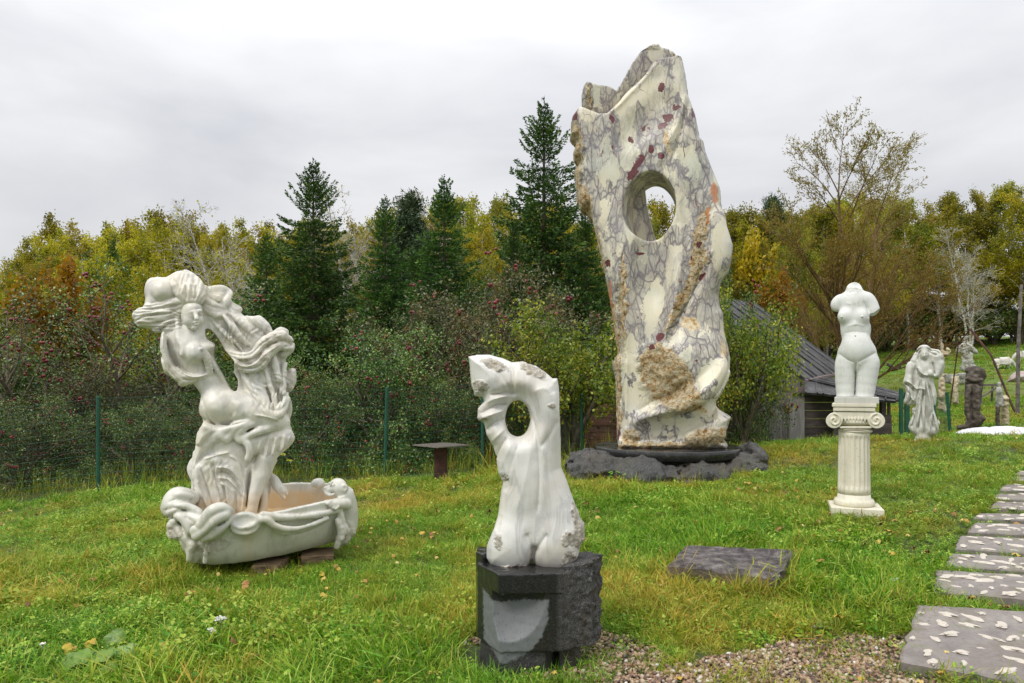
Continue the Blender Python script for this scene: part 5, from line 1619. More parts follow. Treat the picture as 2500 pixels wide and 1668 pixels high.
def build_nymph():
    root = empty('fountain_sculpture', (0, 0, 0))
    S = Sculpt(600, 5.9, 316, 734, 650, 1285, -106, 84, 1.8)
    k = S.k
    S.slab(FIG_OUT, 8, 34, k=0, curve=2, round_=30)
    st, el, f = S.stroke, S.ell, S.fold
    # head and hair masses
    el(462, 735, 0, 38, 44, 40, k=8)
    el(455, 697, 0, 46, 34, 38, k=10)
    el(400, 712, -18, 28, 27, 26, k=3)
    st([(372, 690, 4, 12), (362, 705, 6, 12), (366, 722, 4, 10)], k=6)
    st([(470, 672, -8, 14), (488, 700, -28, 16), (484, 728, -40, 15), (474, 741, -42, 8)], k=4)
    st([(455, 672, -10, 14), (464, 705, -38, 15), (466, 730, -44, 13), (467, 741, -44, 6)], k=3)
    st([(440, 680, -14, 14), (448, 710, -36, 15), (457, 732, -42, 10), (462, 741, -42, 5)], k=3)
    st([(425, 690, -14, 13), (436, 712, -32, 12), (450, 734, -38, 7), (458, 742, -40, 4)], k=3)
    st([(494, 700, -10, 12), (500, 722, -18, 12), (498, 745, -20, 9)], k=4)
    st([(462, 742, -38, 4), (440, 737, -32, 9), (412, 742, -26, 11), (385, 752, -20, 8)], k=3, curve=5)
    st([(456, 746, -36, 4), (425, 750, -28, 9), (390, 756, -22, 11), (362, 748, -12, 9)], k=3, curve=5)
    st([(446, 757, -30, 4), (415, 764, -26, 10), (375, 762, -18, 12), (342, 764, -6, 11), (330, 775, -2, 7)], k=3, curve=5)
    st([(440, 768, -26, 4), (410, 777, -24, 9), (370, 780, -14, 9), (338, 792, -4, 5)], k=3, curve=5)
    st([(434, 782, -22, 6), (415, 786, -24, 10), (390, 800, -14, 7), (376, 808, -6, 5)], k=3, curve=5)
    st([(433, 795, -20, 6), (415, 800, -20, 9), (400, 806, -12, 5)], k=3)
    st([(432, 775, -26, 5), (434, 810, -36, 4), (436, 830, -46, 4), (446, 852, -54, 3), (442, 868, -56, 2)], k=3, curve=5)
    # hair and raised arm to the right of the face
    for a, b, c in (((500, 728), (520, 745), (545, 752)), ((498, 740), (520, 757), (548, 762)), ((498, 752), (525, 768), (555, 766))):
        st([(*a, -22, 6), (*b, -30, 8), (*c, -22, 4)], k=3, curve=4)
    st([(505, 712, -6, 12), (535, 708, -6, 14), (556, 716, -4, 12)], k=6)
    st([(506, 722, -18, 7), (522, 730, -24, 8), (532, 728, -26, 6)], k=3)
    for i in range(4): st([(524 + i * 2.5, 722 + i * 4, -30, 3.2), (533 + i, 724 + i * 3.4, -31, 2.6)], k=1)
    st([(560, 720, -12, 9), (556, 738, -18, 9), (545, 755, -18, 7)], k=5)
    st([(562, 742, 4, 12), (582, 758, 4, 10)], k=6)
    # neck, chest, breasts, waist, hip
    st([(472, 800, -16, 19), (480, 822, -14, 24)], k=10)
    st([(500, 800, -4, 16), (520, 806, -4, 13)], k=10)
    st([(452, 826, -14, 28), (468, 862, -16, 34), (494, 912, -10, 29), (512, 950, -8, 32)], k=14)
    el(478, 862, -50, 21, 22, 20, k=8); el(506, 849, -28, 20, 19, 20, k=6)
    st([(505, 850, -40, 10), (522, 846, -46, 4)], k=8)
    el(492, 852, -66, 4, 4, 5, k=3)
    el(532, 995, -26, 44, 40, 48, k=14)
    st([(535, 985, -26, 40), (600, 1000, -34, 38), (655, 1024, -38, 34), (690, 1038, -34, 19)], k=14)
    # cloth falling from the shoulder beside the body
    S.slab([(397, 818), (408, 816), (414, 845), (424, 876), (440, 898), (462, 911), (490, 914), (508, 910), (512, 918), (490, 928), (462, 940), (443, 944), (418, 921), (402, 905), (395, 870)], -34, 20, k=5, curve=3, round_=12)
    for pts, w, h in (([(403, 822), (406, 860), (420, 900)], 3, 5), ([(408, 830), (418, 872), (440, 905), (465, 922)], 2.4, -5), ([(398, 850), (404, 885), (424, 915), (448, 935)], 2.6, -5),
                      ([(400, 880), (414, 908), (440, 930)], 2.6, 5), ([(430, 895), (455, 915), (485, 921), (508, 914)], 3, 5), ([(450, 925), (470, 930), (490, 924)], 2.4, -5), ([(412, 905), (428, 928), (444, 938)], 2.4, -4)):
        f(pts, w, h)
    for i, (a, b, c) in enumerate((((494, 850), (502, 880), (508, 914)), ((497, 852), (510, 885), (517, 915)), ((501, 856), (516, 880), (530, 905)), ((506, 862), (524, 895), (545, 930)))):
        st([(*a, -64 + 4 * i, 3.4), (*b, -56 + 5 * i, 4.6), (*c, -42 + 5 * i, 4.6)], k=2.5, curve=4)
    st([(530, 905, -30, 5), (548, 935, -26, 7), (566, 958, -24, 6), (592, 966, -26, 5)], k=4, curve=4)
    # cloth stretched from the raised arm down to the right
    for a, b, v, r in (((512, 775), (594, 858), -26, 7), ((530, 795), (586, 862), -18, 7), ((553, 780), (604, 842), -30, 9), ((556, 757), (622, 822), -22, 8), ((575, 768), (640, 830), -10, 10),
                       ((512, 800), (556, 855), -8, 8), ((548, 772), (580, 820), -34, 7)):
        m = ((a[0] + b[0]) / 2, (a[1] + b[1]) / 2)
        st([(*a, v + 4, r * .6), (*m, v - 6, r), (*b, v, r * .6)], k=3, curve=5)
    st([(602, 780, -6, 8), (625, 782, -20, 12), (648, 800, -24, 13), (655, 815, -20, 9), (636, 826, -20, 6)], k=4, curve=5)
    st([(615, 800, -14, 10), (640, 815, -22, 9)], k=4)
    # knotted scarf
    for pts, h in (([(556, 866), (590, 884), (622, 876), (650, 848), (690, 834)], -5), ([(560, 876), (590, 896), (620, 892), (645, 868), (680, 846)], 4), ([(548, 860), (580, 870), (612, 868), (640, 842), (680, 818)], -4), ([(590, 900), (625, 900), (650, 876)], -4), ([(690, 850), (706, 846), (714, 836)], -4)):
        f(pts, 2.4, h)
    st([(552, 860, -26, 8), (575, 872, -44, 13), (605, 876, -54, 15), (622, 866, -56, 12), (634, 850, -54, 13), (655, 832, -50, 15), (685, 822, -42, 14), (708, 832, -30, 9)], k=3, curve=6)
    st([(560, 872, -34, 7), (588, 892, -50, 12), (615, 900, -56, 10), (640, 884, -58, 13), (655, 862, -54, 13), (680, 845, -46, 12), (708, 850, -34, 9)], k=3, curve=6)
    st([(672, 812, -30, 8), (688, 806, -26, 7), (700, 812, -24, 6)], k=4)
    st([(690, 866, -26, 8), (704, 858, -26, 10), (712, 842, -26, 8)], k=4)
    # cascade of cloth to the knee
    for pts in ([(640, 895, -44, 7), (655, 930, -48, 8), (668, 960, -54, 7), (672, 1000, -60, 7)], [(668, 870, -40, 7), (676, 905, -46, 8), (684, 930, -50, 6)],
                [(586, 895, -36, 6), (602, 930, -44, 7), (622, 958, -56, 8), (640, 990, -66, 8), (660, 1012, -70, 10), (682, 1012, -64, 9), (697, 985, -48, 9), (702, 965, -36, 7)],
                [(615, 905, -44, 6), (625, 935, -48, 7), (645, 965, -56, 8), (658, 995, -68, 8)], [(575, 890, -20, 6), (580, 925, -22, 8), (592, 955, -26, 7)],
                [(696, 890, -26, 8), (690, 920, -34, 8), (690, 960, -46, 8)], [(676, 1000, -64, 6), (690, 985, -56, 7), (700, 968, -40, 6)],
                [(705, 970, -20, 8), (708, 1000, -16, 8), (702, 1022, -12, 6)]):
        st(pts, k=4, curve=5)
    el(640, 940, -22, 46, 60, 26, k=10)
    el(710, 930, -4, 14, 32, 18, k=6)
    _st = st
    st = lambda P, k=8, **q: _st([(p[0], p[1], p[2] + 2, p[3] * 0.72) for p in P], k=k + 5, **q)
    # skirt
    el(560, 1110, -10, 82, 110, 46, k=14); el(545, 1210, -14, 74, 80, 44, k=14)
    S.slab([(500, 1028), (487, 1052), (481, 1080), (492, 1086), (502, 1078), (512, 1066), (528, 1060), (545, 1064), (555, 1074), (564, 1062), (576, 1046), (600, 1035), (628, 1028), (600, 1020), (540, 1036)], -44, 22, k=4, curve=3, round_=14)
    S.slab([(484, 1076), (476, 1100), (472, 1140), (486, 1130), (497, 1108), (510, 1090), (530, 1078), (556, 1086), (570, 1070), (540, 1050), (500, 1060)], -34, 22, k=4, curve=3, round_=14)
    S.slab([(470, 1130), (468, 1180), (474, 1260), (560, 1270), (600, 1240), (602, 1170), (596, 1120), (540, 1104), (500, 1112)], -30, 26, k=8, curve=3, round_=24)
    st([(495, 1035, -20, 10), (530, 1046, -50, 8), (580, 1040, -66, 8), (628, 1022, -68, 4)], k=5, curve=5)
    st([(488, 1062, -20, 9), (520, 1062, -48, 9), (560, 1045, -64, 7), (600, 1032, -70, 6)], k=4, curve=5)
    st([(486, 1095, -26, 6), (505, 1075, -48, 8), (535, 1060, -60, 8), (553, 1072, -60, 6), (566, 1058, -62, 7), (585, 1040, -70, 8), (610, 1032, -70, 6)], k=3, curve=5)
    st([(476, 1132, -26, 6), (492, 1108, -44, 7), (510, 1085, -52, 7), (528, 1070, -54, 6)], k=3, curve=5)
    st([(485, 1125, -34, 5), (530, 1108, -46, 5), (556, 1098, -44, 4)], k=3, curve=5)
    st([(582, 1070, -58, 8), (604, 1082, -70, 7), (609, 1105, -70, 6), (606, 1122, -66, 4)], k=3, curve=5)
    st([(580, 1068, -60, 9), (595, 1048, -70, 7), (622, 1032, -70, 5)], k=3, curve=5)
    st([(585, 1074, -64, 6), (625, 1056, -72, 7), (660, 1045, -66, 6)], k=5, curve=5)
    st = _st
    # flared hem at the thigh, lower leg, far leg
    S.slab([(590, 1060), (640, 1050), (700, 1042), (717, 1066), (703, 1090), (676, 1110), (652, 1115), (640, 1112), (629, 1106), (618, 1114), (608, 1122), (604, 1095)], -40, 26, k=5, curve=3, round_=26)
    st([(690, 1045, -34, 22), (662, 1095, -40, 25), (640, 1150, -42, 22), (622, 1200, -46, 16), (612, 1240, -50, 14), (608, 1275, -50, 15)], k=5, curve=5)
    st([(668, 1110, -2, 12), (662, 1150, -4, 12), (668, 1175, -8, 9)], k=5)
    st([(664, 1165, -8, 9), (678, 1188, -16, 12), (690, 1200, -24, 9)], k=4, curve=5)
    for i, (a, b, r) in enumerate((((682, 1202), (694, 1216), 5), ((690, 1198), (700, 1207), 3.6), ((692, 1194), (701, 1202), 3.4), ((692, 1190), (700, 1197), 3.2), ((690, 1186), (698, 1191), 3))):
        st([(*a, -26 + i * 3, r), (*b, -30 + i * 4, r)], k=2)
    st = _st
    # drapery folds falling into the basin
    for pts in ([(490, 1130, -40, 6), (512, 1124, -50, 8), (530, 1126, -54, 7), (532, 1150, -54, 5)], [(640, 1190, -30, 6), (646, 1225, -34, 7), (636, 1262, -40, 7)],
                [(474, 1110, -10, 9), (470, 1145, -14, 10), (480, 1190, -20, 12), (488, 1260, -24, 12)]):
        st(pts, k=6, curve=5)
    for pts, w, h in (([(482, 1130), (490, 1180), (510, 1230), (524, 1270)], 3, 7), ([(494, 1140), (510, 1190), (528, 1240), (540, 1270)], 2.6, -7), ([(512, 1126), (524, 1160), (538, 1210), (548, 1266)], 3, 7),
                      ([(520, 1140), (532, 1180), (546, 1230)], 2.4, -6), ([(530, 1134), (560, 1138), (584, 1166), (598, 1210)], 3, 7), ([(534, 1146), (558, 1150), (580, 1176), (592, 1208)], 2.6, -6),
                      ([(534, 1160), (556, 1162), (576, 1180), (594, 1206)], 2.6, 6), ([(540, 1172), (552, 1180), (558, 1215), (568, 1262)], 3, 7), ([(548, 1178), (552, 1200), (558, 1240)], 2.2, -6),
                      ([(602, 1130), (598, 1180), (592, 1230), (585, 1270)], 3, 7), ([(610, 1140), (606, 1190), (600, 1240)], 2.6, -7), ([(575, 1190), (578, 1230), (576, 1268)], 2.4, -5),
                      ([(476, 1160), (480, 1210), (490, 1260)], 3, -6), ([(500, 1116), (530, 1106), (560, 1100)], 2.4, 5), ([(560, 1106), (580, 1120), (592, 1150), (598, 1185)], 2.6, 5)):
        f(pts, w, h)
    # fine folds
    cloth = np.clip(S.blob2(540, 1180, 90, .3, 150) + S.blob2(600, 840, 70, .4, 70) + S.blob2(645, 940, 60, .4, 80) + S.blob2(412, 880, 26, .5, 60), 0, 1) * (1 - S.blob2(640, 1170, 34, .4, 90, 12))
    A2, C2 = S.X2 / k, S.Z2 / k
    S.disp += cloth * 1.5 * k * (0.6 - 1.6 * np.abs(fbm(A2 / 17 + C2 / 60, 2.2, C2 / 70, 1)))
    wv = fbm(A2 / 45, 3.3, C2 / 45, 2)
    tri = lambda ph: 1 - np.abs((ph % 1.0) * 2 - 1) * 2
    hl = np.clip(S.blob2(395, 775, 76, .3, 40, ) , 0, 1)
    S.disp += hl * 1.2 * k * tri((C2 - A2 * .12) / 9.5 + 1.8 * wv)
    hr = np.clip(S.blob2(470, 705, 46, .3, 44), 0, 1)
    S.disp += hr * 1.2 * k * tri((A2 - C2 * .1) / 9.0 + 1.0 * wv)
    sk = np.clip(S.blob2(530, 1190, 70, .3, 80), 0, 1) * (1 - S.blob2(640, 1170, 34, .4, 90, 12))
    S.disp += sk * 1.0 * k * tri((A2 - C2 * .22) / 14.0 + 1.8 * wv)
    sc2 = np.clip(S.blob2(660, 950, 60, .3, 70) + S.blob2(580, 800, 70, .3, 60), 0, 1)
    S.disp += sc2 * 1.0 * k * tri((A2 + C2 * .55) / 19.0 + 2.2 * wv)
    for i in range(6):
        t = i / 5
        f([(566 + 22 * t, 975 + 3 * t), (578 + 16 * t, 1000), (562 + 24 * t, 1026 - 4 * t)], 2.2, 1.8)
    for pts in ([(620, 1010), (650, 1015), (680, 1025)], [(640, 1062), (632, 1085), (628, 1104)], [(655, 1060), (652, 1085), (648, 1110)], [(672, 1062), (668, 1085), (662, 1108)],
                [(690, 1056), (690, 1080), (682, 1100)], [(704, 1060), (700, 1078), (694, 1092)]):
        f(pts, 2.6, 4)
    for pts in ([(648, 1066), (642, 1090), (638, 1110)], [(664, 1064), (660, 1088), (656, 1110)], [(682, 1062), (680, 1084), (672, 1102)],
                [(600, 1140), (612, 1120)], [(640, 905), (650, 940), (660, 990)], [(660, 900), (664, 930), (670, 965)], [(610, 930), (628, 970), (645, 1000)], [(684, 880), (686, 930), (684, 990)],
                [(486, 945), (520, 1030), (560, 1035), (600, 1026)], [(520, 780), (560, 825), (592, 866)], [(540, 790), (575, 830), (602, 862)], [(565, 775), (590, 810), (612, 842)]):
        f(pts, 2.4, -4)
    f([(470, 700), (474, 740)], 2, -5); f([(456, 700), (461, 740)], 2, -5); f([(482, 700), (480, 738)], 2, -4)
    for pts in ([(445, 746), (415, 755), (380, 758), (350, 757)], [(440, 760), (410, 770), (370, 772), (335, 783)], [(432, 775), (405, 786), (370, 792)], [(430, 788), (408, 797), (388, 808)]):
        f(pts, 2.2, -6)
    S.relief()
    # rough-worked parts
    mk = lambda L: np.clip(sum(S.blob2(*b) for b in L), 0, 1)
    rough = mk([(590, 888, 36, .5, 16, 10), (640, 880, 26, .6, 22), (670, 835, 42, .6, 26, 30), (708, 930, 16, .5, 34), (650, 810, 12, .6, 12)])
    S.rough(9, 2.6, rough, 3); S.rough(22, 1.6, None, 2)
    d2 = poly_sdf(S.X2, S.Z2, S.P2(FIG_OUT, 3, True)) - 1.5 * k
    foot = poly_sdf(S.X2, S.Z2, S.P2([(655, 1150), (690, 1170), (712, 1200), (705, 1225), (670, 1225), (640, 1200)]))
    d2 = np.minimum(d2, foot)
    hole = poly_sdf(S.X2, S.Z2, S.P2(FIG_HOLE, 2, True))
    d2 = np.maximum(d2, -hole)
    S.f = np.maximum(S.f, d2[:, None, :]).astype(np.float32)
    zlo = S.pt(600, 1218)[2]; zhi = S.pt(600, 1190)[2]
    och = lambda V: np.clip((zhi - V[:, 2]) / (zhi - zlo), 0, 1) * 0.75
    fig_mat = mat_white_marble('fountain_marble', base=(0.72, 0.70, 0.63), warm=(0.66, 0.60, 0.46), sc_=1.2)
    S.mesh('draped_figure', fig_mat, root, attrs={'rough': rough * 0.55, 'ochre': och})
    base_loc = S.c
    ang = S.a
    # the face, carved finer
    H = Sculpt(600, 5.9, 436, 504, 728, 818, -82, 10, 0.85)
    H.el = H.ell
    H.ell(469, 768, -26, 25, 34, 34, k=0)
    H.ell(473, 792, -40, 13, 13, 15, k=10)            # jaw and chin
    H.ell(474, 801, -50, 5.5, 4.5, 6, k=5)
    H.ell(476, 752, -44, 15, 11, 14, k=10)             # forehead
    H.stroke([(476, 760, -58, 3.0), (478, 770, -62, 3.2), (480, 778, -68, 3.8)], k=4)   # nose
    H.ell(480.5, 779.5, -67, 4.2, 3.0, 4.6, k=2.5)
    H.stroke([(462, 764, -53, 3.2), (469, 762, -57, 2.4), (474, 763, -58, 2)], k=4)     # brows
    H.stroke([(481, 762, -58, 2.2), (487, 759, -55, 2.4), (492, 759, -50, 2.4)], k=4)
    H.ell(465.5, 771, -51, 6.5, 4.2, 5, k=2, rot=8); H.ell(487.5, 766, -50, 4.8, 3.8, 5, k=2, rot=-6)   # lowered eyelids
    H.stroke([(458.5, 772.5, -52, 0.9), (465, 775.3, -56.5, 0.9), (471.5, 773, -54, 0.9)], k=0.8, sub=True)
    H.stroke([(483, 770, -55, 0.9), (488, 771, -55.5, 0.9), (492, 768, -52, 0.9)], k=0.8, sub=True)
    H.stroke([(459, 766.5, -52, 0.8), (465, 765.5, -56, 0.8), (471, 767.5, -54, 0.8)], k=0.8, sub=True)
    H.ell(460, 784, -46, 10, 10, 9, k=8); H.ell(489, 782, -42, 7, 10, 9, k=8)           # cheeks
    H.stroke([(473, 788.5, -58, 1.8), (479, 787, -61.5, 2.4), (486, 787, -57, 1.4)], k=1.6)   # lips
    H.stroke([(474.5, 792, -57.5, 1.6), (480, 792, -60.5, 2.6), (485, 791, -56, 1.4)], k=1.6)
    H.stroke([(472, 790, -58, 0.8), (479.5, 789.6, -63.5, 0.8), (487, 789, -57, 0.8)], k=0.6, sub=True)
    for i in range(5):
        H.stroke([(455 + i * 4, 748 + (i % 2), -48 - i, 2), (456 + i * 4.5, 756 + (i % 3), -50 - i, 1.5)], k=1)
    H.rough(14, 0.5, None, 2)
    H.mesh('face', fig_mat, root, attrs={'rough': lambda V: np.zeros(len(V)), 'ochre': lambda V: np.zeros(len(V))})

    # ---- basin
    B = Sculpt(600, 5.9, 380, 888, 1150, 1400, -200, 175, 2.7)
    k = B.k
    plan = [(418, -20), (440, -90), (490, -132), (560, -152), (640, -146), (740, -112), (826, -62), (862, -10), (850, 50), (790, 100), (690, 128), (580, 130), (480, 105), (430, 50)]
    P = catmull([(B.pt(a, 1250, v)[0], v * k) for a, v in plan], 4, True)
    cu = P.mean(0)
    X, Y = np.meshgrid(B.ax[0], B.ax[1], indexing='ij')
    zr0 = B.pt(560, 1264, -150)[2]
    zrim = zr0 + (Y + 150 * k) * 0.12 + (X - B.pt(560, 1250)[0]) * 0.02
    zb = B.pt(545, 1383, -122)[2]
    zbot = zb + (X - B.pt(545, 1250)[0]) * 0.045
    D = poly_sdf(X, Y, P)
    for i, z in enumerate(B.ax[2]):
        t = np.clip((zrim - z) / (zrim - zbot), 0, 1)           # 0 rim .. 1 bottom
        inset = (30 * t ** 1.4 + 14 * t ** 8) * k
        d = D + inset + 1.2 * k * fbm(X / k / 60, Y / k / 60, z / k / 60, 2)
        outer = np.maximum(d, np.maximum(z - zrim, zbot - z) * 0.9)
        inner = np.maximum(d + 13 * k, (zrim - 62 * k - z) * 0.8)
        B.f[:, :, i] = np.maximum(outer, -inner)
    st, el = B.stroke, B.ell
    st([(556, 1268, -153, 6), (600, 1268, -154, 6), (634, 1266, -150, 6)], k=4)
    st([(640, 1256, -148, 7), (655, 1258, -146, 7), (680, 1264, -138, 7), (740, 1262, -116, 7), (790, 1254, -90, 7), (824, 1246, -66, 7)], k=4, curve=5)
    st([(634, 1270, -152, 7), (650, 1268, -152, 8), (668, 1282, -148, 7), (700, 1292, -140, 7), (740, 1288, -124, 6), (800, 1266, -88, 5)], k=3, curve=5)
    el(597, 1276, -146, 38, 24, 22, k=3); el(597, 1268, -168, 34, 18, 14, k=3, sub=True)
    st([(562, 1282, -152, 3), (575, 1298, -158, 4), (597, 1303, -160, 4), (618, 1297, -158, 4), (631, 1282, -152, 3)], k=3, curve=5)
    # left group: a crouching head and two clasped paws
    el(436, 1232, -60, 38, 40, 50, k=8)
    st([(410, 1240, -60, 16), (440, 1212, -70, 18), (470, 1216, -60, 16)], k=5)
    st([(418, 1218, -84, 7), (440, 1208, -96, 8), (468, 1214, -88, 6)], k=3, curve=5)
    st([(415, 1256, -92, 9), (440, 1236, -108, 9), (470, 1242, -110, 8), (488, 1252, -118, 7)], k=4, curve=5)
    st([(420, 1280, -94, 10), (438, 1262, -110, 9), (456, 1282, -118, 8), (462, 1300, -120, 6)], k=4, curve=5)
    st([(430, 1290, -90, 16), (455, 1310, -100, 18), (470, 1340, -96, 14), (472, 1368, -94, 10)], k=8)
    st([(452, 1262, -104, 16), (488, 1272, -122, 14)], k=6)
    st([(476, 1296, -140, 12), (496, 1278, -156, 12), (516, 1250, -164, 13), (540, 1240, -164, 12), (560, 1248, -160, 9)], k=3, curve=5)
    st([(482, 1308, -144, 13), (510, 1290, -160, 13), (530, 1268, -168, 13), (552, 1256, -166, 11)], k=3, curve=5)
    st([(490, 1312, -142, 12), (520, 1304, -156, 11), (545, 1286, -162, 9), (560, 1268, -158, 6)], k=3, curve=5)
    for pts, h in (([(420, 1212), (440, 1204), (465, 1208)], -4), ([(410, 1232), (436, 1222), (468, 1228)], -5), ([(412, 1250), (430, 1246), (450, 1262), (462, 1290)], -6), ([(424, 1270), (440, 1282), (448, 1306)], -5),
                   ([(484, 1302), (510, 1275), (535, 1252), (556, 1244)], -6), ([(500, 1316), (528, 1296), (552, 1272)], -5), ([(430, 1300), (452, 1330), (460, 1366)], -5), ([(448, 1292), (474, 1330), (486, 1378)], -4),
                   ([(460, 1240), (480, 1250), (494, 1262)], -4), ([(404, 1262), (420, 1290), (430, 1302)], 5), ([(700, 1286), (740, 1282), (800, 1262)], -3), ([(650, 1262), (672, 1276), (700, 1284)], 3)):
        B.fold(pts, 2.6, h)
    B.relief()
    # lion cub on the right end
    st([(838, 1212, -20, 26), (848, 1250, -10, 26), (846, 1290, -10, 24), (836, 1318, -20, 18)], k=8)
    el(824, 1192, -24, 25, 25, 27, k=6); el(802, 1196, -40, 14, 11, 13, k=6); el(794, 1191, -46, 5, 4, 5, k=3)
    st([(795, 1204, -48, 4), (806, 1209, -52, 4), (816, 1206, -54, 3)], k=3)
    st([(796, 1200.5, -52, 1.4), (806, 1205, -56, 1.4), (817, 1201, -54, 1.2)], k=1, sub=True)
    el(808, 1184, -48, 4, 3, 4, k=2); st([(802, 1180, -46, 3), (812, 1177, -48, 3)], k=3)
    el(841, 1192, -46, 9, 11, 6, k=3); el(842, 1192, -53, 5, 7, 5, k=1.5, sub=True)
    st([(846, 1232, -46, 13), (826, 1232, -66, 11), (812, 1232, -76, 9)], k=4)
    for q in ((801, 1230), (806, 1235), (812, 1240), (819, 1243)): st([(q[0] + 6, q[1] - 5, -80, 4.5), (*q, -84, 4.5)], k=1.5)
    st([(828, 1250, -60, 9), (836, 1280, -56, 9), (842, 1300, -50, 9)], k=5)
    st([(822, 1270, -70, 6), (832, 1300, -66, 8), (822, 1335, -62, 8)], k=4)
    el(776, 1181, 60, 19, 14, 18, k=5)
    st([(505, 1330, -136, 5), (500, 1372, -124, 5)], k=6); st([(470, 1330, -118, 8), (462, 1366, -108, 7)], k=8)
    mk = lambda L: np.clip(sum(B.blob2(*b) for b in L), 0, 1)
    rough = mk([(518, 1308, 50, .4, 18, 10), (424, 1282, 24, .5, 26), (846, 1305, 24, .4, 42, 10), (842, 1340, 30, .5, 20), (420, 1240, 20, .6, 16)])
    front = (B.ax[1] < 60 * k)[None, :, None]
    B.rough(8, 2.6, rough, 3); B.rough(20, 3.2, rough, 2); B.rough(40, 1.2, None, 2)
    zr_in = zr0
    Pm = P
    def inner_side(V):
        t = np.clip((zz_of(V) - V[:, 2]) / (zz_of(V) - zb), 0, 1)
        inset = (30 * t ** 1.4 + 14 * t ** 8)
        return np.clip((-poly_sdf(V[:, 0], V[:, 1], Pm) / k - inset - 7) / 4, 0, 1)
    def zz_of(V): return zr0 + (V[:, 1] + 150 * k) * 0.12
    def och(V):
        d = poly_sdf(V[:, 0], V[:, 1], Pm)
        zz = zr0 + (V[:, 1] + 150 * k) * 0.12
        ins = np.clip((-d / k - 9) / 4, 0, 1) * (-d / k < 400) * (V[:, 2] > zb + 70 * k) * np.clip((zz - 8 * k - V[:, 2]) * 0 + 1, 0, 1) * inner_side(V) * np.clip((zz - 8 * k - V[:, 2]) / (14 * k), 0, 1)
        u0 = B.pt(604, 1300, -140)[0]
        drip = np.exp(-((V[:, 0] - u0) / (16 * k)) ** 2) * np.clip((zz - 14 * k - V[:, 2]) / (30 * k), 0, 1) * (d > -60 * k) * 0.55
        return np.clip(ins + drip * 0.5 * (V[:, 1] < 0), 0, 1)
    bas_mat = mat_white_marble('basin_marble', base=(0.66, 0.65, 0.58), vein=(0.40, 0.41, 0.37), warm=(0.60, 0.56, 0.44), sc_=1.0)
    B.mesh('basin', bas_mat, root, attrs={'rough': rough * 0.6, 'ochre': och})
    root.location = (base_loc.x, base_loc.y, 0)
    root.rotation_euler = (0, 0, -ang)
    tag(root, 'white marble fountain: windswept draped woman standing in a boat-shaped basin with small lion', 'fountain')
    # timber and stone packing under the basin
    M = Mat('packing_wood'); v = M.coord((3, 14, 14))
    M.set(Base_Color=M.ramp(M.noise(v, 3, 5, 0.6), [(0.35, (0.09, 0.06, 0.035)), (0.65, (0.27, 0.18, 0.10))]), Roughness=0.85)
    M.bump(M.noise(v, 8, 5), 0.6, 0.01)
    for (px, pz, Dd, size, lab) in ((660, 1378, 5.72, (0.22, 0.30, 0.09), 'short brown packing block under the middle of the basin'),
                                    (775, 1362, 6.0, (0.26, 0.3, 0.09), 'short brown packing block under the lion end of the basin'),
                                    (540, 1380, 5.95, (0.2, 0.3, 0.10), 'short brown packing block hidden in grass under the left of the basin')):
        m = MB(); m.box((0, 0, size[2] / 2), size, jit=0.008)
        o = m.build('packing_block', M.m, bevel=0.006)
        p = W(px, pz, Dd)
        o.location = (p.x, p.y, 0.0); o.rotation_euler = (0, 0, random.uniform(-.3, .3))
        o.location.z = gzf(p.x, p.y) - 0.02
        tag(o, lab, 'wooden block', 'packing under the basin')
build_nymph()
# ------------------------------------------------------------------ headless plaster torso on an Ionic pedestal
def mat_plaster(name, c0, c1, dirt=0.35):
    M = Mat(name); v = M.coord(1.0)
    mp = M.node('Mapping'); M.l.new(v, mp.inputs[0]); mp.inputs['Scale'].default_value = (12, 12, 1.2)
    c = M.mix(M.ramp(M.noise(v, 4, 5, 0.6), [(0.35, 0.0), (0.7, 1.0)]), c0, c1)
    c = M.mix(M.ramp(M.noise(mp.outputs[0], 1.2, 5, 0.6), [(0.52, 0.0), (0.72, dirt)]), c, (0.30, 0.28, 0.2))
    c = M.mix(M.ramp(M.noise(v, 3.1, 7, .7), [(0.52, 0.0), (0.68, dirt * 1.2)]), c, (0.36, 0.35, 0.27))
    c = M.mix(M.ramp(M.noise(v, 60, 2), [(0.64, 0.0), (0.72, 0.5)]), c, (0.25, 0.22, 0.18))
    M.set(Base_Color=c, Roughness=0.62)
    M.bump(M.noise(v, 90, 4), 0.12, 0.004)
    return M.m

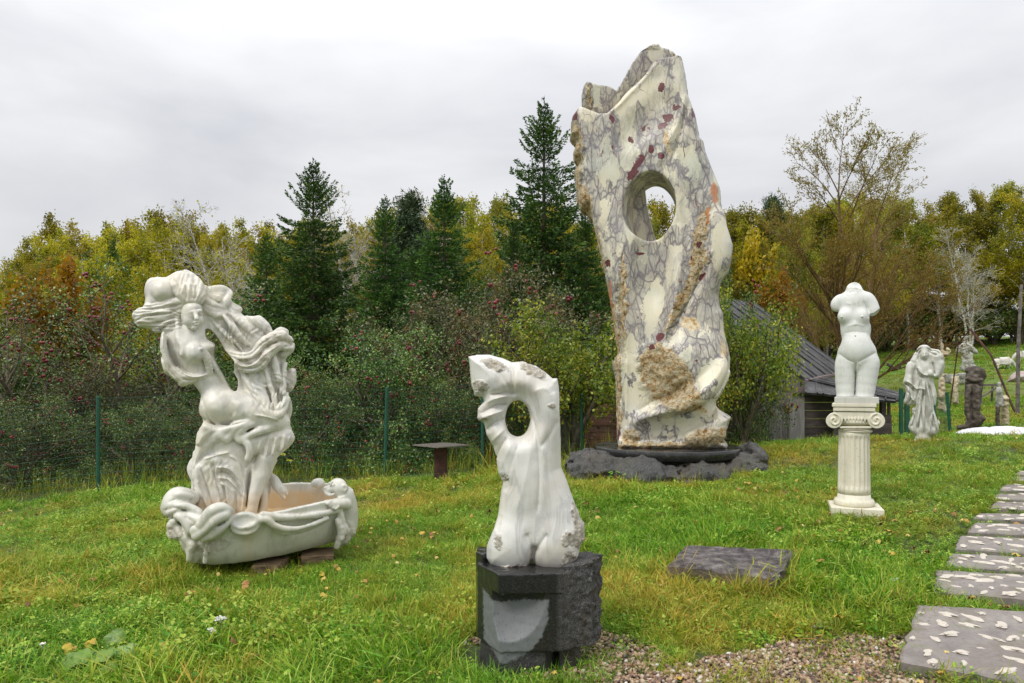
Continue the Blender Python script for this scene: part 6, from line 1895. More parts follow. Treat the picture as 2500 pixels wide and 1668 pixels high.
def build_venus():
    S = Sculpt(2088, 6.7, 2022, 2156, 690, 976, -52, 48, 1.1)
    st, el = S.stroke, S.ell
    el(2086, 756, 0, 38, 46, 25, k=6); el(2086, 732, 2, 46, 20, 20, k=16)
    st([(2088, 738, 2, 17), (2085, 706, 2, 18)], k=10)
    el(2089, 806, -2, 37, 44, 25, k=20); el(2092, 868, -2, 49, 46, 30, k=14); el(2092, 850, -16, 34, 34, 22, k=14)
    st([(2067, 885, 0, 27), (2066, 930, 0, 25), (2067, 985, -2, 22)], k=5)
    st([(2119, 885, 0, 27), (2114, 930, 0, 24), (2106, 985, 0, 22)], k=5)
    el(2062, 772, -17, 17, 16, 15, k=12); el(2105, 773, -17, 17, 16, 15, k=12)
    el(2054, 774, -33, 2, 2, 3, k=2); el(2105, 773, -34, 2, 2, 3, k=2)
    st([(2050, 732, 2, 12), (2043, 742, 2, 12), (2043, 750, 2, 11)], k=6)
    st([(2116, 728, 2, 13), (2126, 745, 2, 14), (2134, 766, -2, 13)], k=8)
    st([(2132, 778, -4, 16), (2155, 770, -4, 18)], k=2, sub=True)
    st([(2028, 768, 0, 8), (2022, 745, 0, 3)], k=3, sub=True)
    # broken neck slopes to the front
    st([(2060, 686, -10, 14), (2110, 692, -10, 14)], k=1, sub=True); st([(2064, 704, -34, 16), (2104, 706, -34, 15)], k=1, sub=True)
    el(2089, 823, -27, 2, 3, 3, k=3, sub=True)
    for pts, w, h in (([(2087, 742), (2087, 790)], 4, -2.0), ([(2088, 795), (2089, 820)], 4, -1.5), ([(2046, 862), (2070, 880), (2088, 886)], 4, -2.2), ([(2140, 860), (2112, 876), (2094, 886)], 4, -2.2),
                      ([(2089, 884), (2088, 920), (2086, 976)], 2.6, -7), ([(2066, 800), (2090, 794), (2112, 800)], 5, 1.5), ([(2060, 815), (2090, 812), (2116, 815)], 4, -1.5),
                      ([(2106, 736), (2118, 760), (2120, 780)], 3, -2), ([(2066, 742), (2078, 746)], 3, 1)):
        S.fold(pts, w, h)
    S.relief()
    nk = S.blob2(2085, 712, 18, .3)
    S.rough(6, 1.2, nk, 2)
    zt = S.pt(2088, 696)[2]
    S.f = np.maximum(S.f, S.pt(2088, 969)[2] - S.ax[2][None, None, :]).astype(np.float32)
    m = mat_plaster('pale_plaster', (0.72, 0.735, 0.70), (0.66, 0.675, 0.64), 0.25)
    root = empty('torso_sculpture', (S.c.x, S.c.y, 0), -S.a)
    o = S.mesh('torso', m, root, attrs=None)
    k = S.k
    b = MB(); b.box((S.pt(2091, 977)[0], 0, S.pt(2091, 977)[2]), (96 * k, 80 * k, 15 * k))
    b.build('base_slab', mat_plaster('slab_plaster', (0.62, 0.61, 0.56), (0.56, 0.55, 0.5)), root, bevel=0.003)
    tag(root, 'headless armless pale plaster female torso standing on the fluted pedestal', 'sculpture')
    # pedestal
    P = empty('ionic_pedestal', (S.c.x, S.c.y, 0), -S.a)
    mc = mat_plaster('cream_plaster', (0.74, 0.70, 0.57), (0.66, 0.62, 0.50), 0.3)
    z = lambda pz: S.pt(2091, pz)[2]
    ux = lambda px: S.pt(px, 1000)[0]
    c = ux(2085)
    b = MB(); b.box((c, 0, (z(984.5) + z(993)) / 2), (96 * k, 84 * k, 8.5 * k)); b.build('abacus', mc, P, bevel=0.004)
    b = MB(); b.box((c, 0, (z(993) + z(1004)) / 2), (91 * k, 80 * k, 11 * k - 0.002)); b.build('abacus_moulding', mc, P, bevel=0.006)
    # capital: cushion with volutes
    C = Sculpt(2085, 6.7, 2008, 2162, 998, 1062, -56, 50, 1.2)
    def cyl(px, pz, r, v0, v1, kk=2, sub=False):
        cc = C.pt(px, pz); R = C.reg([cc[0] - (r + 4) * k, (v0 - 4) * k, cc[2] - (r + 4) * k], [cc[0] + (r + 4) * k, (v1 + 4) * k, cc[2] + (r + 4) * k])
        sl, x, y, zz = R
        d = np.maximum(np.sqrt((x - cc[0]) ** 2 + (zz - cc[2]) ** 2) - r * k, np.maximum(v0 * k - y, y - v1 * k))
        C.comb(sl, d, kk * k, sub)
    for sx in (2034, 2136):
        cyl(sx, 1026, 18, -38, 38, 1)
        sg = 1 if sx < 2085 else -1
        sp = [(sx + sg * (16 - 1.05 * i) * math.cos(1.6 - i * .62), 1026 - (16 - 1.05 * i) * math.sin(1.6 - i * .62), -39, 1.9) for i in range(15)]
        C.stroke(sp, k=1, curve=3)
        C.stroke([(q[0], q[1], -v, q[3]) for q, v in [(p_, -39) for p_ in sp]], k=1, curve=3)
    R = C.reg([C.pt(2034, 1000)[0], -40 * k, C.pt(2085, 1036)[2]], [C.pt(2136, 1000)[0], 38 * k, C.pt(2085, 1006)[2]])
    sl, x, y, zz = R
    zc = C.pt(2085, 1013)[2]
    d = np.maximum(np.abs(zz - zc) - 9 * k, np.maximum(np.abs(x - C.pt(2085, 0)[0]) - 51 * k, np.abs(y) - 37 * k))
    C.comb(sl, d, 1 * k, False)
    el2 = C.ell
    el2(2085, 1030, 0, 46, 12, 40, k=3)
    for i in range(9): C.ell(2053 + i * 8, 1025, -38 + abs(i - 4) * .8, 3.0, 6.5, 3, k=1.5)
    C.stroke([(2050, 1044, -34, 3), (2085, 1044, -39, 3), (2122, 1044, -34, 3)], k=1, curve=4)
    el2(2085, 1052, 0, 42, 9, 37, k=3)
    C.mesh('capital', mc, P)
    # fluted shaft
    r1, r0 = 34.5 * k, 36.5 * k
    zt, zb_ = z(1054), z(1205)
    def flute(r, zz, t):
        e = max(0.0, min(1.0, (zt - 0.03 - zz) / 0.03)) * max(0.0, min(1.0, (zz - zb_ - 0.05) / 0.03))
        ph = (t * 20 / (2 * math.pi)) % 1.0
        return r - e * 0.012 * math.sqrt(max(0.0, 1 - ((ph - 0.5) / 0.40) ** 2)) if abs(ph - 0.5) < 0.4 else r
    N = 14
    prof = [(r0 + (r1 - r0) * i / N, zb_ + (zt - zb_) * i / N) for i in range(N + 1)]
    prof = prof[:1] + [(r0, zb_ + 0.05), (r0, zb_ + 0.065), (r0, zb_ + 0.08)] + prof[2:-1] + [(r1, zt - 0.06), (r1, zt - 0.045), (r1, zt - 0.03)] + prof[-1:]
    prof = sorted(prof, key=lambda q: q[1])
    b = MB(); b.lathe(prof, (c, 0, 0), 200, flute); b.build('shaft', mc, P, smooth=True)
    b = MB(); b.lathe([(r0, z(1205.5)), (r0 + .004, z(1216)), (43 * k, z(1218)), (46 * k, z(1224)), (45.5 * k, z(1230)), (43 * k, z(1233))], (c, 0, 0), 48); b.build('base_ring', mc, P, smooth=True)
    zg = gzf(S.c.x, S.c.y) - 0.06
    b = MB(); b.box((c + 2 * k, 0, (z(1233.3) + zg) / 2), (114 * k, 114 * k, z(1233.3) - zg), rot=Matrix.Rotation(math.radians(6), 3, 'Z')); b.build('plinth', mc, P, bevel=0.004)
    tag(P, 'cream fluted pedestal with scrolled capital standing in grass under the headless torso', 'pedestal')
build_venus()

# ------------------------------------------------------------------ sculptures on the lawn at the right
def build_robed():
    S = Sculpt(2250, 11.5, 2196, 2312, 836, 1096, -34, 32, 1.2)
    out = [(2245, 849), (2257, 845), (2270, 853), (2282, 853), (2294, 855), (2302, 870), (2306, 892), (2302, 911), (2292, 923), (2280, 921), (2280, 935), (2287, 960), (2286, 984), (2284, 1006), (2296, 1035),
           (2286, 1062), (2272, 1066), (2278, 1086), (2262, 1080), (2251, 1090), (2227, 1088), (2235, 1066), (2229, 1060), (2217, 1043), (2229, 1011), (2225, 1000), (2231, 990), (2217, 991),
           (2206, 982), (2212, 960), (2205, 933), (2217, 911), (2215, 894), (2229, 884), (2231, 864), (2241, 855)]
    k = S.k
    S.slab(out, 0, 17, k=0, curve=3, round_=16)
    st, el, f = S.stroke, S.ell, S.fold
    el(2256, 862, -10, 12, 16, 14, k=3); el(2257, 866, -17, 9.5, 12, 10, k=3); st([(2257, 862, -26, 1.2), (2257, 869, -29, 1.8)], k=2)
    st([(2250, 864, -25.5, 1.5), (2254, 864, -26.5, 1.2)], k=.8, sub=True); st([(2260, 864, -26.5, 1.2), (2264, 864, -25.5, 1.5)], k=.8, sub=True)
    st([(2253, 873.5, -26, .8), (2261, 873.5, -26, .8)], k=.6, sub=True)
    st([(2244, 880, -4, 8), (2243, 862, -6, 6), (2250, 850, -12, 6), (2262, 850, -12, 6), (2270, 862, -6, 5)], k=3, curve=4)
    st([(2270, 858, -4, 6), (2284, 862, -8, 9), (2294, 872, -8, 9)], k=3); st([(2236, 868, -4, 6), (2232, 880, -6, 8)], k=4)
    st([(2256, 884, -4, 7), (2255, 898, -6, 14), (2260, 915, -6, 13), (2257, 940, -4, 13), (2258, 990, -4, 18), (2256, 1040, 0, 22)], k=8)
    el(2272, 912, -20, 8, 8, 8, k=4); el(2246, 908, -20, 8, 8, 7, k=4)
    st([(2294, 888, -10, 10), (2284, 915, -14, 8)], k=4); st([(2290, 884, -12, 7), (2288, 872, -14, 7)], k=3)
    st([(2224, 892, -6, 10), (2220, 915, -8, 9), (2214, 935, -10, 9)], k=4); st([(2222, 925, -12, 9), (2224, 955, -12, 8), (2216, 982, -10, 7)], k=4)
    r = np.random.default_rng(3)
    for i in range(15):
        x0 = 2236 + i * 3.1; zz0 = r.uniform(925, 960)
        f([(x0 * .45 + 2258 * .55, zz0), (x0 + r.uniform(-4, 4), 990), (x0 * 1.6 - 2256 * .6 + r.uniform(-5, 5), r.uniform(1030, 1062))], r.uniform(1.3, 2.2), r.choice([-1, 1]) * r.uniform(4, 8))
    for pts, h in (([(2240, 895), (2250, 912), (2266, 918)], 3), ([(2238, 900), (2246, 918), (2256, 922)], -3), ([(2236, 950), (2248, 948), (2260, 952)], 3), ([(2208, 935), (2222, 945), (2234, 960)], -4),
                   ([(2212, 930), (2226, 938), (2236, 950)], 3), ([(2214, 960), (2224, 970), (2232, 980)], 3), ([(2278, 1000), (2270, 1020), (2282, 1048)], -4), ([(2226, 1004), (2232, 1014), (2222, 1040)], 4)):
        f(pts, 2.2, h * 1.7)
    for i in range(7): f([(2216 + r.uniform(-5, 5), 940 + i * 4), (2220 + r.uniform(-4, 4), 960 + i * 3), (2214 + r.uniform(-5, 5), 985)], 1.4, r.choice([-1, 1]) * r.uniform(2.5, 5))
    for i, pts in enumerate(([(2262, 850), (2272, 856), (2285, 858), (2296, 866)], [(2264, 856), (2276, 864), (2288, 868)], [(2250, 850), (2240, 858), (2235, 872)], [(2248, 856), (2242, 868), (2240, 882)])): f(pts, 1.4, -5)
    f([(2276, 884), (2280, 900), (2283, 918)], 1.6, -7); f([(2236, 890), (2232, 915), (2230, 940), (2234, 975)], 2, -8)
    S.relief()
    S.rough(9, 0.5, None, 2)
    o = S.mesh('robed_woman_statue', mat_plaster('weathered_white', (0.68, 0.68, 0.63), (0.54, 0.54, 0.49), 0.5), base=S.pt(2250, 1088)[2])
    tag(o, 'white robed woman statue with flowing hair and one raised arm, right of the pedestal', 'statue')
build_robed()

def mat_patina(name, cols, sc_=12):
    M = Mat(name); v = M.coord(1.0)
    M.set(Base_Color=M.ramp(M.noise(v, sc_, 6, 0.7), cols), Roughness=0.8)
    M.bump(M.noise(v, sc_ * 3, 5, 0.7), 0.5, 0.02)
    return M.m

def simple_sculpt(name, label, cat, cx, D, box, out, half, strokes, mat, step=1.0, rough=1.5, folds=(), rscale=9, group=None):
    S = Sculpt(cx, D, *box, -half * 1.8 - 6, half * 1.8 + 6, step)
    if out: S.slab(out, 0, half, k=0, curve=0, round_=half * 1.1)
    for pts in strokes: S.stroke(pts, k=2.5, curve=4)
    for pts, w, h in folds: S.fold(pts, w, h)
    S.relief()
    S.rough(rscale, rough, None, 3)
    o = S.mesh(name, mat, base=S.pt(cx, box[3] - 6)[2])
    return tag(o, label, cat, group)

M_TAN = mat_patina('weathered_cream_stone', [(0.32, (0.12, 0.08, 0.045)), (0.46, (0.42, 0.34, 0.2)), (0.62, (0.58, 0.53, 0.4)), (0.8, (0.62, 0.6, 0.52))], 7)
M_DARK = mat_patina('dark_stone', [(0.35, (0.035, 0.028, 0.024)), (0.5, (0.09, 0.07, 0.055)), (0.68, (0.2, 0.18, 0.15))], 5)
M_GREY = mat_patina('grey_white_stone', [(0.35, (0.12, 0.12, 0.09)), (0.5, (0.4, 0.4, 0.35)), (0.65, (0.56, 0.56, 0.51))], 5)
simple_sculpt('hooded_figure_statue', 'dark brown stone figure bowed under a hood, standing on the far lawn', 'statue', 2382, 16.8, (2328, 2418, 885, 1056),
    [(2364, 894), (2384, 893), (2402, 902), (2409, 919), (2402, 933), (2398, 964), (2394, 984), (2392, 1004), (2402, 1015), (2403, 1026), (2394, 1041), (2380, 1048), (2335, 1050), (2337, 1039), (2355, 1035), (2359, 1023), (2354, 1004), (2355, 943), (2358, 915)],
    17, [[(2366, 905, -4, 8.6), (2388, 905, -8, 10.1), (2400, 918, -4, 7.2)], [(2362, 925, -14, 5.0), (2380, 930, -17, 4.3), (2396, 928, -14, 4.3)], [(2364, 945, -12, 5.0), (2362, 980, -12, 5.0), (2366, 1020, -10, 5.0)],
         [(2384, 940, -13, 5.8), (2388, 980, -12, 5.0), (2384, 1030, -10, 5.0)], [(2398, 1022, -6, 6.5), (2399, 1022, -8, 6.5)], [(2345, 1044, -6, 5.8), (2370, 1046, -6, 5.8)]], M_DARK, 1.1, 1.4,
    [([(2374, 945), (2372, 1000), (2376, 1030)], 2.4, -7), ([(2356, 938), (2380, 936), (2398, 944)], 2, -4)])
simple_sculpt('carved_totem', 'tall narrow pale carved stone column with a spike, behind the robed woman', 'sculpture', 2300, 19, (2284, 2324, 822, 1012),
    [(2299, 827), (2302, 832), (2303, 850), (2308, 860), (2307, 880), (2304, 905), (2307, 930), (2306, 975), (2312, 1000), (2302, 1004), (2290, 1002), (2290, 940), (2293, 920), (2296, 900), (2293, 870), (2296, 855), (2297, 835)],
    8, [[(2304, 866, 0, 4), (2312, 864, -3, 5), (2316, 858, -3, 4), (2312, 852, -2, 3)], [(2296, 900, -4, 5), (2300, 940, -6, 6), (2298, 970, -6, 7)], [(2298, 996, -2, 9), (2308, 1000, -3, 8)]], M_TAN, 0.9, 2.0, rscale=6)
simple_sculpt('outspread_arms_statue', 'small weathered statue with outspread arms on the rising far lawn', 'statue', 2360, 33, (2332, 2390, 820, 908),
    None, 8, [[(2356, 828, -1, 6), (2356, 835, -1, 5)], [(2350, 824, 0, 3), (2362, 824, 0, 3)], [(2356, 842, 0, 7), (2356, 856, 0, 8), (2357, 880, 0, 8), (2358, 900, 0, 10)], [(2352, 842, 0, 6), (2343, 850, -1, 5), (2339, 858, -2, 5)],
              [(2362, 842, 0, 6), (2370, 850, -1, 6), (2378, 856, -2, 6), (2382, 861, -1, 4)], [(2364, 870, 0, 6), (2370, 890, 0, 8), (2378, 902, 0, 7)], [(2352, 898, 0, 8), (2362, 904, 0, 8)]], M_GREY, 0.8, 1.6, rscale=5)
simple_sculpt('relief_stele', 'upright cream stone stele carved with a figure, behind the dark hooded statue', 'stone stele', 2331, 24, (2314, 2346, 912, 990),
    [(2321, 920), (2341, 918), (2342, 930), (2340, 960), (2341, 986), (2325, 987), (2324, 950), (2321, 935)], 8,
    [[(2333, 930, -8, 4), (2331, 948, -8, 5), (2334, 965, -8, 5), (2331, 980, -8, 4)], [(2328, 942, -9, 2), (2338, 938, -9, 2)]], M_TAN, 0.8, 1.2, rscale=5)
simple_sculpt('stone_figurine', 'small white standing figurine beside the cream stele on the lawn', 'figurine', 2440, 17, (2428, 2452, 928, 996),
    None, 6, [[(2439, 937, 0, 5), (2439, 941, 0, 4)], [(2439, 950, 0, 6), (2440, 965, 0, 7), (2440, 985, 0, 8)], [(2433, 990, 0, 4), (2446, 990, 0, 4)]], M_GREY, 0.8, 0.8, rscale=5)
simple_sculpt('cream_stele', 'leaning cream stone block with a carved top, right of the small figurine', 'stone stele', 2453, 17.2, (2438, 2470, 958, 1044),
    [(2446, 966), (2460, 966), (2463, 980), (2463, 1000), (2465, 1038), (2443, 1040), (2443, 1000)], 9, [[(2446, 972, -7, 4), (2460, 974, -7, 4)], [(2448, 990, -8, 3), (2461, 986, -8, 3)]], M_TAN, 0.9, 1.2, rscale=6)
simple_sculpt('dark_stump', 'short dark pitted stump carrying the small white figurine', 'stump', 2435, 16.9, (2424, 2448, 986, 1046),
    [(2431, 990), (2443, 990), (2441, 1010), (2442, 1030), (2440, 1040), (2430, 1040), (2429, 1020), (2431, 1005)], 6, [], M_DARK, 0.9, 1.2, rscale=4)
simple_sculpt('pink_boulder', 'rounded pinkish white boulder on the lawn at the right edge', 'boulder', 2490, 26, (2450, 2530, 896, 940),
    [(2456, 934), (2464, 920), (2478, 908), (2500, 905), (2520, 912), (2526, 934)], 22, [], mat_patina('pink_stone', [(0.35, (0.35, 0.26, 0.24)), (0.65, (0.6, 0.52, 0.5))], 4), 1.2, 1.5)
simple_sculpt('low_stone_wall', 'low rough pale stone wall behind the totem and stele', 'wall', 2335, 28, (2300, 2368, 905, 945),
    [(2306, 912), (2330, 915), (2345, 910), (2360, 911), (2362, 938), (2330, 940), (2306, 936)], 8, [], M_GREY, 1.0, 2.2, rscale=7)

def build_tarp():
    r = np.random.default_rng(5)
    S = Sculpt(2430, 13.2, 2330, 2560, 1030, 1076, -60, 60, 1.6)
    S.ell(2420, 1066, 0, 86, 23, 50, k=6); S.ell(2375, 1068, 0, 48, 14, 34, k=14); S.ell(2470, 1066, 8, 70, 25, 44, k=10)
    for i in range(14):
        x = r.uniform(2350, 2500)
        S.fold([(x, 1072), (x + r.uniform(-12, 12), 1056), (x + r.uniform(-24, 24), 1040)], 3, r.uniform(-1.5, 1.5))
    S.relief()
    o = S.mesh('tarpaulin', mat_plaster('white_sheet', (0.72, 0.73, 0.76), (0.66, 0.67, 0.7), 0.1), base=S.pt(2430, 1066)[2])
    tag(o, 'crumpled white sheet lying over a low mound in the grass at the right edge', 'tarpaulin')
build_tarp()

def build_sheep(px, pz, D, flip, lab):
    # grazing, seen from the side
    sc_ = 17 / F * 35 / 1.0
    p = W(px, pz, D)
    z0 = gzf(p.x, p.y)
    root_loc = (p.x, p.y, z0)
    m = mat_plaster('sheep_fleece_%s' % ('a' if flip > 0 else 'b'), (0.68, 0.66, 0.6), (0.6, 0.57, 0.5), 0.1)
    bm = bmesh.new()
    pts = [((0, 0, .42), .21), ((.28 * flip, 0, .42), .20), ((-.28 * flip, 0, .43), .22), ((.42 * flip, 0, .40), .13), ((.52 * flip, 0, .28), .09), ((.58 * flip, 0, .16), .07), ((.62 * flip, 0, .09), .045),
           ((-.42 * flip, 0, .40), .13), ((-.50 * flip, 0, .32), .04)]
    legs = [(.25, .1), (.25, -.1), (-.3, .1), (-.3, -.1)]
    me = bpy.data.meshes.new('sheep')
    vs = [Vector(q[0]) for q in pts]
    rs = [q[1] for q in pts]
    ed = [(0, 1), (1, 3), (3, 4), (4, 5), (5, 6), (0, 2), (2, 7), (7, 8)]
    for (lx, ly) in legs:
        par = 1 if lx > 0 else 2
        vs += [Vector((lx * flip, ly, .26)), Vector(((lx + (.03 if lx < 0 else 0)) * flip, ly, .13)), Vector((lx * flip, ly, .0))]; rs += [.065, .035, .028]
        n = len(vs); ed += [(par, n - 3), (n - 3, n - 2), (n - 2, n - 1)]
    me.from_pydata(vs, ed, [])
    o = obj_me('sheep', me)
    o.modifiers.new('skin', 'SKIN'); sub = o.modifiers.new('smooth', 'SUBSURF'); sub.levels = sub.render_levels = 2
    for i, v in enumerate(me.skin_vertices[0].data): v.radius = (rs[i], rs[i]); v.use_root = (i == 0)
    dg = bpy.context.evaluated_depsgraph_get()
    m2 = bpy.data.meshes.new_from_object(o.evaluated_get(dg))
    o.modifiers.clear(); o.data = m2; m2.materials.clear(); m2.materials.append(m)
    for q in m2.polygons: q.use_smooth = True
    o.location = root_loc; o.rotation_euler = (0, 0, random.uniform(-.3, .3))
    tag(o, lab, 'sheep', 'sheep grazing on the far lawn')
build_sheep(2448, 890, 36, 1, 'white sheep grazing on the far lawn left of the grey pole')
build_sheep(2500, 872, 40, -1, 'white sheep grazing at the very right edge, right of the grey pole')

def bar(name, pts, r, mat, parent=None, n=6):
    b = MB(); b.tube(pts, r, n); return b.build(name, mat, parent)
M_WOOD = mat_patina('old_grey_wood', [(0.35, (0.06, 0.05, 0.045)), (0.55, (0.17, 0.15, 0.13)), (0.7, (0.28, 0.25, 0.22))], 6)
M_RUST = mat_patina('rusted_steel', [(0.35, (0.03, 0.014, 0.01)), (0.55, (0.08, 0.03, 0.02)), (0.75, (0.16, 0.06, 0.03))], 8)
M_GREEN = mat_patina('green_paint', [(0.3, (0.008, 0.06, 0.035)), (0.7, (0.015, 0.10, 0.055))], 6)
def gpt(px, D): x = (px - CX) / F * D; return Vector((x, D, gzf(x, D)))
tag(bar('wooden_pole', [gpt(2484, 20) - Vector((0, 0, .1)), W(2486, 850, 20), W(2494, 695, 20)], [.055, .05, .04], M_WOOD), 'tall thin grey wooden pole leaning slightly at the right edge', 'pole')
tag(bar('iron_rod', [W(2369, 804, 22), W(2420, 868, 21.2), gpt(2479, 20.5)], [.035, .035, .035], M_RUST), 'long dark rusty rod slanting down to the right across the far lawn', 'rod')
tag(bar('stay_wire', [W(2369, 804, 22), W(2340, 838, 22.5), gpt(2318, 23)], [.02, .02, .02], M_RUST), 'thin dark stay slanting down to the left from the top of the rusty rod', 'wire')
tag(bar('guy_line', [W(2369, 804, 22), W(2430, 765, 21), W(2493, 722, 20)], [.008, .008, .008], M_WOOD), 'thin pale line from the rod top up to the grey pole', 'wire')
def trestle():
    g = gpt(2408, 24)
    t = empty('wooden_trestle', g)
    for x in (-.34, .34):
        for s in (-.22, .22):
            b = MB(); b.tube([(x + s * .1, s, .62), (x * 1.15, s * 1.5, -.02)], .035, 4); b.build('leg', M_WOOD, t)
    b = MB(); b.box((0, 0, .66), (.95, .16, .07)); b.build('beam', M_WOOD, t)
    b = MB(); b.tube([(-.38, -.3, .25), (.2, -.28, .6)], .03, 4); b.build('brace', M_WOOD, t)
    tag(t, 'weathered wooden trestle on the far lawn behind the hooded statue', 'trestle')
trestle()
def build_driftwood():
    S = Sculpt(2184, 30, 2160, 2206, 880, 910, -16, 16, 0.9)
    S.stroke([(2186, 902, 0, 3), (2174, 896, 0, 4), (2168, 888, 0, 3)], k=2); S.stroke([(2176, 900, 0, 5), (2188, 900, 0, 4), (2199, 894, 0, 3)], k=2)
    S.rough(5, 1.6, None, 2)
    tag(S.mesh('black_root', M_DARK, base=S.pt(2184, 903)[2]), 'jagged black root lying on the far lawn behind the torso', 'tree root')
build_driftwood()

# ------------------------------------------------------------------ steel table behind the lawn crest
def build_table():
    D = 10.8
    x = (1076 - CX) / F * D
    g = gzf(x, D)
    zt = EYE - (1088 - HZ) / F * D
    t = empty('steel_table', (x, D, g))
    b = MB()
    R = 0.43
    b.add([(R, 0, 0), (0, R, 0), (-R, 0, 0), (0, -R, 0), (R, 0, .014), (0, R, .014), (-R, 0, .014), (0, -R, .014)],
          [(3, 2, 1, 0), (4, 5, 6, 7), (0, 1, 5, 4), (1, 2, 6, 5), (2, 3, 7, 6), (3, 0, 4, 7)])
    M = Mat('wet_steel'); M.set(Base_Color=(0.32, 0.28, 0.26), Roughness=0.22, Metallic=0.4)
    o = b.build('table_top', M.m, t); o.location = (0, 0, zt - g)
    b = MB(); b.box((0, 0, (zt - g) / 2 - 0.06), (0.19, 0.12, zt - g + 0.10)); o = b.build('post', M_RUST, t, bevel=0.004)
    tag(t, 'thin square steel plate on a single rusty post in front of the wire fence', 'table')
build_table()

# ------------------------------------------------------------------ green wire fence
def build_fence():
    posts = [(-470, 10.2), (-120, 10.9), (240, 11.3), (590, 11.6), (938, 12.0), (1178, 12.4), (1420, 12.9)]
    root = empty('wire_fence', (0, 0, 0))
    P = []
    mw = Mat('fence_wire'); mw.set(Base_Color=(0.02, 0.13, 0.08), Roughness=0.45)
    for px, D in posts:
        g = gpt(px, D)
        b = MB(); lean = 0.05 if px == 938 else 0.0
        b.tube([g - Vector((0, 0, .2)), g + Vector((lean, 0, 1.52))], 0.03, 8)
        b.tube([g + Vector((lean, 0, 1.52)), g + Vector((lean, 0, 1.55))], [0.033, 0.02], 8)
        b.build('post', M_GREEN, root)
        P.append(g)
    V, Q = [], []
    def wire(a, b, r=0.0016):
        r *= 1.5
        d = (b - a).normalized(); s = d.orthogonal().normalized() * r; u = d.cross(s).normalized() * r
        o = len(V)
        for p in (a, b):
            V.extend([p + s, p + u, p - s * 0.6 - u * 0.6])
        Q.extend([(o, o + 1, o + 4, o + 3), (o + 1, o + 2, o + 5, o + 4), (o + 2, o, o + 3, o + 5)])
    for a, b in zip(P[:-1], P[1:]):
        for i in range(16):
            h = Vector((0, 0, 0.03 + i * 0.098))
            wire(a + h, b + h, 0.0024 if i % 3 == 0 else 0.0019)
        L = (b - a).length; n = int(L / 0.05)
        for i in range(n):
            p = a.lerp(b, (i + .5) / n)
            wire(p + Vector((0, 0, .02)), p + Vector((0, 0, 1.5)), 0.0010)
    o = obj_me('wire_mesh', mesh_np('wire_mesh', V, Q, mw.m), root)
    o['kind'] = 'stuff'
    tag(root, 'green wire mesh fence on round green posts in front of the apple bushes', 'fence')
    root2 = empty('garden_fence', (0, 0, 0))
    P = [gpt(2200, 14.3), gpt(2284, 14.6), gpt(2322, 16.5)]
    V.clear(); Q.clear()
    for i, g in enumerate(P):
        b = MB(); h = (1.0, 1.0, .95)[i]
        if i == 0: b.box(g + Vector((0, 0, .45)), (0.06, .06, 1.1)); b.box(g + Vector((.13, 0.02, .42)), (0.09, .04, 1.0))
        else: b.tube([g - Vector((0, 0, .2)), g + Vector((-.05 * i, 0, h))], .035, 8)
        b.build('post', M_GREEN, root2)
    for a, b in zip(P[:-1], P[1:]):
        for i in range(9): wire(a + Vector((0, 0, .05 + i * .1)), b + Vector((0, 0, .05 + i * .1)), 0.002)
        n = int((b - a).length / 0.06)
        for i in range(n):
            p = a.lerp(b, (i + .5) / n); wire(p + Vector((0, 0, .02)), p + Vector((0, 0, .86)), 0.0012)
    o = obj_me('wire_mesh', mesh_np('wire_mesh', V, Q, mw.m), root2)
    o['kind'] = 'stuff'
    tag(root2, 'short dark green wire fence between the shed and the dark hooded statue', 'fence')
build_fence()

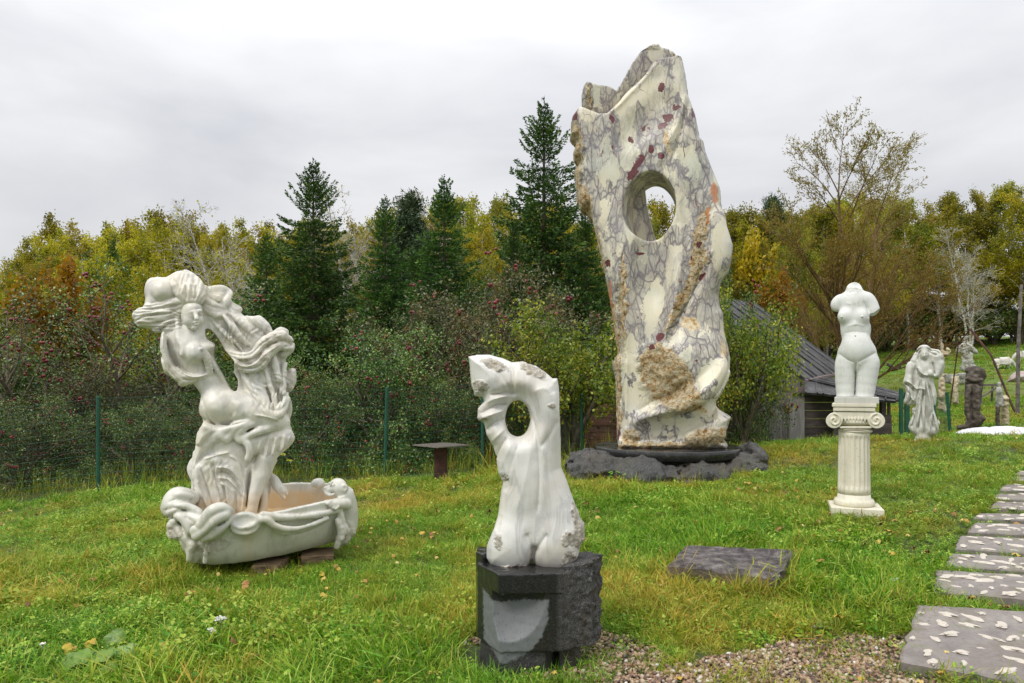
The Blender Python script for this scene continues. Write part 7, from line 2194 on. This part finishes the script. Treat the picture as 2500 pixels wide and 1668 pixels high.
# ------------------------------------------------------------------ weathered shed with a dark ribbed roof
def mat_board(name, cols, axis):
    M = Mat(name)
    oi = M.node('ObjectInfo')
    v = M.coord({'z': (16, 16, 1.5), 'x': (1.5, 16, 16)}[axis])
    add = M.node('VectorMath', operation='ADD'); M.l.new(v, add.inputs[0]); M.l.new(oi.outputs['Random'], add.inputs[1])
    c = M.ramp(M.noise(add.outputs[0], 1.6, 6, 0.7, 0.6), cols)
    c = M.mix(M.ramp(oi.outputs['Random'], [(0, 0.0), (1, 0.45)]), c, (0.06, 0.055, 0.05))
    M.set(Base_Color=c, Roughness=0.85)
    M.bump(M.noise(add.outputs[0], 3, 6, 0.7), 0.5, 0.01)
    return M.m
def build_shed():
    root = empty('shed', (0, 0, 0))
    mv = mat_board('grey_boards', [(0.3, (0.07, 0.065, 0.055)), (0.5, (0.18, 0.17, 0.15)), (0.7, (0.32, 0.30, 0.27))], 'z')
    mh = mat_board('brown_boards', [(0.3, (0.07, 0.05, 0.045)), (0.5, (0.17, 0.13, 0.12)), (0.7, (0.28, 0.23, 0.21))], 'x')
    mr_ = mat_board('reddish_boards', [(0.3, (0.07, 0.03, 0.02)), (0.5, (0.17, 0.08, 0.055)), (0.7, (0.25, 0.14, 0.1))], 'x')
    D = 14.9
    X = lambda px, d=D: (px - CX) / F * d
    Z = lambda pz, d=D: EYE - (pz - HZ) / F * d
    zg = gzf(X(1850), D) - .35
    # upright boards
    px = 1786
    while px < 1920:
        w = random.uniform(11, 17)
        b = MB(); b.box((0, 0, 0), (w / F * D - .006, random.uniform(.02, .035), Z(1000) - zg))
        o = b.build('wall_board', mv, root); o.location = (X(px + w / 2), D + random.uniform(-.012, .012), (Z(1000) + zg) / 2)
        px += w
    b = MB(); b.box((0, 0, 0), (X(1959) - X(1923), .1, Z(960) - zg)); o = b.build('corner_post', mat_board('pale_post', [(0.3, (0.14, 0.13, 0.12)), (0.5, (0.34, 0.32, 0.3)), (0.7, (0.45, 0.43, 0.41))], 'z'), root)
    o.location = (X(1941), D - .06, (Z(960) + zg) / 2)
    b = MB(); b.box((0, 0, 0), (X(1964) - X(1925), .08, .13)); o = b.build('cap_board', mh, root); o.location = (X(1945), D - .13, Z(952))
    for i in range(8):   # reddish boards left of the upright ones
        h = 17 / F * D
        for (a, c) in ((1430, 1786),):
            b = MB(); b.box((0, 0, 0), (X(c) - X(a), .03, h - .008)); o = b.build('wall_board', mr_, root); o.location = ((X(a) + X(c)) / 2, D + .05 + random.uniform(-.008, .008), zg + h * (i + .5))
    for i in range(7):   # level boards of the lean-to
        h = 20 / F * 15.3; d = 15.3
        b = MB(); b.box((0, 0, 0), (X(2052, d) - X(1958, d), .03, h - .008)); o = b.build('wall_board', mh, root)
        o.location = ((X(2052, d) + X(1958, d)) / 2, d + random.uniform(-.01, .01), gzf(X(2000, d), d) - .25 + h * (i + .5))
    d = 15.0
    for i in range(5):
        h = 16 / F * d
        b = MB(); b.box((0, 0, 0), (X(2176, d) - X(2034, d), .03, h - .006)); o = b.build('wall_board', mh, root)
        o.location = ((X(2176, d) + X(2034, d)) / 2, d + random.uniform(-.01, .01), Z(1012, d) - h * (i + .5))
    for q, w in ((2155, .1), (2170, .05), (2050, .09)):
        b = MB(); b.box((0, 0, 0), (w, w, Z(965, 15.2) - Z(1075, 15.2))); o = b.build('corner_post', mh, root); o.location = (X(q, 15.2), 15.2, (Z(965, 15.2) + Z(1075, 15.2)) / 2)
    # roof planes: four corners and ribs running down the slope
    mroof = Mat('roofing_felt'); v = mroof.coord(1.0)
    mroof.set(Base_Color=mroof.ramp(mroof.noise(v, 5, 6, .7), [(0.35, (0.016, 0.016, 0.017)), (0.52, (0.045, 0.043, 0.046)), (0.64, (0.11, 0.105, 0.11)), (0.74, (0.32, 0.31, 0.31))]), Roughness=mroof.ramp(mroof.noise(v, 3, 4), [(0.35, 0.25), (0.65, 0.6)]))
    mroof.bump(mroof.noise(v, 14, 6, .7), 0.5, 0.02)
    mroof = mroof.m
    def roof(name, top0, top1, bot0, bot1, ribs, rr=0.018, th=.05):
        top0, top1, bot0, bot1 = map(Vector, (top0, top1, bot0, bot1))
        n = (top1 - top0).cross(bot0 - top0).normalized()
        if n.z < 0: n = -n
        for i in range(ribs):
            a, c = (i + (.22 * math.sin(i * 2.3) if i else 0)) / ribs, (i + 1 + (.22 * math.sin((i + 1) * 2.3) if i + 1 < ribs else 0)) / ribs
            q = [top0.lerp(top1, a), top0.lerp(top1, c), bot0.lerp(bot1, c), bot0.lerp(bot1, a)]
            q[2] = q[2] + (q[2] - q[1]).normalized() * random.uniform(0, .06); q[3] = q[3] + (q[3] - q[0]).normalized() * random.uniform(0, .06)
            b = MB(); up = n * random.uniform(0, .02)
            b.add([p + up for p in q] + [p + up - n * th for p in q], [(0, 1, 2, 3), (7, 6, 5, 4), (0, 4, 5, 1), (1, 5, 6, 2), (2, 6, 7, 3), (3, 7, 4, 0)])
            b.build('roof_panel', mroof, root)
            b = MB(); b.tube([q[0] + n * .02, q[0].lerp(q[3], .5) + n * (.02 + random.uniform(-.01, .01)), q[3] + n * .02], rr, 5); b.build('roof_batten', mroof, root)
        b = MB(); b.tube([top1 + n * .02, bot1 + n * .02], rr, 5); b.build('roof_batten', mroof, root)
    e0, e1 = Vector((6.15, 15.0, Z(925, 15.0))), Vector((8.9, 19.0, Z(903, 19.0)))
    back = Vector((-2.0, 1.34, 1.95))
    roof('main', e0 + back, e1 + back, e0, e1, 7)
    # far slope of the main roof
    back2 = back + Vector((-2.0, 1.34, -1.95))
    roof('rear', e0 + back + Vector((-.03, .02, 0)), e1 + back + Vector((-.03, .02, 0)), e0 + back2, e1 + back2, 6)
    # low lean-to roof
    roof('lean', W(1962, 926, 15.2), W(2060, 925, 17.5), W(2190, 976, 14.6), W(2206, 964, 16.0), 8, 0.018)
    roof('lean2', W(1962, 930, 15.15), W(2190, 970, 15.1), W(1966, 958, 14.5), W(2188, 980, 14.4), 9, 0.018)
    b = MB(); q = [e0 + Vector((.02, 0, -.06)), e1 + Vector((.02, 0, -.06))]
    b.tube(q, .05, 6); b.build('eave_beam', mh, root)
    # gable infill under the main roof
    g0 = e0 + back; g2 = e0 + back2
    b = MB(); base = zg
    pts = [Vector((e0.x - .05, e0.y + .05, e0.z - .08)), g0 + Vector((0, .03, -.1)), Vector((g2.x + .05, g2.y, g2.z - .08))]
    low = [Vector((p.x, p.y, base)) for p in pts]
    vs = pts + low + [p + Vector((.05, .05, 0)) for p in pts + low]
    b.add(vs, [(0, 1, 4, 3), (1, 2, 5, 4), (9, 10, 7, 6), (10, 11, 8, 7), (0, 6, 7, 1), (1, 7, 8, 2)])
    b.build('gable_wall', mv, root)
    tag(root, 'low weathered plank shed with a steep dark ribbed roof and a lean-to, behind the pedestal', 'shed')
build_shed()

# ------------------------------------------------------------------ stones on the ground
def build_slabs():
    mc = Mat('slab_concrete'); v = mc.coord(1.0)
    c = mc.ramp(mc.noise(v, 3, 6, .65), [(0.3, (0.15, 0.125, 0.115)), (0.5, (0.26, 0.23, 0.21)), (0.7, (0.36, 0.325, 0.30))])
    c = mc.mix(mc.ramp(mc.noise(v, 40, 4, .7), [(0.5, 0.0), (0.7, 0.5)]), c, (0.10, 0.09, 0.085))
    c = mc.mix(mc.ramp(mc.noise(v, 1.6, 6, .7), [(0.48, 0.0), (0.56, 0.7)]), c, (0.17, 0.14, 0.125))
    c = mc.mix(mc.ramp(mc.noise(v, 6, 6, .7), [(0.56, 0.0), (0.66, 0.6)]), c, (0.13, 0.14, 0.05))
    mc.set(Base_Color=c, Roughness=mc.ramp(mc.noise(v, 2.5, 4), [(0.4, 0.3), (0.6, 0.75)]))
    mc.bump(mc.noise(v, 30, 6, .7), 0.5, 0.012)
    mm = Mat('marble_chip'); v = mm.coord(1.0)
    mm.set(Base_Color=mm.ramp(mm.noise(v, 20, 5, .6), [(0.32, (0.45, 0.37, 0.28)), (0.46, (0.60, 0.53, 0.44)), (0.6, (0.72, 0.69, 0.63))]), Roughness=0.5)
    mm.bump(mm.noise(v, 60, 5), 0.5, 0.006)
    labs = ['large grey concrete slab set with pale stones, nearest in the path', 'second nearest concrete slab of the path, behind a strip of grass', 'third nearest path slab, grey with scattered white stones']
    chips = []
    for s_ in range(6):
        r = np.random.default_rng(s_ + 40); n = 11
        vs = []; 
        for j in range(n):
            t = 2 * math.pi * j / n; k_ = r.uniform(.45, 1.2)
            vs.append((math.cos(t) * k_, math.sin(t) * k_ * .62, 0))
        for j in range(n):
            t = 2 * math.pi * j / n; k_ = r.uniform(.6, .8)
            vs.append((math.cos(t) * k_, math.sin(t) * k_ * .62, .16 + r.uniform(-.05, .05)))
        vs.append((0, 0, .2))
        fs = [(j, (j + 1) % n, n + (j + 1) % n, n + j) for j in range(n)] + [(n + j, n + (j + 1) % n, 2 * n) for j in range(n)]
        me = bpy.data.meshes.new('marble_chip'); me.from_pydata(vs, [], fs); me.materials.append(mm.m)
        chips.append(me)
    r = np.random.default_rng(77)
    for i, q in enumerate(SLABS):
        P = np.array(q)
        P3 = [Vector((x, y, gzf(x, y))) for x, y in q]
        c0 = sum(P3, Vector()) / 4
        top = 0.05 if i == 0 else 0.035
        root = empty('paving_slab', c0)
        # dense ragged rim
        rim = []
        for a in range(4):
            for t in np.linspace(0, 1, 14)[:-1]:
                p = P3[a].lerp(P3[(a + 1) % 4], t) - c0
                p += Vector((r.uniform(-.012, .012), r.uniform(-.012, .012), 0))
                rim.append(p)
        n = len(rim)
        nr = Vector((0, 0, top))
        vs = [p + nr for p in rim] + [p + Vector((0, 0, -.08)) for p in rim] + [p * .965 + nr + Vector((0, 0, .008)) for p in rim] + [nr + Vector((0, 0, .008))]
        fs = [(j, (j + 1) % n, n + (j + 1) % n, n + j)[::-1] for j in range(n)] + [(j, (j + 1) % n, 2 * n + (j + 1) % n, 2 * n + j) for j in range(n)] + [(2 * n + j, 2 * n + (j + 1) % n, 3 * n) for j in range(n)]
        b = MB(); b.add(vs, fs); b.build('slab_body', mc.m, root)
        sx = max(P[:, 0]) - min(P[:, 0])
        cnt = (60, 56, 52, 48, 40, 34, 26, 20, 16, 12, 10, 8)[i]
        far_v = MB()
        made = []
        for j in range(cnt * 3):
            if len(made) >= cnt: break
            u, w = r.uniform(.03, .97), r.uniform(.06, .94)
            p = P3[0].lerp(P3[1], u).lerp(P3[3].lerp(P3[2], u), w) - c0
            if any((p - m_).length < .10 for m_ in made): continue
            made.append(p)
            s = r.uniform(.028, .075)
            z = Vector((p.x, p.y, p.z + top + r.uniform(.003, .009)))
            if i < 7:
                o = bpy.data.objects.new('marble_chip', chips[j % 6]); o.parent = root; COL.objects.link(o)
                o.location = z; o.scale = (s * r.uniform(.8, 1.4), s * r.uniform(.6, 1.1), s * .8); o.rotation_euler = (0, 0, r.uniform(-1.2, 1.2) * (1 if r.random() < .6 else 2.6))
            else:
                far_v.box(z + Vector((0, 0, .003)), (s * 1.6, s, .012), rot=Matrix.Rotation(r.uniform(-.6, .6), 3, 'Z'), jit=.003)
        if i >= 7:
            o = far_v.build('marble_chips', mm.m, root); o['kind'] = 'stuff'
        lab = labs[i] if i < 3 else '%s concrete slab of the path with pale stones, counted from the front' % ('', '', '', 'fourth', 'fifth', 'sixth', 'seventh', 'eighth', 'ninth', 'tenth', 'eleventh', 'twelfth')[i]
        tag(root, lab, 'paving slab', 'slabs of the path')
    # dark flat slab lying in the lawn
    q = [GP(1630, 1424), GP(1898, 1462), GP(1940, 1386), GP(1682, 1368)]
    c0 = Vector((sum(p[0] for p in q) / 4, sum(p[1] for p in q) / 4, 0)); c0.z = gzf(c0.x, c0.y)
    S_ = MB()
    N = 40
    P3 = [Vector((p[0], p[1], gzf(*p))) - c0 for p in q]
    rim = []
    for a in range(4):
        for t in np.linspace(0, 1, N // 4 + 1)[:-1]: rim.append(P3[a].lerp(P3[(a + 1) % 4], t) + Vector((r.uniform(-.014, .014), r.uniform(-.014, .014), 0)))
    n = len(rim)
    vs = [p + Vector((0, 0, .125 + r.uniform(-.008, .008))) for p in rim] + [p * .985 + Vector((0, 0, -.05)) for p in rim]
    fs = [(j, n + j, n + (j + 1) % n, (j + 1) % n) for j in range(n)]
    for k_ in (.85, .6, .3):
        o_ = len(vs) - n if len(vs) > 2 * n else 0
        vs += [Vector((p.x * k_, p.y * k_, .133 + .01 * float(fbm(p.x * k_ * 8, p.y * k_ * 8, 1.0, 2)))) for p in rim]
        m_ = len(vs) - n
        fs += [(o_ + j, o_ + (j + 1) % n, m_ + (j + 1) % n, m_ + j) for j in range(n)]
    vs.append(Vector((0, 0, .136))); fs += [(len(vs) - 1 - n + j, len(vs) - 1 - n + (j + 1) % n, len(vs) - 1) for j in range(n)]
    b = MB(); b.add(vs, fs)
    M = Mat('mossy_dark_stone'); v = M.coord(1.0)
    sp = M.node('SeparateXYZ'); M.put(sp.inputs[0], v)
    c = M.ramp(M.noise(v, 9, 7, .75), [(0.36, (0.03, 0.024, 0.026)), (0.48, (0.10, 0.085, 0.085)), (0.58, (0.20, 0.175, 0.17)), (0.7, (0.42, 0.39, 0.37))])
    side = M.ramp(sp.outputs['Z'], [(0.09, 1.0), (0.115, 0.0)])
    c = M.mix(M.math('MULTIPLY', side, 0.55), c, (0.22, 0.17, 0.10))
    M.set(Base_Color=c, Roughness=0.75); M.bump(M.noise(v, 26, 7, .75), 1.0, 0.03)
    o = b.build('stone_slab', M.m); o.location = c0
    tag(o, 'dark weathered flat stone slab lying alone in the middle of the lawn', 'stone slab')
build_slabs()
# ------------------------------------------------------------------ small things in the grass
def leaf_plate(name, mat, r, n=9, L=.2, W_=.15, wav=.02, lobes=0.0):
    """one broad leaf: a curved, veined blade"""
    bm = bmesh.new(); rows = []
    for i in range(n + 1):
        t = i / n
        w = W_ * (math.sin(math.pi * min(t * 1.06 + .04, 1)) ** .6) * (1 + lobes * math.sin(t * 22))
        row = []
        for j in range(-3, 4):
            s = j / 3
            z = .35 * L * t * (1 - t) * 1.6 - abs(s) ** 2 * W_ * .18 + wav * math.sin(t * 13 + s * 4) * abs(s) + (.01 * L if j == 0 else 0) * -3
            row.append(bm.verts.new((t * L + (abs(s) ** 2) * -.12 * L * (t < .4), s * w, z + r.uniform(-.003, .003))))
        rows.append(row)
    for a, b in zip(rows[:-1], rows[1:]):
        for j in range(6): bm.faces.new((a[j], a[j + 1], b[j + 1], b[j]))
    me = bpy.data.meshes.new(name); bm.to_mesh(me); bm.free(); me.materials.append(mat)
    for p in me.polygons: p.use_smooth = True
    return me
def mat_flat(name, a, b, rough=.5, sc_=18):
    M = Mat(name); v = M.coord(1.0)
    M.set(Base_Color=M.ramp(M.noise(v, sc_, 5, .65), [(.35, a), (.65, b)]), Roughness=rough)
    M.bump(M.noise(v, sc_ * 2.5, 4), .4, .004)
    return M.m
def build_burdock():
    r = random.Random(4)
    g = mat_flat('burdock_leaf', (0.06, 0.14, 0.012), (0.14, 0.24, 0.025), .45, 12)
    g2 = mat_flat('grey_green_leaf', (0.10, 0.20, 0.06), (0.2, 0.32, 0.11), .5)
    ye = mat_flat('yellowed_leaf', (0.52, 0.42, 0.03), (0.36, 0.22, 0.04), .6)
    br = mat_flat('withered_leaf', (0.22, 0.11, 0.05), (0.48, 0.27, 0.17), .7)
    x, y = GP(215, 1640)
    t = empty('burdock_plant', (x, y, gzf(x, y)))
    for (px, pz, L, Wd, az, tilt, m) in ((205, 1648, .25, .085, 10, 22, g), (150, 1650, .22, .08, 25, 20, g), (240, 1655, .17, .06, -12, 14, g), (285, 1622, .14, .07, 30, 25, g2), (310, 1645, .13, .06, -20, 18, g2),
                                       (265, 1598, .15, .07, 60, 40, g), (170, 1612, .10, .045, 130, 25, ye), (208, 1600, .09, .04, 40, 35, ye), (345, 1640, .11, .035, -5, 10, br)):
        gx, gy = GP(px, pz)
        o = obj_me('leaf', leaf_plate('leaf', m, r, L=L * .8, W_=Wd * .75, wav=.012, lobes=.05), t)
        o.location = (gx - x, gy - y, gzf(gx, gy) - gzf(x, y) + .04)
        o.rotation_euler = (math.radians(r.uniform(10, 30)), -math.radians(tilt), math.radians(az))
    tag(t, 'burdock plant with broad wilting leaves, some yellow, in the bottom left corner', 'burdock')
build_burdock()
def build_litter():
    m = mat_flat('white_petal_litter', (0.62, 0.6, 0.56), (0.75, 0.74, 0.7), .6)
    for px, pz, s, lab in ((2035, 1332, .04, 'small crumpled white scrap in the grass below the pedestal'), (2188, 1436, .055, 'crumpled pale scrap lying in grass left of the near path slabs'),
                           (1992, 1545, .035, 'small whitish scrap at the upper edge of the gravel')):
        x, y = GP(px, pz)
        me = rock_mesh('white_scrap', int(px), 2, (1, .7, .45), .3, m)
        o = obj_me('white_scrap', me); o.location = (x, y, gzf(x, y) + s * .9); o.scale = (s * 1.6,) * 3
        tag(o, lab, 'scrap')
    mp = mat_flat('pale_pebble', (0.42, 0.33, 0.24), (0.58, 0.5, 0.42), .5)
    for px, pz, s, lab in ((1410, 1596, .035, 'round cream pebble at the right foot of the granite block'), (1424, 1598, .03, 'smaller cream pebble touching the round one by the granite block')):
        x, y = GP(px, pz)
        o = obj_me('pebble', rock_mesh('pebble', int(px), 2, (1, .8, .7), .06, mp, )); o.location = (x, y, gzf(x, y) + s * .4); o.scale = (s * 1.3,) * 3
        for p in o.data.polygons: p.use_smooth = True
        tag(o, lab, 'pebble')
build_litter()
def flower_head(name, px, pz, D, lab, col, h=.16, spread=.035, n=26, lean=0.0):
    x = (px - CX) / F * D
    z = gzf(x, D)
    t = empty(name, (x, D, z))
    st = MB(); st.tube([(0, 0, 0), (lean * .4, 0, h * .6), (lean, 0, h)], [.003, .0025, .002], 5)
    st.build('stem', mat_flat(name + '_stem', (.10, .16, .03), (.18, .22, .06)), t)
    hd = MB()
    r = random.Random(int(px))
    for i in range(n):
        a = r.uniform(0, 6.28); q = spread * math.sqrt(r.random())
        hd.box((lean + q * math.cos(a), q * math.sin(a), h + .01 * r.random() - q * .2), (.009, .009, .005), rot=Matrix.Rotation(r.uniform(-.5, .5), 3, 'X'), jit=.0015)
        if i % 3 == 0: hd.tube([(lean, 0, h - .03), (lean + q * math.cos(a), q * math.sin(a), h)], .0012, 3)
    hd.build('flower_head', mat_flat(name + '_bloom', col, tuple(c * 1.15 for c in col)), t)
    tag(t, lab, 'flower')
yx, yy = GP(538, 1560)
flower_head('yarrow', 538, 0, yy, 'white yarrow flower head low in the front lawn, the right-hand and larger one', (.6, .6, .56), .12, .035)
yx, yy = GP(516, 1578)
flower_head('yarrow', 516, 0, yy, 'smaller white yarrow flower head just left of the larger one', (.6, .6, .56), .09, .022, 16)
yx, yy = GP(105, 1610)
flower_head('clover', 105, 0, yy, 'tiny white clover flower left of the burdock leaves', (.66, .64, .6), .08, .012, 14)
for px, D, h, lab in ((690, 11.0, .55, 'yellow-green leafy stalk behind the basin beside the marble foot, left one'), (705, 11.1, .45, 'yellow-green leafy stalk behind the basin, right of its twin')):
    flower_head('yellow_stalk', px, 0, D, lab, (.55, .55, .03), h, .05, 30)

def build_fringe():
    """tall seeding grasses and weeds along the fence foot and the lawn crest"""
    m = bpy.data.materials['grass_blades']
    src = [tuft_mesh('tall_grass', 81, 9, .07, .28, .6, .003, .55, m), tuft_mesh('tall_grass', 82, 12, .09, .2, .45, .0035, .9, m), tuft_mesh('tall_grass', 83, 7, .06, .4, .8, .0025, .35, m)]
    r = np.random.default_rng(8); n = 480
    x = r.uniform(-10, 2.4, n); y = 11.75 + .085 * (x + 6) + r.normal(size=n) * .28
    n2 = 160
    a = r.uniform(0, 6.28, n2); rr = r.uniform(1.0, 1.15, n2)
    x = np.concatenate([x, 2.0 + 1.22 * rr * np.cos(a)]); y = np.concatenate([y, 9.72 + 1.0 * rr * np.sin(a)])
    n = len(x); s = r.uniform(.45, 1.0, n); s[-n2:] *= .5
    o = scatter('tall_grass', np.stack([x, y, gz(x, y)], 1), np.stack([r.normal(0, .1, n), r.normal(0, .1, n), r.uniform(0, 6.28, n)], 1), np.stack([s, s, s], 1), r.integers(0, 3, n), src, {'tint': np.clip(r.normal(.45, .3, n), 0, 1)})
    tag(o, 'tall thin seeding grass along the fence and round the black rock', 'grass', kind='stuff')
build_fringe()
def build_rock_weed():
    x, y = GP(1520, 1176)
    m = mat_flat('fresh_green_leaf', (0.10, 0.32, 0.02), (0.18, 0.42, 0.03), .45)
    t = empty('leafy_weed', (x, y, gzf(x, y)))
    r = random.Random(9)
    me = leaf_plate('leaf', m, r, L=.07, W_=.028, wav=.004, lobes=.25)
    for i in range(16):
        o = obj_me('leaf', me, t)
        o.location = (r.uniform(-.2, .26), r.uniform(-.08, .05), r.uniform(.04, .16)); o.rotation_euler = (r.uniform(-.4, .6), r.uniform(-.5, .1), r.uniform(0, 6.28))
    tag(t, 'bright green leafy weed growing against the front of the black rock', 'weed')
build_rock_weed()

def build_fallen_leaves():
    """small curled autumn leaves blown over the lawn"""
    M = Mat('fallen_leaf'); t = M.attr('tint', True)
    M.set(Base_Color=M.ramp(t, [(0, (0.16, 0.07, 0.03)), (0.35, (0.36, 0.17, 0.06)), (0.7, (0.55, 0.38, 0.05)), (1, (0.62, 0.5, 0.2))]), Roughness=.6)
    r0 = random.Random(2)
    src = [leaf_plate('fallen_leaf', M.m, r0, n=4, L=.045, W_=.016, wav=.006), leaf_plate('fallen_leaf', M.m, r0, n=4, L=.03, W_=.012, wav=.008)]
    r = np.random.default_rng(12); n = 1500
    y = np.sqrt(r.uniform(3.2 ** 2, 11.5 ** 2, n)); x = r.uniform(-.75, .75, n) * y
    k = fbm(x * .7, y * .7, 4.4, 2) > -.1; x, y = x[k], y[k]; n = len(x)
    s = r.uniform(.7, 1.5, n)
    o = scatter('fallen_leaves', np.stack([x, y, gz(x, y) + r.uniform(.025, .06, n)], 1), np.stack([r.normal(0, .5, n), r.normal(0, .5, n), r.uniform(0, 6.28, n)], 1), np.stack([s, s, s], 1), r.integers(0, 2, n), src, {'tint': r.random(n)})
    tag(o, 'small brown and yellow fallen leaves scattered over the lawn', 'leaves', kind='stuff')
build_fallen_leaves()
